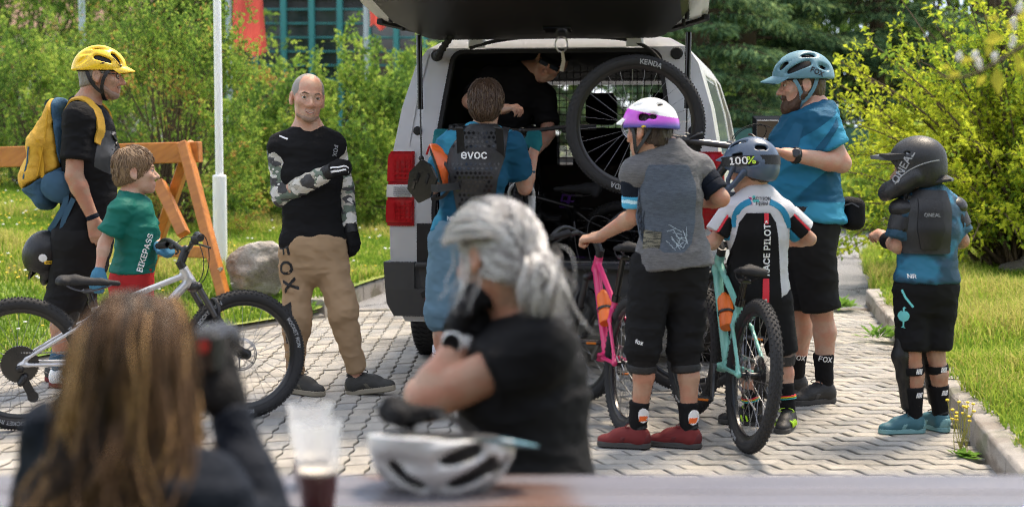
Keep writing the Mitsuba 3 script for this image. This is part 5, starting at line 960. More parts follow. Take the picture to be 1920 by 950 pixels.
    # full face helmet hanging from the pack
    hh = thing('helmet', 'black helmet with a small yellow badge hanging beside the man with the backpack', 'helmet'); c = p(92, 480, -.08); R = frame3(y=nrm([-.5, .2, -.85]), z=nrm([-.85, 0, .5])); s = Sdf(.02).ell((0, 0, .03), (.11, .135, .115)).ell((0, .09, -.05), (.08, .07, .05)).ell((0, 0, .02), (.09, .112, .095), k=.004, op=-1).ell((0, .11, .01), (.075, .06, .045), k=.01, op=-1).clip((0, 0, -.09), (0, .2, -1)); me = moved(s.mesh(.006), mtx(R, c)); obj('shell', me, 'black_plastic', hh, smooth=True); obj('visor', moved(visor_mesh(), mtx(R, c)), 'black_gloss', hh)
    panel(me, rrect(.055, .020, .009), p(90, 493, -.2), X, Z, -Y, 'helmet_yellow', hh, 'badge'); decal(me, 'OURY', .008, p(90, 493, -.2), X, Z, -Y, 'black_print', hh, lift=.005); panel(me, [(.022 * math.cos(a), .022 * math.sin(a)) for a in np.linspace(0, 6.2, 16)], p(79, 484, -.2), X, Z, -Y, 'white_print', hh, 'badge'); obj('hanging_strap', sweep(curve([p(92, 432, -.1), p(95, 450, -.1), p(92, 468, -.09)], 6), .008, 6, flat=.3), 'pack_blue', hh)
def f_pack(p, n, uv): return mix((0.52, 0.27, 0.02), (0.62, 0.37, 0.035), fbm(p.x * 14, p.y * 14, p.z * 14, 3)) * (.85 + .25 * noise(p.x * 260, p.y * 260, p.z * 260))
mat('pack_yellow', proc(f_pack), .75, sheen=.2)
yellow_man()
# --- boy in the green shirt
def green_boy():
    key = thing('person', 'small boy with short light brown hair, green shirt and red shorts behind the silver bicycle', 'person'); f = Fig(key, 8.05, .74, .97, 1.0, 'skin_fair'); p = f.p
    f.head(p(255, 322), (1, .22, .02), (-.03, 0, 1)); N = p(245, 372, .0); f.torso(N, p(246, 520), V(.22, -1, 0), .03); f.neck(N)
    f.arm('R', p(228, 392, -.13), p(196, 455, -.16), p(186, 508, -.20), hand=(-.15, -.35, -.75), palm=(.0, .3, -1), curl=.75); f.arm('L', p(258, 395, .13), p(285, 440, .10), p(297, 462, -.05), hand=(.8, -.5, -.1), palm=(0, 0, -1), curl=1.1)
    f.leg('R', p(238, 535, -.06), p(240, 635, -.06), p(236, 735, -.05), (1, -.2, 0)); f.leg('L', p(256, 535, .06), p(262, 635, .06), p(258, 735, .08), (1, 0, 0)); f.body(.006); f.eyes((0, 1, 0)); f.brows('hair_light')
    hm_ = hair_mesh(.008, nape=-.055, noise=(.005, (45, 45, 20), 5), top=.008); obj('hair', moved(hm_, f.hm()), 'hair_light', key, smooth=True); tufts(f, hm_, 'hair_light', 500, .045, .0024, 5, lift=.004); tufts(f, hm_, 'hair_light2', 300, .045, .0022, 6, lift=.003)
    f.trousers('cloth_red', to=.85, r0=.12, r1=.115, ease=.02, top=.14); sh = f.shirt('cloth_green', hem=.07, ease=.02, cuff=.74, wide=.026, er=.014, fold=(.006, (8, 8, 14), 5))
    decal(sh, 'BIKEPASS', .030, p(276, 476, -.2), nrm([.35, 0, 1]), nrm([-1, 0, .35]), nrm([.35, -1, 0]), 'white_print', f.shirt_key); 
    c = f.spine(.97); obj('collar', moved(lathe([(.050, -.02), (.058, .025), (.053, .027), (.046, -.02)], 24), mtx(frame3(x=(0, 1, 0), z=(-.1, 0, 1)), c)), 'cloth_green', f.shirt_key, smooth=40)
    for q in 'RL': obj('glove', f.hands[q].mesh(.0045, off=.004), 'glove_blue', key, smooth=True); f.shoe(q, 'shoe_grey', 'shoe_sole', .22, sock='sock_white')
green_boy()
# --- boy lifting a bicycle into the van, back protector
mat('protector', (0.017, 0.0175, 0.019), .55)
def protector_boy():
    key = thing('person', 'brown haired boy in a blue shirt with black back protector reaching into the van', 'person'); f = Fig(key, 8.5, .95, 1.0, .98, 'skin_fair'); p = f.p
    f.head(p(912, 197), (.18, .97, -.12), (.0, .1, 1)); N = p(905, 252, .0); f.torso(N, p(872, 440), V(1, -.1, 0), -.01); f.neck(N)
    f.arm('L', p(846, 272, .0), p(812, 350, .12), p(824, 272, .32), hand=(.1, .5, .9), palm=(.2, 1, -.2), curl=1.2); f.arm('R', p(958, 272, .0), p(984, 352, .10), p(1003, 276, .16), hand=(-.05, .5, .9), palm=(0, 1, -.2), curl=1.3)
    f.leg('L', p(845, 450, 0), p(832, 590, -.03), p(824, 700, .0), (-.2, 1, 0)); f.leg('R', p(900, 450, 0), p(912, 590, .05), p(916, 700, .05), (.1, 1, 0)); f.body()
    hm_ = hair_mesh(.014, nape=-.085, back=.008, noise=(.005, (50, 50, 10), 5), top=.006); obj('hair', moved(hm_, f.hm()), 'hair_brown', key, smooth=True); tufts(f, hm_, 'hair_brown', 700, .06, .0024, 3, lift=.004); tufts(f, hm_, 'hair_light2', 160, .05, .0018, 4, lift=.005)
    f.trousers('cloth_denim', to=1.02, r0=.118, r1=.108, ease=.03, top=.10, fold=(.007, (9, 9, 10), 4)); sh = f.shirt('blue_print', hem=-.02, ease=.022, cuff=.72, wide=.030, er=.018, fold=(.007, (8, 8, 15), 5))
    o = p(886, 300, -.3); u = nrm(f.up); rt = X; n = -Y
    outline = [(-.13, .155), (-.10, .18), (.12, .18), (.15, .155), (.16, .02), (.12, -.10), (.10, -.26), (.0, -.29), (-.08, -.26), (-.11, -.10), (-.14, .02)]; bm_ = f.back(.030); pr = panel(bm_, Polygon(outline).buffer(.01, 4), o, rt, u, n, 'protector', key, 'back_protector', thick=.022, edge=.03)
    surf = drape(sheet(Polygon(outline).buffer(.01, 4), .022, .03), bm_, o, rt, u, n, lift=.0005)
    hole = []
    for i in range(-5, 6):
        for j in range(-10, 7):
            x, yv = i * .024 + (.012 if j % 2 else 0), j * .0235
            if Polygon(outline).buffer(-.012).contains(__import__('shapely').Point(x, yv)) and not (-.005 < yv < .055): hole.append(moved(box(.013, .013, .003), mtx(rotm([0, 0, 1], 45), (x, yv, .0))))
    obj('perforation', drape(cat(hole), surf, o, rt, u, n, lift=.001), 'black_gloss', pr, smooth=False, kind='stuff'); decal(surf, 'evoc', .045, o + u * .022, rt, u, n, 'white_print', pr)
    for q in (-1, 1):
        cv = curve([o + rt * q * .10 + u * .17, p(905 + q * 42, 246, -.05), p(905 + q * 46, 244, .06)], 8); obj('shoulder_strap', ribbon(sh, cv, nrm([0, -.5, .8]), .04, .008), 'protector', pr, smooth=30); obj('waist_strap', ribbon(sh, [o + rt * q * .10 - u * .14, o + rt * q * .16 - u * .15, o + rt * q * .19 - u * .15 + V(0, .03, 0)], nrm([q * .4, -1, 0]), .04, .006), 'protector', pr, smooth=30)
    decal(sh, 'NR', .022, p(844, 411, -.2), X, Z, -Y, 'white_print', f.shirt_key)
    for q in 'RL':
        obj('glove', f.hands[q].mesh(.0045, off=.004), 'glove_teal', key, smooth=True); H, K, A, t = getattr(f, 'leg' + q); f.shoe(q, 'shoe_black', 'shoe_sole', .27, sock='sock_white', sock_h=.16)
        for t0 in (.64, .70): f.band(K, A, .049, 'black_print', 'sock_stripe', t0, t0 + .018)
    # the orange helmet hanging from his left arm
    hh = thing('helmet', 'orange and black helmet hanging from the left arm of the boy with the back protector', 'helmet'); c = p(812, 318, -.02); R = frame3(y=nrm([.2, -.3, -.85]), z=nrm([.9, .1, .25])); H = mtx(R, c, .95); me = shell_helmet(ext=ext_back); obj('shell', moved(me, H), 'helmet_orange', hh, smooth=45); obj('liner', moved(LINER, H), 'black_rubber', hh, smooth=True)
    vz = [(-.075, .0), (-.055, .14), (0, .165), (.055, .14), (.075, .0), (.04, -.10), (-.04, -.10)]; k = obj('visor', moved(sheet(Polygon(vz).buffer(.015), .012, .02), mtx(frame3(x=nrm([.25, -.1, -.3]), y=nrm([-.42, -.05, .86])), p(790, 345, -.14))), 'black_plastic', hh, smooth=35)
    for i, (a, b) in enumerate(((.02, .09), (-.03, .03), (-.03, -.04))): obj('slot', moved(box(.016, .07, .004), mtx(frame3(x=nrm([.25, -.1, -.3]), y=nrm([-.42, -.05, .86])), p(790, 345, -.14)) @ mtx(rotm([0, 0, 1], 10), (a, b, .0135))), 'black_gloss', k)
    obj('strap', flatband(curve([p(818, 300, -.05), p(845, 330, -.12), p(835, 365, -.10), p(808, 372, -.1)], 12), np.array([[0, -1, 0]] * 12), .018, .004), 'black_print', hh, smooth=30); obj('hanging_strap', sweep(curve([p(800, 290, -.05), p(812, 270, .03), p(822, 300, .02)], 8), .006, 6, flat=.4), 'cloth_red', hh)
mat('blue_print', proc(lambda p, n, uv: mix(mix((.020, .155, .27), (.045, .26, .40), smoothstep(.40, .60, fbm(p.x * 4 + p.z * 3, p.y * 4, p.z * 4 - p.x * 2, 2))), (.010, .075, .14), smoothstep(.56, .58, fbm(p.x * 3.2 - p.z * 4.5 + 7, p.y * 2, p.z * 1.5 + 3, 1)))), .72, bump=(weave, .0035), specular=.15)
mat('helmet_orange', (0.75, 0.13, 0.02), .3, clearcoat=.5)
protector_boy()
# --- man inside the van
def van_man():
    key = thing('person', 'man in black with dark glasses leaning into the load bay from inside the van', 'person'); f = Fig(key, 9.50, 1.0, 1.08, 1.05, 'skin_fair'); p = f.p
    f.head(p(1036, 112), (-.25, -.85, -.40), (.42, -.1, .9)); N = p(985, 140, .05); f.torso(N, p(880, 330, .15), V(-.8, -.35, -.4), -.0); f.neck(N)
    f.arm('R', p(915, 150, -.08), p(880, 190, -.22), p(943, 205, -.40), hand=(.6, -.5, .1), palm=(0, .4, -1), curl=.8); f.arm('L', p(1020, 185, .1), p(1028, 250, .0), p(990, 300, -.1), hand=(-.6, -.3, -.4), palm=(0, 0, -1), curl=.8)
    f.leg('R', p(870, 340, .12), p(860, 460, .0), p(850, 482, .40), (0, 1, 0)); f.leg('L', p(930, 340, .2), p(950, 460, .1), p(950, 482, .5), (0, 1, 0)); f.body(.0075)
    gl = [box(.055, .012, .032, (q * .032, .094, .006), bev=.005) for q in (-1, 1)] + [cyl((q * .058, .09, .01), (q * .076, -.01, .008), .003, 6) for q in (-1, 1)]; obj('sunglasses', moved(cat(gl), f.hm()), 'black_gloss', key); s = Sdf(.02).ell((0, -.012, .045), (.086, .110, .085)).clip((0, 0, .042), (0, -.05, -1)); ck = obj('cap', moved(s.mesh(.005), f.hm()), 'cloth_black', key, smooth=True); obj('peak', moved(visor_mesh(.075, .06, .05, .09, .15), f.hm()), 'cloth_black', ck)
    f.trousers('cloth_black', to=1.6, r0=.11, r1=.09, name='trousers'); f.shirt('cloth_black', hem=-.1, cuff=.75, fold=(.006, (8, 8, 13), 5))
van_man()
# --- boy with the purple helmet
def f_purple(p, n, uv):
    t = (p.z - (PH[2] + .018)) / .055
    c = mix((0.07, 0.07, 0.36), (0.50, 0.07, 0.55), smoothstep(.0, .55, t)); return mix(c, (0.30, .06, .55), .0)
mat('heather', proc(lambda p, n, uv: mi.Color3f(.105, .105, .11) * (.55 + .9 * fbm(p.x * 60, p.y * 60, p.z * 190, 3))), .85, bump=(weave, .004), sheen=.3)
mat('heather_pad', proc(lambda p, n, uv: mi.Color3f(.065, .082, .110) * (.55 + .9 * fbm(p.x * 60, p.y * 60, p.z * 190, 3))), .85, bump=(weave, .004)); mat('helmet_white', (0.74, 0.74, 0.73), .3, clearcoat=.4); mat('mips_yellow', (0.8, 0.62, 0.02), .4)
PH = None
def f_stripe(p, n, uv):
    q = fbm(p.x * 10, p.y * 10, p.z * 60, 3); return mix((0.04, 0.30, 0.50), (0.45, 0.68, 0.78), smoothstep(.52, .58, q))
mat('striped_cuff', proc(f_stripe), .6)
def purple_boy():
    global PH
    key = thing('person', 'boy seen from behind with white and purple helmet, grey shirt and dark red shoes', 'person'); f = Fig(key, 6.94, .88, .96, .86, 'skin'); p = f.p
    f.head(p(1216, 246), (-.74, .66, -.10), (.02, .05, 1)); PH = f.hc.copy(); mat('helmet_purple', proc(f_purple), .3, clearcoat=.5); N = p(1250, 285, .0); f.torso(N, p(1263, 480), V(.93, .28, 0), .0); f.neck(N)
    f.arm('L', p(1188, 325, -.03), p(1192, 404, .0), p(1124, 444, .22), hand=(-.85, .3, -.12), palm=(.2, .2, -1), curl=1.2, r=1.02); f.arm('R', p(1312, 318, .06), p(1352, 372, .02), p(1300, 380, .35), hand=(-.7, .6, 0), palm=(0, 0, -1), curl=1.2, r=1.02)
    f.leg('L', p(1222, 500, -.02), p(1205, 660, -.03), p(1196, 796, .0), (-.93, .3, 0), r=.98); f.leg('R', p(1288, 500, .02), p(1284, 660, .02), p(1292, 800, .0), (-.9, .4, 0), r=.98); f.body(.006)
    hm_ = hair_mesh(.006, nape=-.07); obj('hair', moved(hm_, f.hm()), 'hair_dark', key, smooth=True); tufts(f, hm_, 'hair_dark', 250, .04, .002, 7)
    vt = [((.070, .03, .118), (.080, -.04, .122), .010), ((.095, -.035, .055), (.093, -.055, .052), .017), ((.088, -.085, .056), (.082, -.096, .054), .016), ((.03, -.10, .11), (.045, -.095, .11), .011), ((.03, .10, .085), (.035, .03, .15), .010)]
    full = shell_helmet(r=(.104, .134, .112), vents=vt, ext=ext_back, rim=-.030, res=.0042); H = f.hm()
    lo = trimesh.intersections.slice_mesh_plane(full, V(0, .30, -1), V(0, 0, .090)); hi = trimesh.intersections.slice_mesh_plane(full, V(0, -.30, 1), V(0, 0, .090))
    hk = obj('helmet', moved(lo, H), 'helmet_purple', key, smooth=45, label='purple lower half of the helmet'); obj('crown', moved(hi, H), 'helmet_white', hk, smooth=45, label='white crown of the helmet'); obj('liner', moved(LINER, H), 'black_rubber', hk, smooth=True); obj('visor', moved(visor_mesh(.088, .075, .085, .100, .42), H), 'helmet_white', hk)
    panel(moved(full, H), [(.010 * math.cos(a), .010 * math.sin(a)) for a in np.linspace(0, 6.28, 17)[:-1]], p(1210, 239, -.2), X, Z, -Y, 'mips_yellow', hk, 'badge', edge=.01)
    for q in (-1, 1):
        pth = curve([(q * .080, .035, .02), (q * .082, .02, -.045), (q * .062, .03, -.095), (0, .035, -.125)], 10); obj('strap', moved(flatband(pth, np.array([[q, 0, -.2]] * 10), .018, .003), H), 'black_print', hk, smooth=30); pth = curve([(q * .072, -.075, .01), (q * .080, -.03, -.05), (q * .062, .03, -.095)], 8); obj('strap', moved(flatband(pth, np.array([[q, 0, 0]] * 8), .017, .003), H), 'black_print', hk, smooth=30)
    sh_ = f.trousers('cloth_black', to=1.02, r0=.108, r1=.086, ease=.016, top=.08, fold=(.007, (7, 7, 12), 4)); sm = f.shirt('heather', hem=-.10, ease=.022, st=[(-.16, .222, .165), (0, .192, .140), (.28, .150, .108), (.60, .160, .118), (.84, .150, .098), (1.0, .075, .062)], cuff=.22, wide=.006, er=.004, fold=(.005, (8, 8, 12), 5), collar=1.08)
    for q in 'LR':
        S, E, W = getattr(f, 'arm' + q); s = Sdf(.02); sleeve(s, S + (E - S) * .0, S + (E - S) * .52, .060, .060); s.clip(S + (E - S) * .12, S - E); k = obj('sleeve', bumpy(s.mesh(.006), .004, (14, 14, 14), 4), 'cloth_navy', f.shirt_key, smooth=True); s = Sdf(.02); sleeve(s, S + (E - S) * .4, S + (E - S) * .80, .060, .059); s.clip(S + (E - S) * .49, S - E); obj('cuff', bumpy(s.mesh(.006), .004, (14, 14, 14), 4), 'striped_cuff' if q == 'L' else 'cloth_navy', f.shirt_key, smooth=True)
        H_, K, A, t = getattr(f, 'leg' + q); s = Sdf(.02).chain([H_ + (K - H_) * .75, K, K + (A - K) * .30], [.07, .066, .062]).clip(K + (A - K) * .27, A - K); kp = obj('knee_pad', s.mesh(.007), 'cloth_black2', key, smooth=True); f.band(K, A, .066, 'black_print', 'strap', .16, .25, par=kp)
        f.shoe(q, 'shoe_red', 'shoe_sole', .255, sock='cloth_black', sock_h=.11, lace='shoe_red', heel_back=.0)
        H_, K, A, t = getattr(f, 'leg' + q); sk = Sdf().cap(A - (A - K) * .0, A + nrm(K - A) * .12, .043, .047).mesh(.006); panel(sk, [(.022 * math.cos(a), .034 * math.sin(a)) for a in np.linspace(0, 6.28, 13)[:-1]], A + nrm(K - A) * .05 - Y * .1, X, Z, nrm([-.3, -1, 0]), 'white_print', key, 'sock_patch', edge=.012); panel(sk, [(-.018, -.03), (.012, -.03), (.018, -.008), (-.016, -.006)], A + nrm(K - A) * .055 - Y * .1, X, Z, nrm([-.3, -1, 0]), 'helmet_orange', key, 'sock_patch', edge=.012, lift=.004)
    # padded back of the shirt, collar seam, belt
    o = p(1256, 388, -.12); u = nrm(f.up); rt = nrm([.95, .28, 0]); n = nrm([.28, -.95, 0])
    out = [(-.075, .17), (.075, .17), (.105, .10), (.105, -.06), (.085, -.15), (.05, -.185), (-.05, -.185), (-.085, -.15), (-.105, -.06), (-.105, .10)]; bm_ = f.back(.029); pk = panel(bm_, Polygon(out).buffer(.012, 4), o, rt, u, n, 'heather_pad', f.shirt_key, 'back_pad', thick=.016, edge=.025); base = drape(sheet(Polygon(out).buffer(.012, 4), .016, .025), bm_, o, rt, u, n)
    r = np.random.default_rng(2); ln = [moved(box(r.uniform(.03, .07), .0022, .0014), mtx(rotm([0, 0, 1], r.uniform(0, 180)), (r.uniform(-.02, .08), r.uniform(-.17, -.09), 0))) for _ in range(16)]; obj('print', drape(cat([trimesh.Trimesh(*trimesh.remesh.subdivide_to_size(b.vertices, b.faces, .02), process=False) for b in ln]), base, o, rt, u, n, lift=.001), 'pale_print', pk, smooth=False)
    c = f.spine(1.0); obj('collar', moved(lathe([(.056, -.03), (.062, .022), (.056, .024), (.05, -.02)], 24), mtx(frame3(x=(0, 1, 0), z=(-.1, .05, 1)), c)), 'heather', f.shirt_key, smooth=40)
    bm = sm; obj('kidney_belt', ribbon(bm, [p(1196 + i * 9, 452 + i * .8, -.2) for i in range(5)], nrm([-.3, -1, 0]), .085, .010, lift=.003), 'belt_weave', key, smooth=30)
    decal(sh_, 'fox', .018, p(1186, 646, -.2), X, Z, nrm([-.4, -1, 0]), 'white_print', f.short_key, rot=-15)
mat('pale_print', (0.35, 0.42, 0.48), .7); mat('belt_weave', proc(lambda p, n, uv: mix((.03, .03, .025), (.16, .15, .11), smoothstep(.4, .6, noise(p.z * 260, p.x * 30, p.y * 30)))), .7); mat('hair_dark', (0.03, 0.018, 0.012), .5)
purple_boy()
# --- boy in the racing jersey
mat('helmet_navy', (0.055, 0.085, 0.135), .35, clearcoat=.3); mat('helmet_navy_dark', (0.045, 0.07, 0.12), .4); mat('print_lime', (0.55, 0.8, 0.05), .5); mat('print_red', (0.6, 0.02, 0.04), .6); mat('print_teal', (0.05, 0.4, 0.38), .6); mat('print_maroon', (0.35, 0.02, 0.12), .6)
def race_boy():
    key = thing('person', 'small boy in a white and black racing jersey with dark blue helmet and goggles', 'person'); f = Fig(key, 7.44, .76, .96, .98, 'skin_fair'); p = f.p
    f.head(p(1406, 316), (-.80, .58, -.14), (0, .05, 1)); N = p(1420, 366, .0); f.torso(N, p(1422, 550), V(.95, .15, 0), .0); f.neck(N)
    f.arm('L', p(1374, 398, .0), p(1336, 456, -.02), p(1272, 455, .10), hand=(-.6, .6, 0), palm=(0, 0, -1), curl=1.2); f.arm('R', p(1470, 400, .0), p(1518, 448, .03), p(1456, 455, .20), hand=(-.7, .6, 0), palm=(0, 0, -1), curl=1.2)
    f.leg('L', p(1400, 565, .0), p(1392, 665, .02), p(1412, 775, .06), (-.8, .3, 0)); f.leg('R', p(1450, 565, .0), p(1468, 665, .0), p(1478, 772, -.02), (-.35, -.9, 0)); f.body(.006)
    obj('hair', moved(hair_mesh(.004, nape=-.07), f.hm()), 'hair_brown', key, smooth=True)
    H = f.hm(); vt = [((.055, .06, .11), (.066, -.02, .135), .013), ((.092, .03, .06), (.098, -.01, .062), .012), ((.07, -.09, .09), (.05, -.115, .085), .015), ((.02, .05, .14), (.02, -.04, .152), .012), ((.095, -.055, .015), (.085, -.085, .012), .014)]
    me = shell_helmet(r=(.108, .140, .116), vents=vt, ext=lambda s: s.ell((0, -.06, -.02), (.092, .075, .07), k=.03), rim=-.075, tiltdeg=-22); hk = obj('helmet', moved(me, H), 'helmet_navy', key, smooth=45); obj('liner', moved(LINER, H), 'black_rubber', hk, smooth=True); obj('visor', moved(visor_mesh(.095, .085, .090, .095, .30), H), 'helmet_navy', hk)
    ch = Sdf(.01)
    for q in (-1, 1): ch.chain([(q * .095, -.02, -.02), (q * .090, .05, -.075), (q * .060, .115, -.105), (0, .14, -.112)], [.018, .013, .014, .016]); ch.chain([(q * .10, .03, .02), (q * .092, .075, -.045), (q * .075, .10, -.095)], [.014, .010, .010])
    obj('chin_bar', moved(ch.mesh(.005), H), 'helmet_navy_dark', hk, smooth=True)
    gp = np.array([(.113 * math.sin(t), -.004 + .142 * math.cos(t), .035 + .012 * math.cos(t)) for t in np.linspace(.35, 2 * math.pi - .35, 40)]); gp[:, 1] = np.where(gp[:, 1] < -.09, gp[:, 1] - .008, gp[:, 1]); nn = gp * [1, 1, 0]; gb = flatband(gp * [1.01, 1.01, 1], nn, .046, .006); gk = obj('goggle_strap', moved(gb, H), 'black_print', hk, smooth=30)
    for tx, a, m in (('100', 4.72, 'white_print'), ('%', 4.27, 'print_lime')):
        tt = text(tx, .034, .002, True); v = tt.vertices.copy(); th = a - v[:, 0] / .125; tt.vertices = np.stack([(.119 + v[:, 2]) * np.sin(th), -.004 + (.148 + v[:, 2]) * np.cos(th), .035 + .012 * np.cos(th) + v[:, 1]], 1); trimesh.repair.fix_normals(tt); obj('print', moved(tt, H), m, gk, smooth=False)
    f.trousers('cloth_black', to=.98, r0=.118, r1=.10, ease=.02, top=.05); sm = f.shirt('cloth_white', hem=-.10, ease=.026, cuff=.25, wide=.010, er=.010, name='racing_jersey', fold=(.004, (7, 7, 10), 5), collar=1.06)
    rt, u, n = nrm([.97, .15, 0]), Z, nrm([.1, -1, 0]); o = p(1422, 470, -.12); k = f.shirt_key
    bl = [(-.055, .175), (.055, .175), (.085, .13), (.105, -.02), (.12, -.28), (-.14, -.28), (-.125, -.05), (-.085, .13)]; bm_ = f.back(.033); panel(bm_, bl, o, rt, u, n, 'cloth_black', k, 'back_panel', thick=.003, edge=.025)
    fl = drape(sheet(bl, .003, .025), bm_, o, rt, u, n); q_ = lambda x, y: o + rt * x + u * y
    panel(fl, rrect(.022, .050, .003), q_(.036, .150), rt, u, n, 'print_red', k, 'red_strip', edge=.02, lift=.001); panel(fl, [(-.014, -.10), (.020, -.10), (.022, .03), (-.008, .03)], q_(.030, -.16), rt, u, n, 'print_red', k, 'red_strip', edge=.02, lift=.001); decal(fl, 'RACE PILOT', .030, q_(.038, .005), u, -rt, n, 'white_print', k, lift=.003)
    for yv in (.135, -.23): decal(fl, '\u00bb', .018, q_(.034, yv), u, -rt, n, 'white_print', k, lift=.005)
    decal(sm, 'ACTION', .016, p(1440, 374, -.2), rt, u, n, 'black_print', k, bold=False); decal(sm, 'FERM', .016, p(1439, 383, -.2), rt, u, n, 'black_print', k, bold=False)
    for (px, py, m) in ((1418, 374, 'print_maroon'), (1418, 383, 'print_maroon'), (1425, 378, 'print_teal'), (1425, 371, 'print_teal'), (1431, 378, 'print_teal')): panel(sm, rrect(.012, .012, .002), p(px, py, -.2), rt, u, n, m, k, 'emblem', edge=.02)
    for q, sg in (('L', -1), ('R', 1)):
        S, E, W = getattr(f, 'arm' + q); d = nrm(E - S)
        up_ = nrm(V(sg * .55, -.1, .85)); up_ = nrm(up_ - d * (up_ @ d)); c0 = S + (E - S) * .4
        for nm, m, lo_, hi_, ex in (('sleeve', 'cloth_black', -.032, .022, 0), ('lower_band', 'cloth_cyan', None, -.032, .0005), ('piping', 'print_red', .022, .033, .001), ('upper_band', 'cloth_white', .033, None, .0005)):
            s = Sdf(.02); sleeve(s, S - d * .01, S + (E - S) * .72, .064, .068 + ex)
            if lo_ is not None: s.clip(c0 + up_ * lo_, -up_, .001)
            if hi_ is not None: s.clip(c0 + up_ * hi_, up_, .001)
            s.clip(S + (E - S) * .10, S - E); sk = obj(nm, s.mesh(.0036), m, k if nm == 'sleeve' else sk_, smooth=True)
            if nm == 'sleeve': sk_ = k
        obj('shoulder_stripe', ribbon(sm, curve([f.spine(.93) + V(sg * .045, -.1, .01), S + V(-sg * .01, -.1, .02), S + (E - S) * .3 + V(-sg * .03, -.1, -.01)], 8), nrm([0, -1, .55]), .03, .003, lift=.001), 'cloth_cyan', k, smooth=30)
        H_, K, A, t = getattr(f, 'leg' + q); s = Sdf(.02).chain([H_ + (K - H_) * .8, K, K + (A - K) * .25], [.058, .056, .05]).clip(K + (A - K) * .2, A - K); obj('knee_pad', s.mesh(.007), 'camouflage_brown', key, smooth=True)
        f.shoe(q, 'shoe_black', 'shoe_sole', .235, sock='cloth_black', sock_h=.14, lace='shoe_lime')
        for t0, m in ((.70, 'print_red'), (.72, 'mips_yellow'), (.75, 'print_teal')): f.band(K, A, .0425, m, 'sock_stripe', t0, t0 + .018)
        M = mtx(np.stack([nrm(np.cross([t[0], t[1], 0], Z)), nrm([t[0], t[1], 0]), Z], 1), (A[0], A[1], 0), .235 / .29); 
        for i in range(4): obj('shoe_stripe', moved(sweep(curve([(-.052, .02 + i * .03, .03), (-.048, .03 + i * .03, .055), (-.030, .035 + i * .03, .068)], 6), .006, 5), M), 'shoe_lime', key); obj('shoe_stripe', moved(sweep(curve([(.052, .02 + i * .03, .03), (.048, .03 + i * .03, .055), (.030, .035 + i * .03, .068)], 6), .006, 5), M), 'shoe_lime', key)
    c = f.spine(1.0); obj('collar', moved(lathe([(.046, -.02), (.049, .03), (.045, .032), (.04, -.02)], 24), mtx(frame3(x=(0, 1, 0), z=(-.1, .1, 1)), c)), 'cloth_black', k, smooth=40)
mat('camouflage_brown', proc(lambda p, n, uv: mix((.03, .028, .026), (.16, .12, .10), smoothstep(.5, .55, fbm(p.x * 30, p.y * 30, p.z * 30, 2)))), .8)
race_boy()
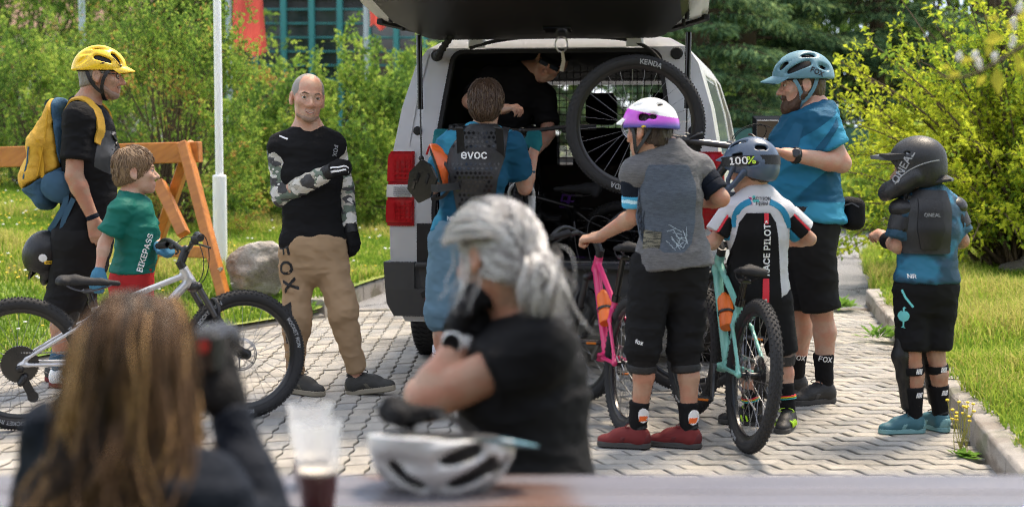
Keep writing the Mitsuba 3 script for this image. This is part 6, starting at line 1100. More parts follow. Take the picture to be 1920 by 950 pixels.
# --- bearded man
mat('helmet_slate', (0.095, 0.21, 0.26), .45)
def bearded_man():
    key = thing('person', 'bearded man with a slate blue helmet, blue shirt and black shorts', 'person'); f = Fig(key, 8.19, 1.03, 1.10, 1.12, 'skin_fair'); p = f.p
    f.head(p(1503, 158), (-1, .02, -.12), (-.05, 0, 1)); N = p(1530, 212, .0); f.torso(N, p(1514, 415), V(-.05, 1, 0), .06); f.neck(N)
    f.arm('L', p(1542, 236, -.19), p(1578, 306, -.22), p(1482, 290, -.30), hand=(-.9, -.3, .25), palm=(.1, .1, -1), curl=.45, r=1.12); f.arm('R', p(1512, 240, .2), p(1500, 320, .25), p(1450, 300, .1), hand=(-.9, -.2, .1), palm=(0, 0, -1), curl=.6)
    f.leg('L', p(1518, 440, -.10), p(1540, 580, -.10), p(1546, 714, -.06), (-.75, -.35, 0), r=1.05); f.leg('R', p(1506, 440, .10), p(1500, 580, .08), p(1492, 704, .25), (-.9, -.1, 0), r=1.05); f.body(.007); f.eyes((0, 1, -.08)); f.brows('beard_brown')
    obj('hair', moved(hair_mesh(.003, nape=-.07), f.hm()), 'hair_brown', key, smooth=True)
    b = Sdf(.03).ell((0, .060, -.105), (.046, .050, .048)).cap((-.062, .005, -.045), (-.045, .05, -.095), .018, .024).cap((.062, .005, -.045), (.045, .05, -.095), .018, .024).cap((-.028, .094, -.053), (.028, .094, -.053), .009).cap((-.064, .0, -.01), (-.062, .005, -.045), .009, .017).cap((.064, .0, -.01), (.062, .005, -.045), .009, .017).ell((0, .112, -.068), (.022, .016, .006), k=.006, op=-1).mesh(.004); obj('beard', moved(bumpy(b, .004, (110, 110, 60), 6), f.hm()), 'beard_brown', key, smooth=True)
    vt = [((-.084, .080, .060), (-.096, -.030, .098), .011, .020), ((-.092, -.085, .078), (-.078, -.115, .062), .019), ((-.052, .10, .088), (-.060, -.09, .140), .013, .016), ((0, .10, .11), (0, -.09, .150), .012)]
    kw = dict(r=(.104, .142, .118), ext=ext_back); hk = helmet(f, 'helmet_slate', vents=[(a, b, *c) for a, b, *c in [((abs(v[0][0]), *v[0][1:]), (abs(v[1][0]), *v[1][1:]), *v[2:]) for v in vt]], vis=visor_mesh(.088, .080, .060, .112, .35), strap='helmet_slate', **kw)
    hs_ = moved(shell_helmet(vents=[], **kw), f.hm()); decal(hs_, 'FOX', .026, f.hl((-.15, -.062, .052)), f.R @ V(0, -.85, -.5), f.R @ V(0, -.5, .85), f.R @ V(-1, 0, .1), 'black_print', hk)
    sh_ = f.trousers('cloth_black2', to=1.0, r0=.118, r1=.095, ease=.022, top=.14, fold=(.006, (7, 7, 10), 4)); sm = f.shirt('blue_print', hem=.02, ease=.028, cuff=.60, wide=.034, er=.022, fold=(.009, (7, 7, 11), 5), st=[(-.16, .17, .135), (0, .178, .142), (.28, .165, .140), (.60, .168, .132), (.84, .150, .105), (1.0, .080, .066)])
    k = f.shirt_key; panel(sm, [(-.045, -.02), (.02, -.05), (.055, .07), (.02, .09)], p(1500, 262, -.4), X, Z, -Y, 'cloth_blue2', k, 'shoulder_panel'); panel(sm, [(-.055, -.07), (-.03, -.09), (.06, .05), (.055, .09)], p(1560, 255, -.4), X, Z, -Y, 'cloth_blue2', k, 'sleeve_stripe', lift=.002)
    W, E = f.armL[2], f.armL[1]; d = nrm(W - E); a = W - d * .045; wk = f.band(a, a + d * .028, .040, 'black_rubber', 'watch_strap', 0, 1); wn = nrm([-.15, -1, .35]); obj('watch', moved(lathe([(0, .008), (.019, .008), (.023, .004), (.023, -.006), (0, -.006)], 28), mtx(frame3(x=d, z=wn), a + d * .014 + wn * .042)), 'dark_metal', wk); obj('dial', moved(lathe([(0, .001), (.018, .001), (.018, 0), (0, 0)], 24), mtx(frame3(x=d, z=wn), a + d * .014 + wn * .0508)), 'black_gloss', wk)
    bg = Sdf(.03).rbox(p(1597, 400, .02), (.055, .11, .085), r=.045).mesh(.007); bk = thing('belt_bag', 'small black belt bag on the bearded man\u2019s hip', 'bag'); obj('pouch', bumpy(bg, .004, (14, 14, 14), 2), 'cloth_black', bk, smooth=True); obj('belt', flatband(np.array([f.spine(.12) + V(math.cos(t) * .19, math.sin(t) * .235, .0) for t in np.linspace(0, 6.283, 33)]), np.array([[math.cos(t), math.sin(t), 0] for t in np.linspace(0, 6.283, 33)]), .035, .006), 'black_print', bk, smooth=30); obj('zip', ribbon(bg, [p(1583, 385, -.1), p(1600, 380, -.1), p(1612, 388, -.1)], nrm([.3, -1, .2]), .008), 'dark_grey', bk, smooth=30)
    for q in 'LR':
        f.shoe(q, 'shoe_black', 'shoe_sole', .29, sock='cloth_black', sock_h=.15)
        H, K, A, t = getattr(f, 'leg' + q); sk = Sdf().cap(A, A + nrm(K - A) * .16, .049, .0605).mesh(.006); decal(sk, 'FOX', .026, A + nrm(K - A) * .125 - Y * .1, X, Z, -Y, 'white_print', key, rot=-8)
bearded_man()
# --- boy in the full face helmet
mat('helmet_matt', (0.016, 0.017, 0.019), .5); mat('helmet_grey', (0.075, 0.078, 0.082), .4); mat('print_mint', (0.15, 0.55, 0.55), .6); mat('teal_jersey', proc(lambda p, n, uv: mix((.005, .045, .085), (.018, .16, .28), smoothstep(.42, .62, fbm(p.x * 9, p.y * 9, p.z * 9 + 3, 3)))), .6, bump=(weave, .0035))
def full_face_boy():
    key = thing('person', 'boy in a black full face helmet with body armour vest, black shorts and knee guards', 'person'); f = Fig(key, 7.3, .78, .95, .98, 'skin'); p = f.p
    f.head(p(1716, 318), (-.93, .34, -.08), (0, 0, 1)); N = p(1743, 366, .0); f.torso(N, p(1737, 528), V(.93, .2, 0), .0); f.neck(N)
    f.arm('L', p(1700, 396, -.02), p(1684, 462, -.03), p(1652, 442, .22), hand=(-.2, .9, .1), palm=(.5, 0, -.8), curl=.8); f.arm('R', p(1780, 392, .04), p(1804, 452, .05), p(1775, 458, .28), hand=(-.5, .8, 0), palm=(0, 0, -1), curl=.8)
    f.leg('L', p(1712, 545, -.01), p(1710, 665, -.02), p(1714, 782, .0), (-.98, -.1, 0)); f.leg('R', p(1762, 545, .02), p(1755, 662, .02), p(1763, 776, .05), (-.55, .85, 0)); f.body(.006)
    obj('hair', moved(hair_mesh(.004, nape=-.075), f.hm()), 'hair_brown', key, smooth=True)
    H = mtx(f.R, f.hc + V(.004, 0, .006), .87); s = Sdf(.03).ell((0, -.012, .045), (.125, .150, .128)).ell((0, -.055, -.02), (.112, .105, .105)).ell((0, .050, -.070), (.112, .105, .072), k=.04).ell((0, .130, -.118), (.088, .068, .050), k=.06); s.ell((0, .142, -.005), (.095, .075, .058), k=.012, op=-1).ell((0, -.012, .035), (.102, .125, .105), k=.006, op=-1).ell((0, .02, -.12), (.085, .10, .08), k=.01, op=-1).ell((0, .080, -.115), (.066, .072, .052), k=.01, op=-1).ell((.12, .03, .085), (.03, .02, .008), k=.004, op=-1).ell((-.12, .03, .085), (.03, .02, .008), k=.004, op=-1)
    for q in (-1, 1): s.chain([(q * .102, .0, -.045), (q * .096, .065, -.078), (q * .072, .125, -.110), (0, .158, -.122)], [.036, .036, .034, .036], .03)
    s.clip((0, -.05, -.112), (0, -.25, -1), .01)
    me = moved(s.mesh(.005), H); hk = obj('helmet', me, 'helmet_matt', key, smooth=True, label='matt black full face helmet'); pk = obj('peak', moved(cat([visor_mesh(.110, .150, .086, .085, .06, .018, .045)]), H), 'helmet_grey', hk)
    for q in (-1, 1): obj('peak_mount', moved(hull(box(.012, .09, .03, (q * .112, .085, .068)), box(.012, .05, .012, (q * .104, .15, .085))), H), 'helmet_matt', pk)
    rib = [(-.2, .10, -.075), (-.2, .06, -.03), (-.2, 0, .005), (-.2, -.06, .025), (-.2, -.13, .035)]; obj('trim_line', moved(ribbon(moved(me, np.linalg.inv(H)), curve(rib, 14) * [.75, 1, 1], V(-1, 0, 0), .006, .003), H), 'grey_print', hk, smooth=30)
    decal(me, "ONEAL", .036, (H @ V(-.2, .055, .015, 1))[:3], f.R @ nrm([0, -.55, .85]), f.R @ nrm([0, .85, .55]), f.R @ V(-1, 0, 0), 'grey_print', hk); 
    obj('tail_spoiler', moved(hull(box(.10, .02, .02, (0, -.14, -.055)), box(.16, .06, .012, (0, -.155, -.075)), box(.15, .02, .02, (0, -.10, -.075))), H), 'helmet_matt', hk); obj('chin_vent', moved(hull(box(.05, .012, .03, (0, .192, -.12)), box(.03, .012, .02, (0, .200, -.12))), H), 'black_gloss', hk); obj('screw', moved(cyl((-.112, .075, -.01), (-.118, .076, -.01), .006, 10), H), 'metal', hk)
    f.trousers('cloth_black', to=.92, r0=.114, r1=.090, ease=.016, top=.06, fold=(.005, (7, 7, 10), 4)); sm = f.shirt('teal_jersey', hem=-.0, ease=.024, cuff=.78, wide=.028, er=.012, fold=(.005, (8, 8, 12), 5), collar=1.06)
    rt, u, n = nrm([.95, .2, 0]), Z, nrm([.18, -1, 0]); o = p(1742, 430, -.12); out = [(-.075, .17), (.085, .165), (.095, .08), (.085, -.02), (.090, -.10), (-.090, -.10), (-.08, 0), (-.085, .09)]; bm_ = f.back(.030); ve = panel(bm_, Polygon(out).buffer(.012, 4), o, rt, u, n, 'protector', key, 'armour_vest', thick=.016, edge=.025); sf = drape(sheet(Polygon(out).buffer(.012, 4), .016, .025), bm_, o, rt, u, n)
    panel(sf, [(-.045, .14), (.05, .14), (.06, .0), (.035, -.09), (-.04, -.09), (-.06, .0)], o, rt, u, n, 'black_plastic', ve, 'spine_plate', thick=.010, edge=.03); decal(sf, "ONEAL", .016, p(1748, 403, -.14), rt, u, n, 'grey_print', ve, bold=False, lift=.012)
    for q, sg in (('L', -1), ('R', 1)):
        S, E, W = getattr(f, 'arm' + q); g = Sdf(.02).ell(S + V(sg * .012, 0, .012), (.070, .080, .052)).clip(S + V(0, 0, -.025), (0, 0, -1)).mesh(.006); ck = obj('shoulder_cap', g, 'black_plastic', ve, smooth=True); s = Sdf(.02); sleeve(s, S, S + (E - S) * .60, .068, .072); obj('arm_guard', bumpy(s.mesh(.007), .004, (14, 14, 14), 3), 'protector', ve, smooth=True); obj('plate', drape(sheet(rrect(.07, .07, .015), .008, .02), s.mesh(.009), S + (E - S) * .35 - Y * .1, X, nrm(S - E), nrm([sg * .3, -1, 0])), 'black_plastic', ve, smooth=30)
        eg = Sdf(.02).ell(E + (W - E) * .55 + V(0, -.0, .0), (.042, .075, .042)).mesh(.006); 
        if q == 'L': ek = obj('elbow_guard', eg, 'cloth_black', key, smooth=True); panel(eg, [(-.02, -.022), (.018, -.022), (.022, .01), (.008, .004), (.0, .022), (-.010, .004), (-.022, .012)], E + (W - E) * .55 - Y * .1, X, Z, nrm([-.5, -1, .2]), 'white_print', ek, 'print', edge=.015)
        H_, K, A, t = getattr(f, 'leg' + q); u2 = nrm(A - K); side = t
        gd_ = Sdf(.02).chain([K + t * .045 - u2 * .07, K + t * .055, K + t * .045 + u2 * .10, A + t * .035 - u2 * .06], [.034, .040, .030, .026]); kg = obj('knee_guard', gd_.mesh(.006), 'black_plastic', key, smooth=True)
        f.band(K - u2 * .09, K - u2 * .045, .062, 'cloth_black', 'strap', 0, 1, par=kg, rb=.059); f.band(K + u2 * .055, K + u2 * .09, .052, 'cloth_black', 'strap', 0, 1, par=kg); sk2 = Sdf().cap(K + u2 * .055, K + u2 * .09, .053).mesh(.006); 
        sp = Sdf().chain([K + u2 * .15, A + u2 * .0], [.050, .036]).clip(K + u2 * .15, -u2).mesh(.006); sk_ = obj('shin_sock', sp, 'cloth_black', key, smooth=True)
        for base, w0 in ((K + u2 * .072, sk2), (K + u2 * .185, sp)):
            for i in range(4): panel(w0, [(-.0035, -.012), (.002, -.012), (.006, .012), (.0005, .012)], base + V(.020 + i * .0085, -.1, 0), X, Z, nrm([.3, -1, 0]), 'white_print', kg, 'stripe', thick=.002, edge=.03, lift=.002)
        f.shoe(q, 'shoe_teal', 'sole_teal', .235, toe=(-.98, -.12, 0) if q == 'L' else (-.45, .9, 0), lace='dark_grey')
    decal(sm, 'NR', .018, p(1727, 521, -.2), rt, u, n, 'white_print', f.shirt_key); st_ = f.short_mesh; a0 = p(1694, 592, -.08); n2 = nrm([-.35, -1, 0]); r2 = nrm([1, -.35, 0])
    panel(st_, [(.028 * math.cos(t), .026 * math.sin(t)) for t in np.linspace(math.radians(110), math.radians(430), 22)] + [(.004, .016)], a0, r2, Z, n2, 'print_mint', f.short_key, 'bird_emblem', edge=.012); panel(st_, [(.001, .005), (.007, .008), (.005, .032), (.012, .038), (.002, .044), (-.004, .036)], a0, r2, Z, n2, 'print_mint', f.short_key, 'bird_emblem', edge=.012, lift=.002); panel(st_, [(-.004, -.024), (.004, -.024), (.003, -.052), (.010, -.058), (-.012, -.054), (-.003, -.048)], a0, r2, Z, n2, 'print_mint', f.short_key, 'bird_emblem', edge=.012)
    obj('pocket_piping', ribbon(st_, [p(1692, 542, -.06), p(1699, 556, -.06), p(1714, 574, -.06)], n2, .010, .003), 'print_mint', f.short_key, smooth=30)
full_face_boy()
# ------------------------------------------------------------------ bicycles
mat('tyre', (0.018, 0.018, 0.019), .8); mat('rim_black', (0.011, 0.011, 0.012), .3); mat('spoke_steel', (0.30, 0.30, 0.31), .3, .9); mat('rotor_steel', (0.35, 0.35, 0.36), .3, 1.0); mat('cassette', (0.07, 0.07, 0.07), .35, .9); mat('chain', (0.38, 0.37, 0.35), .35, 1.0)
mat('frame_silver', (0.52, 0.52, 0.53), .3, .55, clearcoat=.5); mat('frame_mint', (0.17, 0.43, 0.36), .3, clearcoat=.6); mat('frame_pink', (0.56, 0.025, 0.13), .3, clearcoat=.6); mat('frame_black', (0.010, 0.0105, 0.0115), .3, clearcoat=.5); mat('fork_white', (0.55, 0.56, 0.57), .35); mat('bottle_orange', (0.75, 0.15, 0.015), .45); mat('pedal_purple', (0.10, 0.03, 0.22), .35, .4); mat('reflector_amber', (0.6, 0.16, 0.01), .2)
_wheels = {}
def wheel_set(R, rt=.029):
    if R in _wheels: return _wheels[R]
    t = np.linspace(0, 2 * math.pi, 15)[:-1]; Rc = R - rt - .003; ty = lathe([(Rc + rt * math.cos(a), rt * .96 * math.sin(a)) for a in list(t) + [0]], 72)
    kn = []
    for j, a in enumerate((-58, -24, 0, 24, 58)):
        n = 66; ar = math.radians(a); sx, sy = ((.0095, .0085), (.010, .0085), (.009, .011), (.010, .0085), (.0095, .0085))[j]
        for i in range(n):
            th = (i + (.5 if j % 2 else 0)) * 2 * math.pi / n; rr = Rc + (rt + .0015) * math.cos(ar); er = V(math.cos(th), math.sin(th), 0); nn = er * math.cos(ar) + Z * math.sin(ar); kn.append(moved(KNOB, mtx(frame3(x=np.cross(Z, er), z=nn) @ np.diag([sx, sy, .0065]), V(er[0] * rr, er[1] * rr, rt * .98 * math.sin(ar)))))
    rim = lathe([(Rc - rt + .008, -.014), (Rc - rt + .010, .014), (Rc - rt - .004, .013), (Rc - rt - .016, .006), (Rc - rt - .016, -.006), (Rc - rt - .004, -.013), (Rc - rt + .008, -.014)], 64); Ri = Rc - rt - .014
    hub = lathe([(0, -.055), (.012, -.055), (.012, -.035), (.026, -.034), (.026, -.028), (.016, -.022), (.016, .022), (.026, .028), (.026, .034), (.012, .035), (.012, .055), (0, .055)], 20)
    spokes = []
    for i in range(28):
        a = i * 2 * math.pi / 28; s = 1 if i % 2 else -1; b = a + (.55 if (i // 2) % 2 else -.55); spokes.append(mikit.ply(cyl((.025 * math.cos(b), .025 * math.sin(b), s * .031), (Ri * math.cos(a), Ri * math.sin(a), 0), .0012, 4), 'spoke_steel', True))
    ro = [sweep([(r_ * math.cos(a), r_ * math.sin(a), -.038) for a in np.linspace(0, 6.283, 37)[:-1]], w, 4, closed=True, flat=.25) for r_, w in ((.078, .0045), (.070, .003))] + [cyl((.02 * math.cos(a), .02 * math.sin(a), -.038), (.074 * math.cos(a + .35), .074 * math.sin(a + .35), -.038), .003, 4) for a in np.arange(6) * math.pi / 3]
    d = dict(tyre=mikit.ply(ty, 'tyre', True), tread=mikit.ply(cat(kn), 'tyre', False), rim=mikit.ply(rim, 'rim_black', 30), hub=mikit.ply(hub, 'rim_black', 30), rotor=mikit.ply(cat(ro), 'rotor_steel', 30), spokes=spokes, Rc=Rc, rt=rt); _wheels[R] = d; return d
KNOB = trimesh.convex.convex_hull(np.array([(x * s, y * s, z) for x in (-.5, .5) for y in (-.5, .5) for s, z in ((1, -.6), (.8, .5))]))
def ring_text(s, h, r, a0, sd, m, par, M, lift=.004):
    t = text(s, h, .0015, True); v = t.vertices.copy(); th = a0 - sd * v[:, 0] / r; rr = r + v[:, 1]; t.vertices = np.stack([rr * np.cos(th), rr * np.sin(th), sd * (v[:, 2] + lift)], 1); trimesh.repair.fix_normals(t); return obj('print', moved(t, M), m, par, smooth=False)
def bicycle(label, Ar, Af, up, R, col, steer=0.0, head=64.0, fork_m='black_plastic', saddle_u=.42, bar_w=.70, rise=.03, crank=20.0, spoke=True, bottle=None, pedal='black_plastic', letters=None, top=.60, name='bicycle', words=None, fork_len=.47, rimtape=False):
    Ar, Af = np.asarray(Ar, float), np.asarray(Af, float); WB = np.linalg.norm(Af - Ar); ef = (Af - Ar) / WB; eu = nrm(np.asarray(up) - ef * (np.asarray(up) @ ef)); er = np.cross(ef, eu); B = np.stack([ef, eu, er], 1); M = mtx(B, Ar); key = thing(name, label, 'bicycle'); k = R / .36
    ha = math.radians(head); ax = V(-math.cos(ha), math.sin(ha), 0); pe = V(math.sin(ha), math.cos(ha), 0); fa = V(WB, 0, 0); crown = fa - pe * .045 + ax * fork_len * k; ht = crown + ax * .115 * k; bar = ht + ax * .04 + V(.035, rise, 0)
    SM = mtx(np.eye(3), ht) @ mtx(rotm(ax, steer)) @ mtx(np.eye(3), -ht); MS = M @ SM
    bb = V(.40 * WB, -.02 * k, 0); sa = math.radians(74); sx = V(-math.cos(sa), math.sin(sa), 0); stt = bb + sx * .34 * k; sad = bb + sx * ((saddle_u + .02 * k) / math.sin(sa)); tr_ = .019
    F_ = Sdf(.012)
    F_.cap(crown + ax * .012, ht, .024 * k ** .5).cap(crown + ax * .04, bb, .025 * k, .022 * k).cap(ht - ax * .03, stt - sx * .03, .018 * k, .015 * k).cap(bb, stt, .0165)
    for q in (-1, 1): F_.chain([bb + V(-.03, .01, q * .02), bb + V(-.10, .008, q * .045), V(.03, .0, q * .066), V(0, 0, q * .068)], [.014, .011, .010, .013]).chain([stt - sx * .05 + V(0, 0, q * .012), stt - sx * .06 + V(-.08, -.04, q * .045), V(.03, .03, q * .064), V(0, 0, q * .068)], [.012, .010, .009, .012])
    F_.cap(V(bb[0], bb[1], -.036), V(bb[0], bb[1], .036), .023); obj('frame', moved(F_.mesh(.0055), M), col, key, smooth=True)
    W = wheel_set(R)
    for nm, c, MM in (('rear_wheel', V(0, 0, 0), M), ('front_wheel', fa, MS)):
        WM = MM @ mtx(np.eye(3), c); wk = f'{key}__{nm}'; used[wk] = 0; scene[wk] = {**W['tyre'], 'bsdf': ref('tyre'), 'to_world': T(WM.tolist())}
        for p_ in ('tread', 'rim', 'hub', 'rotor'): obj(p_, W[p_], {'tread': 'tyre', 'rim': 'rim_black', 'hub': 'rim_black', 'rotor': 'rotor_steel'}[p_], wk, M=WM, kind='stuff' if p_ == 'tread' else None)
        if spoke:
            for s in W['spokes']: obj('spoke', s, 'spoke_steel', wk, M=WM)
        for tx, a0, h in (letters or []):
            for sd in (-1, 1): ring_text(tx, h, W['Rc'] - .004, math.radians(a0), sd, 'grey_print', wk, WM, lift=W['rt'] * .93)
        if rimtape:
            for a in np.arange(0, 360, 30): ring_text('l l l', .010, W['Rc'] - W['rt'] - .005, math.radians(a), 1, 'white_print', wk, WM, lift=.0145)
    fk = obj('fork', moved(cat([hull(trimesh.creation.icosphere(1, .022).apply_translation(crown + V(0, 0, q * .058)), trimesh.creation.icosphere(1, .028).apply_translation(crown)) for q in (-1, 1)]), MS), 'black_plastic', key, smooth=True); mid = fa - pe * .045 + ax * .26 * k
    for q in (-1, 1):
        lo = fa + V(0, 0, q * .060); obj('stanchion', moved(cyl(mid + V(0, 0, q * .058), crown + V(0, 0, q * .058), .016, 14), MS), 'dark_metal', fk); obj('lower_leg', moved(cat([cyl(lo, lo - pe * .03 + ax * .05, .016, 14, .018), cyl(lo - pe * .03 + ax * .05, mid + V(0, 0, q * .058), .018, 14, .021), cyl(mid + V(0, 0, q * .058), mid + ax * .015 + V(0, 0, q * .058), .023, 14)]), MS), fork_m, fk)
    obj('arch', moved(sweep(curve([mid + V(.0, 0, -.06), mid + ax * .07 + pe * .045 + V(0, 0, -.045), mid + ax * .085 + pe * .05, mid + ax * .07 + pe * .045 + V(0, 0, .045), mid + V(0, 0, .06)], 14), .010, 8), MS), fork_m, fk)
    obj('caliper', moved(box(.05, .035, .025, fa + ax * .085 - pe * .03 + V(0, 0, -.052), bev=.008), MS), 'black_plastic', fk)
    obj('stem', moved(cat([cyl(ht, ht + ax * .045, .021, 14), hull(trimesh.creation.icosphere(1, .020).apply_translation(ht + ax * .03), trimesh.creation.icosphere(1, .021).apply_translation(bar))]), MS), 'black_plastic', key)
    hb = curve([bar + V(-.035, rise * .6, -bar_w / 2), bar + V(-.01, rise * .6, -bar_w * .22), bar + V(0, 0, -.04), bar + V(0, 0, .04), bar + V(-.01, rise * .6, bar_w * .22), bar + V(-.035, rise * .6, bar_w / 2)], 30); hk = obj('handlebar', moved(sweep(hb, .0115, 10), MS), 'black_plastic', key)
    for q in (-1, 1):
        e = bar + V(-.035, rise * .6, q * bar_w / 2); i_ = bar + V(-.026, rise * .6, q * (bar_w / 2 - .125)); gr = lathe([(0, 0), (.017, 0)] + [(.0165 + .0015 * (j % 2), .008 + j * .0058) for j in range(18)] + [(.019, .118), (.012, .122)], 16); obj('grip', moved(gr, MS @ mtx(frame3(x=(0, 1, 0), z=i_ - e), e)), 'black_rubber', hk); l0 = i_ + V(.0, -.005, -q * .03)
        obj('brake_lever', moved(cat([box(.03, .025, .06, l0 + V(.012, -.008, -q * .012), bev=.008), sweep(curve([l0 + V(.025, -.015, 0), l0 + V(.055, -.03, q * .035), l0 + V(.058, -.04, q * .085)], 8), .0055, 6)]), MS), 'black_plastic', hk)
        obj('cable', moved(sweep(curve([l0 + V(.02, 0, -q * .03), l0 + V(.09, .03, -q * .09), bar + V(.10, -.06, q * .04), crown + V(.03, .02, q * .03)], 20), .0025, 5), MS), 'black_rubber', hk)
    obj('seat_post', moved(cat([cyl(stt - sx * .04, sad - sx * .02, .0145, 14), cyl(stt - sx * .01, stt + sx * .022, .022, 16)]), M), 'black_gloss', key)
    sd_ = Sdf(.02).chain([sad + V(-.12, .030, 0), sad + V(-.06, .028, 0), sad + V(.06, .022, 0), sad + V(.14, .016, 0)], [.028, .034, .020, .014]).cap(sad + V(-.115, .034, -.045), sad + V(-.115, .034, .045), .022, k=.03).clip(sad + V(0, .012, 0), (-.05, -1, 0)); sk = obj('saddle', moved(sd_.mesh(.006), M), 'black_rubber', key, smooth=True); obj('rails', moved(cat([sweep(curve([sad + V(-.10, .015, q * .03), sad + V(-.04, -.012, q * .022), sad + V(.04, -.012, q * .022), sad + V(.11, .012, q * .01)], 10), .0035, 6) for q in (-1, 1)] + [box(.05, .02, .05, sad + V(0, -.016, 0), bev=.006)]), M), 'dark_metal', sk)
    ca = math.radians(crank); ck = obj('crankset', moved(cat([lathe([(.030, -.002), (.066, -.002), (.066, .002), (.030, .002), (.030, -.002)], 32).apply_translation(bb + V(0, 0, .045)), cyl(bb + V(0, 0, -.065), bb + V(0, 0, .065), .014, 12)] + [hull(cyl(bb + V(0, 0, q * .062), bb + V(0, 0, q * .074), .016, 10), cyl(bb + V(q * math.cos(ca) * .165 * k, q * math.sin(ca) * .165 * k, q * .072), bb + V(q * math.cos(ca) * .165 * k, q * math.sin(ca) * .165 * k, q * .082), .012, 10)) for q in (-1, 1)]), M), 'dark_metal', key)
    for q in (-1, 1):
        c = bb + V(q * math.cos(ca) * .165 * k, q * math.sin(ca) * .165 * k, q * .135); pr = [box(.10, .014, .012, c + V(0, 0, z), bev=.004) for z in (-.045, .045)] + [box(.012, .014, .10, c + V(x, 0, 0), bev=.004) for x in (-.046, .046)] + [cyl(c + V(0, 0, -q * .06), c + V(0, 0, q * .045), .011, 10), box(.09, .008, .012, c, bev=.003)] + [cyl(c + V(x, -.012, z), c + V(x, .012, z), .002, 5) for x in (-.035, 0, .035) for z in (-.045, .045)]; pk = obj('pedal', moved(cat(pr), M), pedal, ck)
        if pedal == 'black_plastic': obj('reflector', moved(box(.008, .010, .05, c + V(-.052, 0, 0), bev=.002), M), 'reflector_amber', pk)
    cs = [lathe([(.012, z - .0009), (r_, z - .0009), (r_, z + .0009), (.012, z + .0009), (.012, z - .0009)], 28) for r_, z in [(.086 - .0058 * i, .030 + .0038 * i) for i in range(11)]]; teeth = [cyl(((.086 - .0058 * i) * math.cos(a), (.086 - .0058 * i) * math.sin(a), .030 + .0038 * i - .001), ((.086 - .0058 * i) * math.cos(a), (.086 - .0058 * i) * math.sin(a), .030 + .0038 * i + .001), .004, 5) for i in range(11) for a in np.arange(0, 6.28, 6.2832 / (44 - 3 * i))]
    obj('cassette', moved(cat(cs + teeth), M), 'cassette', key, smooth=False)
    dp = V(.02, -.055, .062); obj('derailleur', moved(cat([hull(trimesh.creation.icosphere(1, .018).apply_translation(dp), trimesh.creation.icosphere(1, .014).apply_translation(dp + V(-.02, -.03, .01))), hull(cyl(dp + V(0, -.02, -.004), dp + V(0, -.02, .004), .020, 12), cyl(dp + V(.035, -.095, -.004), dp + V(.035, -.095, .004), .020, 12)), cyl(dp + V(.035, -.095, -.008), dp + V(.035, -.095, .008), .026, 14), trimesh.creation.icosphere(1, .020).apply_translation(V(.0, -.015, .075))]), M), 'black_plastic', key)
    cp = [bb + V(0, .066, .045), V(.0, .055, .046)]; n = int(np.linalg.norm(cp[1] - cp[0]) / .0127); lk = [box(.011, .008, .006, cp[0] + (cp[1] - cp[0]) * (i + .5) / n, bev=.0015) for i in range(n)]; q0, q1 = bb + V(0, -.066, .045), dp + V(.035, -.12, 0); n = int(np.linalg.norm(q1 - q0) / .0127); lk += [box(.011, .008, .006, q0 + (q1 - q0) * (i + .5) / n, bev=.0015) for i in range(n)]; obj('chain', moved(cat(lk), M), 'chain', key, smooth=False, kind='stuff')
    if bottle is not None:
        a, b = crown + ax * .04, bb; d = nrm(b - a); o = a + (b - a) * .36 + V(d[1], -d[0], 0) * -.062 * (1 if (V(d[1], -d[0], 0) @ V(0, -1, 0)) > 0 else -1); bt = lathe([(0, 0), (.034, 0), (.036, .008), (.036, .06), (.031, .072), (.031, .085), (.036, .097), (.036, .15), (.030, .165), (.016, .17), (.014, .185), (0, .188)], 28); bk = obj('bottle', moved(bt, M @ mtx(frame3(x=(0, 0, 1), z=-d), o + d * .17)), bottle, key); obj('cage', moved(lathe([(.037, 0), (.039, 0), (.039, .012), (.037, .012), (.037, 0)], 24), M @ mtx(frame3(x=(0, 0, 1), z=-d), o + d * .10)), 'black_plastic', bk)
    for (tx, h, t0, which, m) in (words or []):
        a, b = {'down': (crown + ax * .04, bb), 'top': (ht - ax * .03, stt - sx * .03), 'seat': (bb, stt)}[which]; d = nrm(b - a)
        for q in (1, -1):
            t_ = text(tx, h, .002, True); obj('print', moved(t_, M @ mtx(frame3(x=(-d if q > 0 else d) if d[0] < 0 else d, z=V(0, 0, q)), a + (b - a) * t0 + V(0, 0, q * .025))), m, key, smooth=False)
    return key, M, MS
def pz(px, d, z): return V((px - 960) / F * d, d, z)
bicycle('silver mountain bicycle with black fork standing in front of the boy in green', pz(30, 7.37, .317), pz(455, 7.69, .317), (0, 0, 1), .317, 'frame_silver', steer=14, head=61, saddle_u=.35, bar_w=.66, rise=.06, letters=[('ROCKET RON', 20, .018), ('ROCKET RON', 130, .018), ('ROCKET RON', 260, .018)], fork_len=.47, crank=12, words=[('SCOTT', .030, .40, 'down', 'grey_print'), ('SCALE', .020, .5, 'top', 'grey_print')])
bicycle('mint green mountain bicycle with an orange bottle held by the boy in the racing jersey', pz(1416, 6.84, .339), pz(1304, 7.80, .339), (.10, 0, 1), .339, 'frame_mint', steer=6, head=64, saddle_u=.41, bar_w=.62, bottle='bottle_orange', crank=65, letters=[('MAXXIS', -70, .014)], rimtape=True)
bicycle('pink mountain bicycle standing in front of the boy with the purple helmet', pz(1180, 7.30, .325), pz(1084, 8.18, .325), (.08, 0, 1), .325, 'frame_pink', steer=30, head=64, saddle_u=.50, bar_w=.62, rise=.08, bottle='bottle_orange', crank=-35)
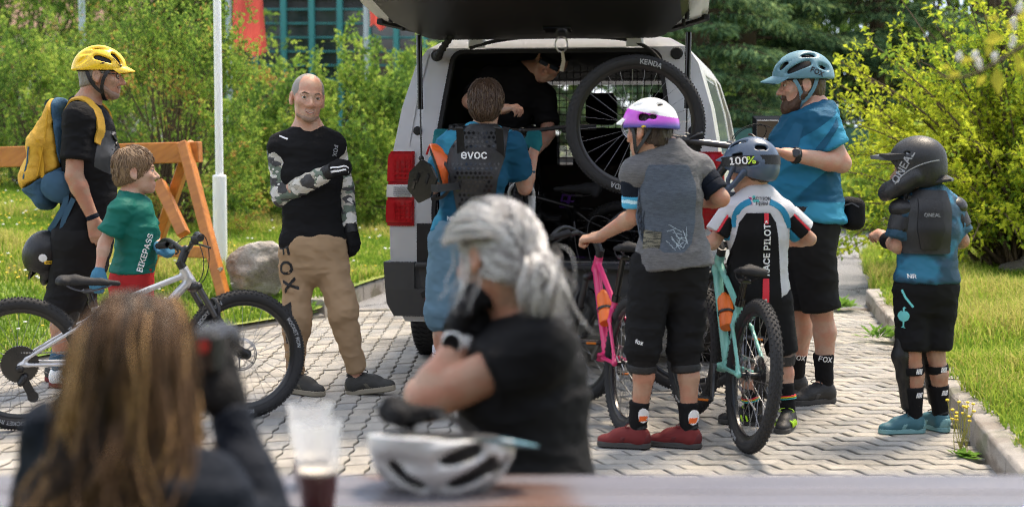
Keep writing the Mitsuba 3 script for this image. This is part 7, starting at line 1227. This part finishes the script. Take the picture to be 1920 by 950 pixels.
bicycle('black mountain bicycle reared up on its back wheel between the boys and the van', V(.69 + .29, 8.42, .375), V(.655, 8.36, 1.445), (1, 0, .26), .372, 'frame_black', steer=0, head=66, saddle_u=.5, letters=[('KENDA', 210, .026), ('KENDA', 30, .026)], crank=40, fork_len=.50)
bicycle('dark pale forked bicycle lifted into the van by the boy with back protector', pz(1000, 9.85, 1.02), pz(976, 8.82, .80), (0, .05, 1), .345, 'frame_black', steer=0, head=66, fork_m='fork_white', saddle_u=.42, bar_w=.84, rise=.02, spoke=False, fork_len=.50)
bicycle('black bicycle with a purple pedal lying in the load bay', V(.75, 9.55, .80), V(-.20, 9.85, .82), (.15, -.75, .55), .31, 'frame_black', steer=20, spoke=False, pedal='pedal_purple', saddle_u=.40, crank=80)
# ------------------------------------------------------------------ the foreground: table, cups, helmet, two women
def f_table(p, n, uv):  # grey tone away from the woman paints the sky reflection into the wood
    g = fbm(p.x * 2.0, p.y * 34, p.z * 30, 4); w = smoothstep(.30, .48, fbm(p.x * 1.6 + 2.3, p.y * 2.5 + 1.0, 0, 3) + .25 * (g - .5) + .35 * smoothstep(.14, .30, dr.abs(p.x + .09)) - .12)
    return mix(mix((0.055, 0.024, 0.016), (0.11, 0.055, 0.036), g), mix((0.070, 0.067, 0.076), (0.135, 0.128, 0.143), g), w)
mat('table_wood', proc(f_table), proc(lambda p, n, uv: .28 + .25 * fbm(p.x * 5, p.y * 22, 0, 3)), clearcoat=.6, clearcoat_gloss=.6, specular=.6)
tb = thing('table', 'long varnished wooden beer garden table across the foreground', 'table')
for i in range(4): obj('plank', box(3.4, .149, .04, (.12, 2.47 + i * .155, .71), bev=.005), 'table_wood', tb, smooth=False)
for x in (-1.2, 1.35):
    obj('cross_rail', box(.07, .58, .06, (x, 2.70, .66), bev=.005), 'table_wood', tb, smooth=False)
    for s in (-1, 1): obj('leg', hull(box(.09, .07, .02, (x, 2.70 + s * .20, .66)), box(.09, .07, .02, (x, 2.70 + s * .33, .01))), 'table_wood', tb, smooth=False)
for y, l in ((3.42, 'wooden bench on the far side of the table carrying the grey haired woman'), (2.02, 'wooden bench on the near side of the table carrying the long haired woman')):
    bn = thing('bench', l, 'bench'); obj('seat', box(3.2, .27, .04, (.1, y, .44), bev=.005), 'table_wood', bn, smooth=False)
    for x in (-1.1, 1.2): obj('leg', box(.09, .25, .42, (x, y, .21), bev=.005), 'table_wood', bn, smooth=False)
# cups
scene['cup_clear'] = {'type': 'thindielectric', 'int_ior': 1.35}
scene['cup_plastic'] = {'type': 'blendbsdf', 'weight': .42, 'a': {'type': 'thindielectric', 'int_ior': 1.45}, 'b': {'type': 'principledthin', 'base_color': rgb((.85, .86, .86)), 'roughness': .35, 'diff_trans': 1.0, 'spec_trans': .0, 'eta': 1.45}}
mat('beer', (0.060, 0.005, 0.004), .12, specular=.15); mat('foam', (0.55, 0.50, 0.42), .8)
def cup(px, d, label, fill):
    c = pz(px, d, .7305); k = thing('cup', label, 'cup'); r = lambda z: .031 + .0115 * z / .152
    obj('wall', lathe([(0, .002), (.031, .002)] + [(r(z), z) for z in (.03, .06, .075)], 40).apply_translation(c), 'cup_clear', k, smooth=40); obj('upper_wall', lathe([(r(z), z) for z in (.075, .09, .12, .146)] + [(.0445, .148), (.0448, .152), (.0435, .1525)], 40).apply_translation(c), 'cup_plastic', k, smooth=40)
    for z in (.105, .110): obj('ridge', sweep([c + V(math.cos(a) * (r(z) + .0006), math.sin(a) * (r(z) + .0006), z) for a in np.linspace(0, 6.283, 41)[:-1]], .0009, 5, closed=True), 'cup_plastic', k)
    if fill: obj('beer', lathe([(0, .004), (.0295, .004), (r(fill) - .0015, fill), (0, fill)], 36).apply_translation(c), 'beer', k); obj('foam', lathe([(0, fill + .001), (r(fill) - .0015, fill + .001), (r(fill) - .0015, fill + .007), (0, fill + .008)], 36).apply_translation(c), 'foam', k)
cup(591, 2.73, 'clear plastic cup a third full of dark beer, nearer of the two cups', .062); cup(578, 2.92, 'clear plastic cup standing behind the cup of dark beer', .05)
# helmet on the table
mat('helmet_silver', (0.56, 0.57, 0.57), .3, .1, clearcoat=.5)
def table_helmet():
    k = thing('helmet', 'white and silver bicycle helmet lying upside down on the table', 'helmet'); c = pz(836, 2.90, .73 + .055); R = frame3(x=nrm([.05, 1, -.18]), z=nrm([.06, -.16, -1])); vt = [((.030, .105, .070), (.034, .02, .150), .014), ((.062, .085, .078), (.078, .0, .125), .018), ((.088, .065, .048), (.108, -.02, .075), .017), ((.104, -.045, .075), (.085, -.10, .060), .017), ((.098, .04, .022), (.108, -.03, .030), .009), ((.030, -.04, .150), (.032, -.12, .085), .014), ((.068, -.05, .115), (.066, -.12, .060), .015), ((.0, .115, .085), (.0, .03, .160), .012)]
    me = shell_helmet(r=(.102, .136, .108), vents=vt, ext=ext_back, thick=.014); M = mtx(R, c + V(0, 0, .062), .98); obj('shell', moved(me, M), 'helmet_silver', k, smooth=45); obj('liner', moved(LINER, M), 'black_rubber', k, smooth=True); obj('visor', moved(visor_mesh(.085, .060, .045, .112, -.1), M), 'helmet_slate', k)
    for q in (-1, 1): obj('strap', moved(flatband(curve([(q * .07, .05, .02), (q * .06, .02, -.004), (q * .03, -.02, -.020), (-q * .02, -.06, -.012), (q * .03, -.09, -.018), (q * .06, -.07, .01)], 24), np.array([[.2, 0, -1]] * 24), .020, .004), M), 'black_print', k, smooth=30)
    obj('pad', moved(bumpy(Sdf(.02).chain([(-.06, -.08, -.02), (0, -.10, -.035), (.06, -.08, -.02), (.05, -.02, -.02)], [.020, .024, .020, .016]).mesh(.006), .006, (40, 40, 40), 3), M), 'cloth_black', k, smooth=True)
table_helmet()
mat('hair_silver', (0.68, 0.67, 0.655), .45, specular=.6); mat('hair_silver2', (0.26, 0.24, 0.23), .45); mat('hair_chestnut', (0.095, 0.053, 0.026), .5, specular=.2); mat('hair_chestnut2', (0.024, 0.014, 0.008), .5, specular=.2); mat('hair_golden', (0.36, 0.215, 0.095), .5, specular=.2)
def locks(paths, r0, mats_, key, seed, wave=.012, n=16):
    r = np.random.default_rng(seed); out = {m: [] for m, _ in mats_}; names = [m for m, _ in mats_]; pr = np.array([w for _, w in mats_]); pr = pr / pr.sum()
    for p_ in paths:
        c = curve(p_, n); t = np.linspace(0, 1, n); a, b = r.uniform(0, 6.28, 2); fq = r.uniform(1.2, 2.6); d = np.stack([np.sin(t * fq * 6.28 + a), np.cos(t * fq * 6.28 + b), 0 * t], 1) * (wave * t)[:, None]; out[names[r.choice(len(names), p=pr)]].append(sweep(c + d, r0 * r.uniform(.6, 1.3) * (1 - .75 * t ** 3) * np.minimum(1, .25 + t * 4), 6, flat=.6))
    for m in names:
        if out[m]: obj('hair_locks', cat(out[m]), m, key, smooth=True, kind='stuff')
def grey_woman():
    key = thing('person', 'woman with a silver grey ponytail in a black t-shirt, chin resting on her gloved hand', 'person'); f = Fig(key, 3.45, .93, .93, 1.0, 'skin'); p = f.p
    f.head(p(932, 486), (-.66, .70, -.30), (-.05, .25, 1)); N = p(985, 618, .02); f.torso(N, p(1010, 960, -.02), V(.62, .75, 0), .02); f.neck(N)
    f.arm('L', p(1010, 655, -.10), p(800, 752, -.12), p(868, 630, -.02), hand=(.25, .25, .9), palm=(.5, -.3, -.1), curl=.9, r=1.12); f.arm('R', p(960, 640, .22), p(790, 740, .22), p(918, 606, .06), hand=(.2, -.1, .9), palm=(.3, -.6, .1), curl=.9)
    f.leg('L', p(985, 985, -.03), p(830, 1010, .28), p(815, 1400, .30), (-.7, .7, 0)); f.leg('R', p(1020, 985, .10), p(900, 1010, .42), p(900, 1380, .45), (-.5, .8, 0)); f.body(.007)
    f.trousers('cloth_black2', to=1.9, r0=.10, r1=.08, name='trousers'); f.shirt('cloth_black', hem=-.12, ease=.012, cuff=.42, wide=.022, er=.016, name='t_shirt', fold=(.005, (7, 7, 12), 5))
    obj('glove', f.hands['L'].mesh(.005, off=.012), 'cloth_black', key, smooth=True); obj('glove', f.hands['R'].mesh(.005, off=.012), 'cloth_black', key, smooth=True)
    W, E = f.armL[2], f.armL[1]; d = nrm(W - E); f.band(W - d * .0, W + d * .08, .050, 'cloth_black', 'cuff', 0, 1); a = W - d * .035; wk = f.band(a, a + d * .03, .036, 'white_plastic', 'watch_strap', 0, 1); wn = nrm([-.35, -1, .15]); obj('watch', moved(lathe([(0, .010), (.020, .010), (.025, .004), (.025, -.008), (0, -.008)], 28), mtx(frame3(x=d, z=wn), a + d * .015 + wn * .036)), 'white_plastic', wk); obj('dial', moved(lathe([(0, .001), (.021, .001), (.021, 0), (0, 0)], 24), mtx(frame3(x=d, z=wn), a + d * .015 + wn * .0465)), 'black_gloss', wk)
    hm_ = hair_mesh(.006, nape=-.07, noise=(.004, (40, 40, 14), 5), top=.004); obj('hair', moved(hm_, f.hm()), 'hair_silver2', key, smooth=True); tufts(f, hm_, 'hair_silver', 700, .05, .0018, 11, crown=(0, .17, .02), jitter=.08); tufts(f, hm_, 'hair_silver2', 500, .05, .0018, 12, crown=(0, .17, .02), jitter=.08); r = np.random.default_rng(9); L = f.hl; paths = []
    tie = L((.02, -.120, -.035))
    for i in range(1700):                                         # hair drawn back from the brow to the tie
        a = r.uniform(-1.6, 1.6); h = r.uniform(0, 1); s0 = V(.088 * math.sin(a) , .085 * h, .045 + .075 * math.cos(a) * (1 - .35 * h * h)); m = V(.094 * math.sin(a), -.06, .030 + .088 * math.cos(a)) + r.normal(0, .002, 3); paths.append([L(s0 * 1.04 + r.normal(0, .004, 3)), L(m * r.uniform(1.0, 1.06)), L((.02 + .035 * math.sin(a), -.108, .0 + .03 * math.cos(a))), tie + r.normal(0, .008, 3)])
    locks(paths, .0016, [('hair_silver', .6), ('hair_silver2', .4)], key, 4, .001, 12); paths = []
    for i in range(420):                                         # the ponytail
        o = tie + r.normal(0, .012, 3); w = r.normal(0, 1, 3) * [.018, .016, .0]; e = tie + V(.004, -.026, -.098) + w * .55 + V(0, 0, r.normal(0, .018)); paths.append([o, o + V(.008, -.035, -.015) + w * .7, tie + V(.006, -.045, -.050) + w * 1.2, e])
    locks(paths, .0018, [('hair_silver', .5), ('hair_silver2', .5)], key, 5, .004); paths = []
    for i in range(30):                                         # loose strands at both sides of the face and neck
        q = -1 if i % 2 else 1; s0 = L((q * .084, r.uniform(-.03, .06), r.uniform(-.01, .06))); w = r.normal(0, .010, 3); paths.append([s0, s0 + V(.004, 0, -.045) + w * .4, s0 + V(-.004, -.01, -.09) + w * .7, s0 + V(-.022 + r.normal(0, .010), -.01, -.09 - r.uniform(.02, .06))] if q < 0 else [s0, s0 + V(.018, 0, -.05) + w * .5, s0 + V(.026, -.01, -.11) + w, s0 + V(.030 + r.normal(0, .012), -.01, -.12 - r.uniform(.02, .05))])
    for i in range(24):
        s0 = L((r.uniform(.02, .085), -.10 + r.uniform(0, .05), r.uniform(-.01, .05))); w = r.normal(0, .010, 3); paths.append([s0, s0 + V(.030, -.01, -.06) + w * .5, s0 + V(.055, -.02, -.13) + w, s0 + V(.085, -.03, -.21) + w * 2])
    locks(paths, .0017, [('hair_silver', .8), ('hair_silver2', .2)], key, 6, .006); obj('hair_tie', trimesh.creation.torus(.016, .006).apply_translation(tie), 'black_rubber', key, smooth=True)
grey_woman()
def brown_woman():
    key = thing('person', 'woman with long wavy brown hair in a navy jacket seen from behind at the left', 'person'); f = Fig(key, 2.3, .93, .90, .98, 'skin_fair'); p = f.p
    f.head(p(262, 702), (.22, .95, -.18), (0, .15, 1)); N = p(250, 872, -.03); f.torso(N, p(262, 1190, -.06), V(1, -.05, 0), .0); f.neck(N)
    f.arm('L', p(104, 822, .02), p(62, 1040, .05), p(180, 1030, .30), hand=(.9, .3, 0), palm=(0, 0, -1), curl=.5, r=.82); f.arm('R', p(372, 948, .02), p(506, 1010, .10), p(428, 768, .20), hand=(-.30, .15, 1), palm=(-.8, .5, .1), curl=1.0, r=.74)
    f.leg('L', p(210, 1190, .0), p(200, 1200, .42), p(200, 1750, .42), (0, 1, 0)); f.leg('R', p(320, 1190, .0), p(330, 1200, .42), p(330, 1750, .42), (0, 1, 0)); f.body(.008)
    f.trousers('cloth_black2', to=1.9, r0=.10, r1=.08, name='trousers'); f.shirt('cloth_navy', hem=-.12, ease=.018, cuff=1.97, er=.010, r=.78, name='jacket', fold=(.006, (7, 7, 12), 5), collar=1.02)
    obj('glove', f.hands['R'].mesh(.005, off=.005), 'cloth_black', key, smooth=True)
    cm = thing('photo_camera', 'dark compact camera raised in the gloved hand of the brown haired woman', 'camera'); c = p(394, 655, .22); obj('body', box(.055, .11, .075, c, bev=.012), 'black_plastic', cm, smooth=False); obj('lens', cyl(c + V(0, .05, 0), c + V(0, .12, 0), .032, 24), 'black_plastic', cm); obj('dial', cyl(c + V(.0, -.056, .012), c + V(.0, -.060, .012), .010, 16), 'light_red', cm)
    hm_ = hair_mesh(.010, nape=-.075, noise=(.003, (40, 40, 14), 5), top=.004, back=.006); obj('hair', moved(hm_, f.hm()), 'hair_chestnut2', key, smooth=True); tufts(f, hm_, 'hair_chestnut', 320, .08, .003, 31, crown=(0, .02, .16), jitter=.06); tufts(f, hm_, 'hair_chestnut2', 220, .08, .003, 32, crown=(0, .02, .16), jitter=.06); r = np.random.default_rng(19); L = f.hl; groups = {'hair_chestnut': [], 'hair_chestnut2': [], 'hair_golden': []}
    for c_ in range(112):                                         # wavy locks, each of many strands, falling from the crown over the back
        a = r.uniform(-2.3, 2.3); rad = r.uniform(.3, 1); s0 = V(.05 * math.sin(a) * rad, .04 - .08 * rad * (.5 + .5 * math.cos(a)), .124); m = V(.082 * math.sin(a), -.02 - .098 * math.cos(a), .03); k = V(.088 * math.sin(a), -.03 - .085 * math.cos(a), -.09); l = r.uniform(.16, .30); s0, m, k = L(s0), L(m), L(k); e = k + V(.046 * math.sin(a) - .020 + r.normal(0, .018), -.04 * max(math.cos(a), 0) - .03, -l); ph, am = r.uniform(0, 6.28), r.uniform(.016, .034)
        mt = ('hair_golden' if (a < -.3 and r.uniform() < .7) or r.uniform() < .15 else 'hair_chestnut') if r.uniform() < .72 else 'hair_chestnut2'  # gold locks gather on the left: backlight painted into the hair colour
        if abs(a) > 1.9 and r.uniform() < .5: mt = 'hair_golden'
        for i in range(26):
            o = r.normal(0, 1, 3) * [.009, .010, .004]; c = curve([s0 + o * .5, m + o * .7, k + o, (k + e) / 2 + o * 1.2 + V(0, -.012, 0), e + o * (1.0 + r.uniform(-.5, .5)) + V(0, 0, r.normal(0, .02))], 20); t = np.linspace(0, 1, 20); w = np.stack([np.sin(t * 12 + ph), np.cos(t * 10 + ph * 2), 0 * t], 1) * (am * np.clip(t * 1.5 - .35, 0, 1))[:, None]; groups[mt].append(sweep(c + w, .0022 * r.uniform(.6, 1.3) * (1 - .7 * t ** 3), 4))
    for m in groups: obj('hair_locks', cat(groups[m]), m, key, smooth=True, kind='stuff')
brown_woman()
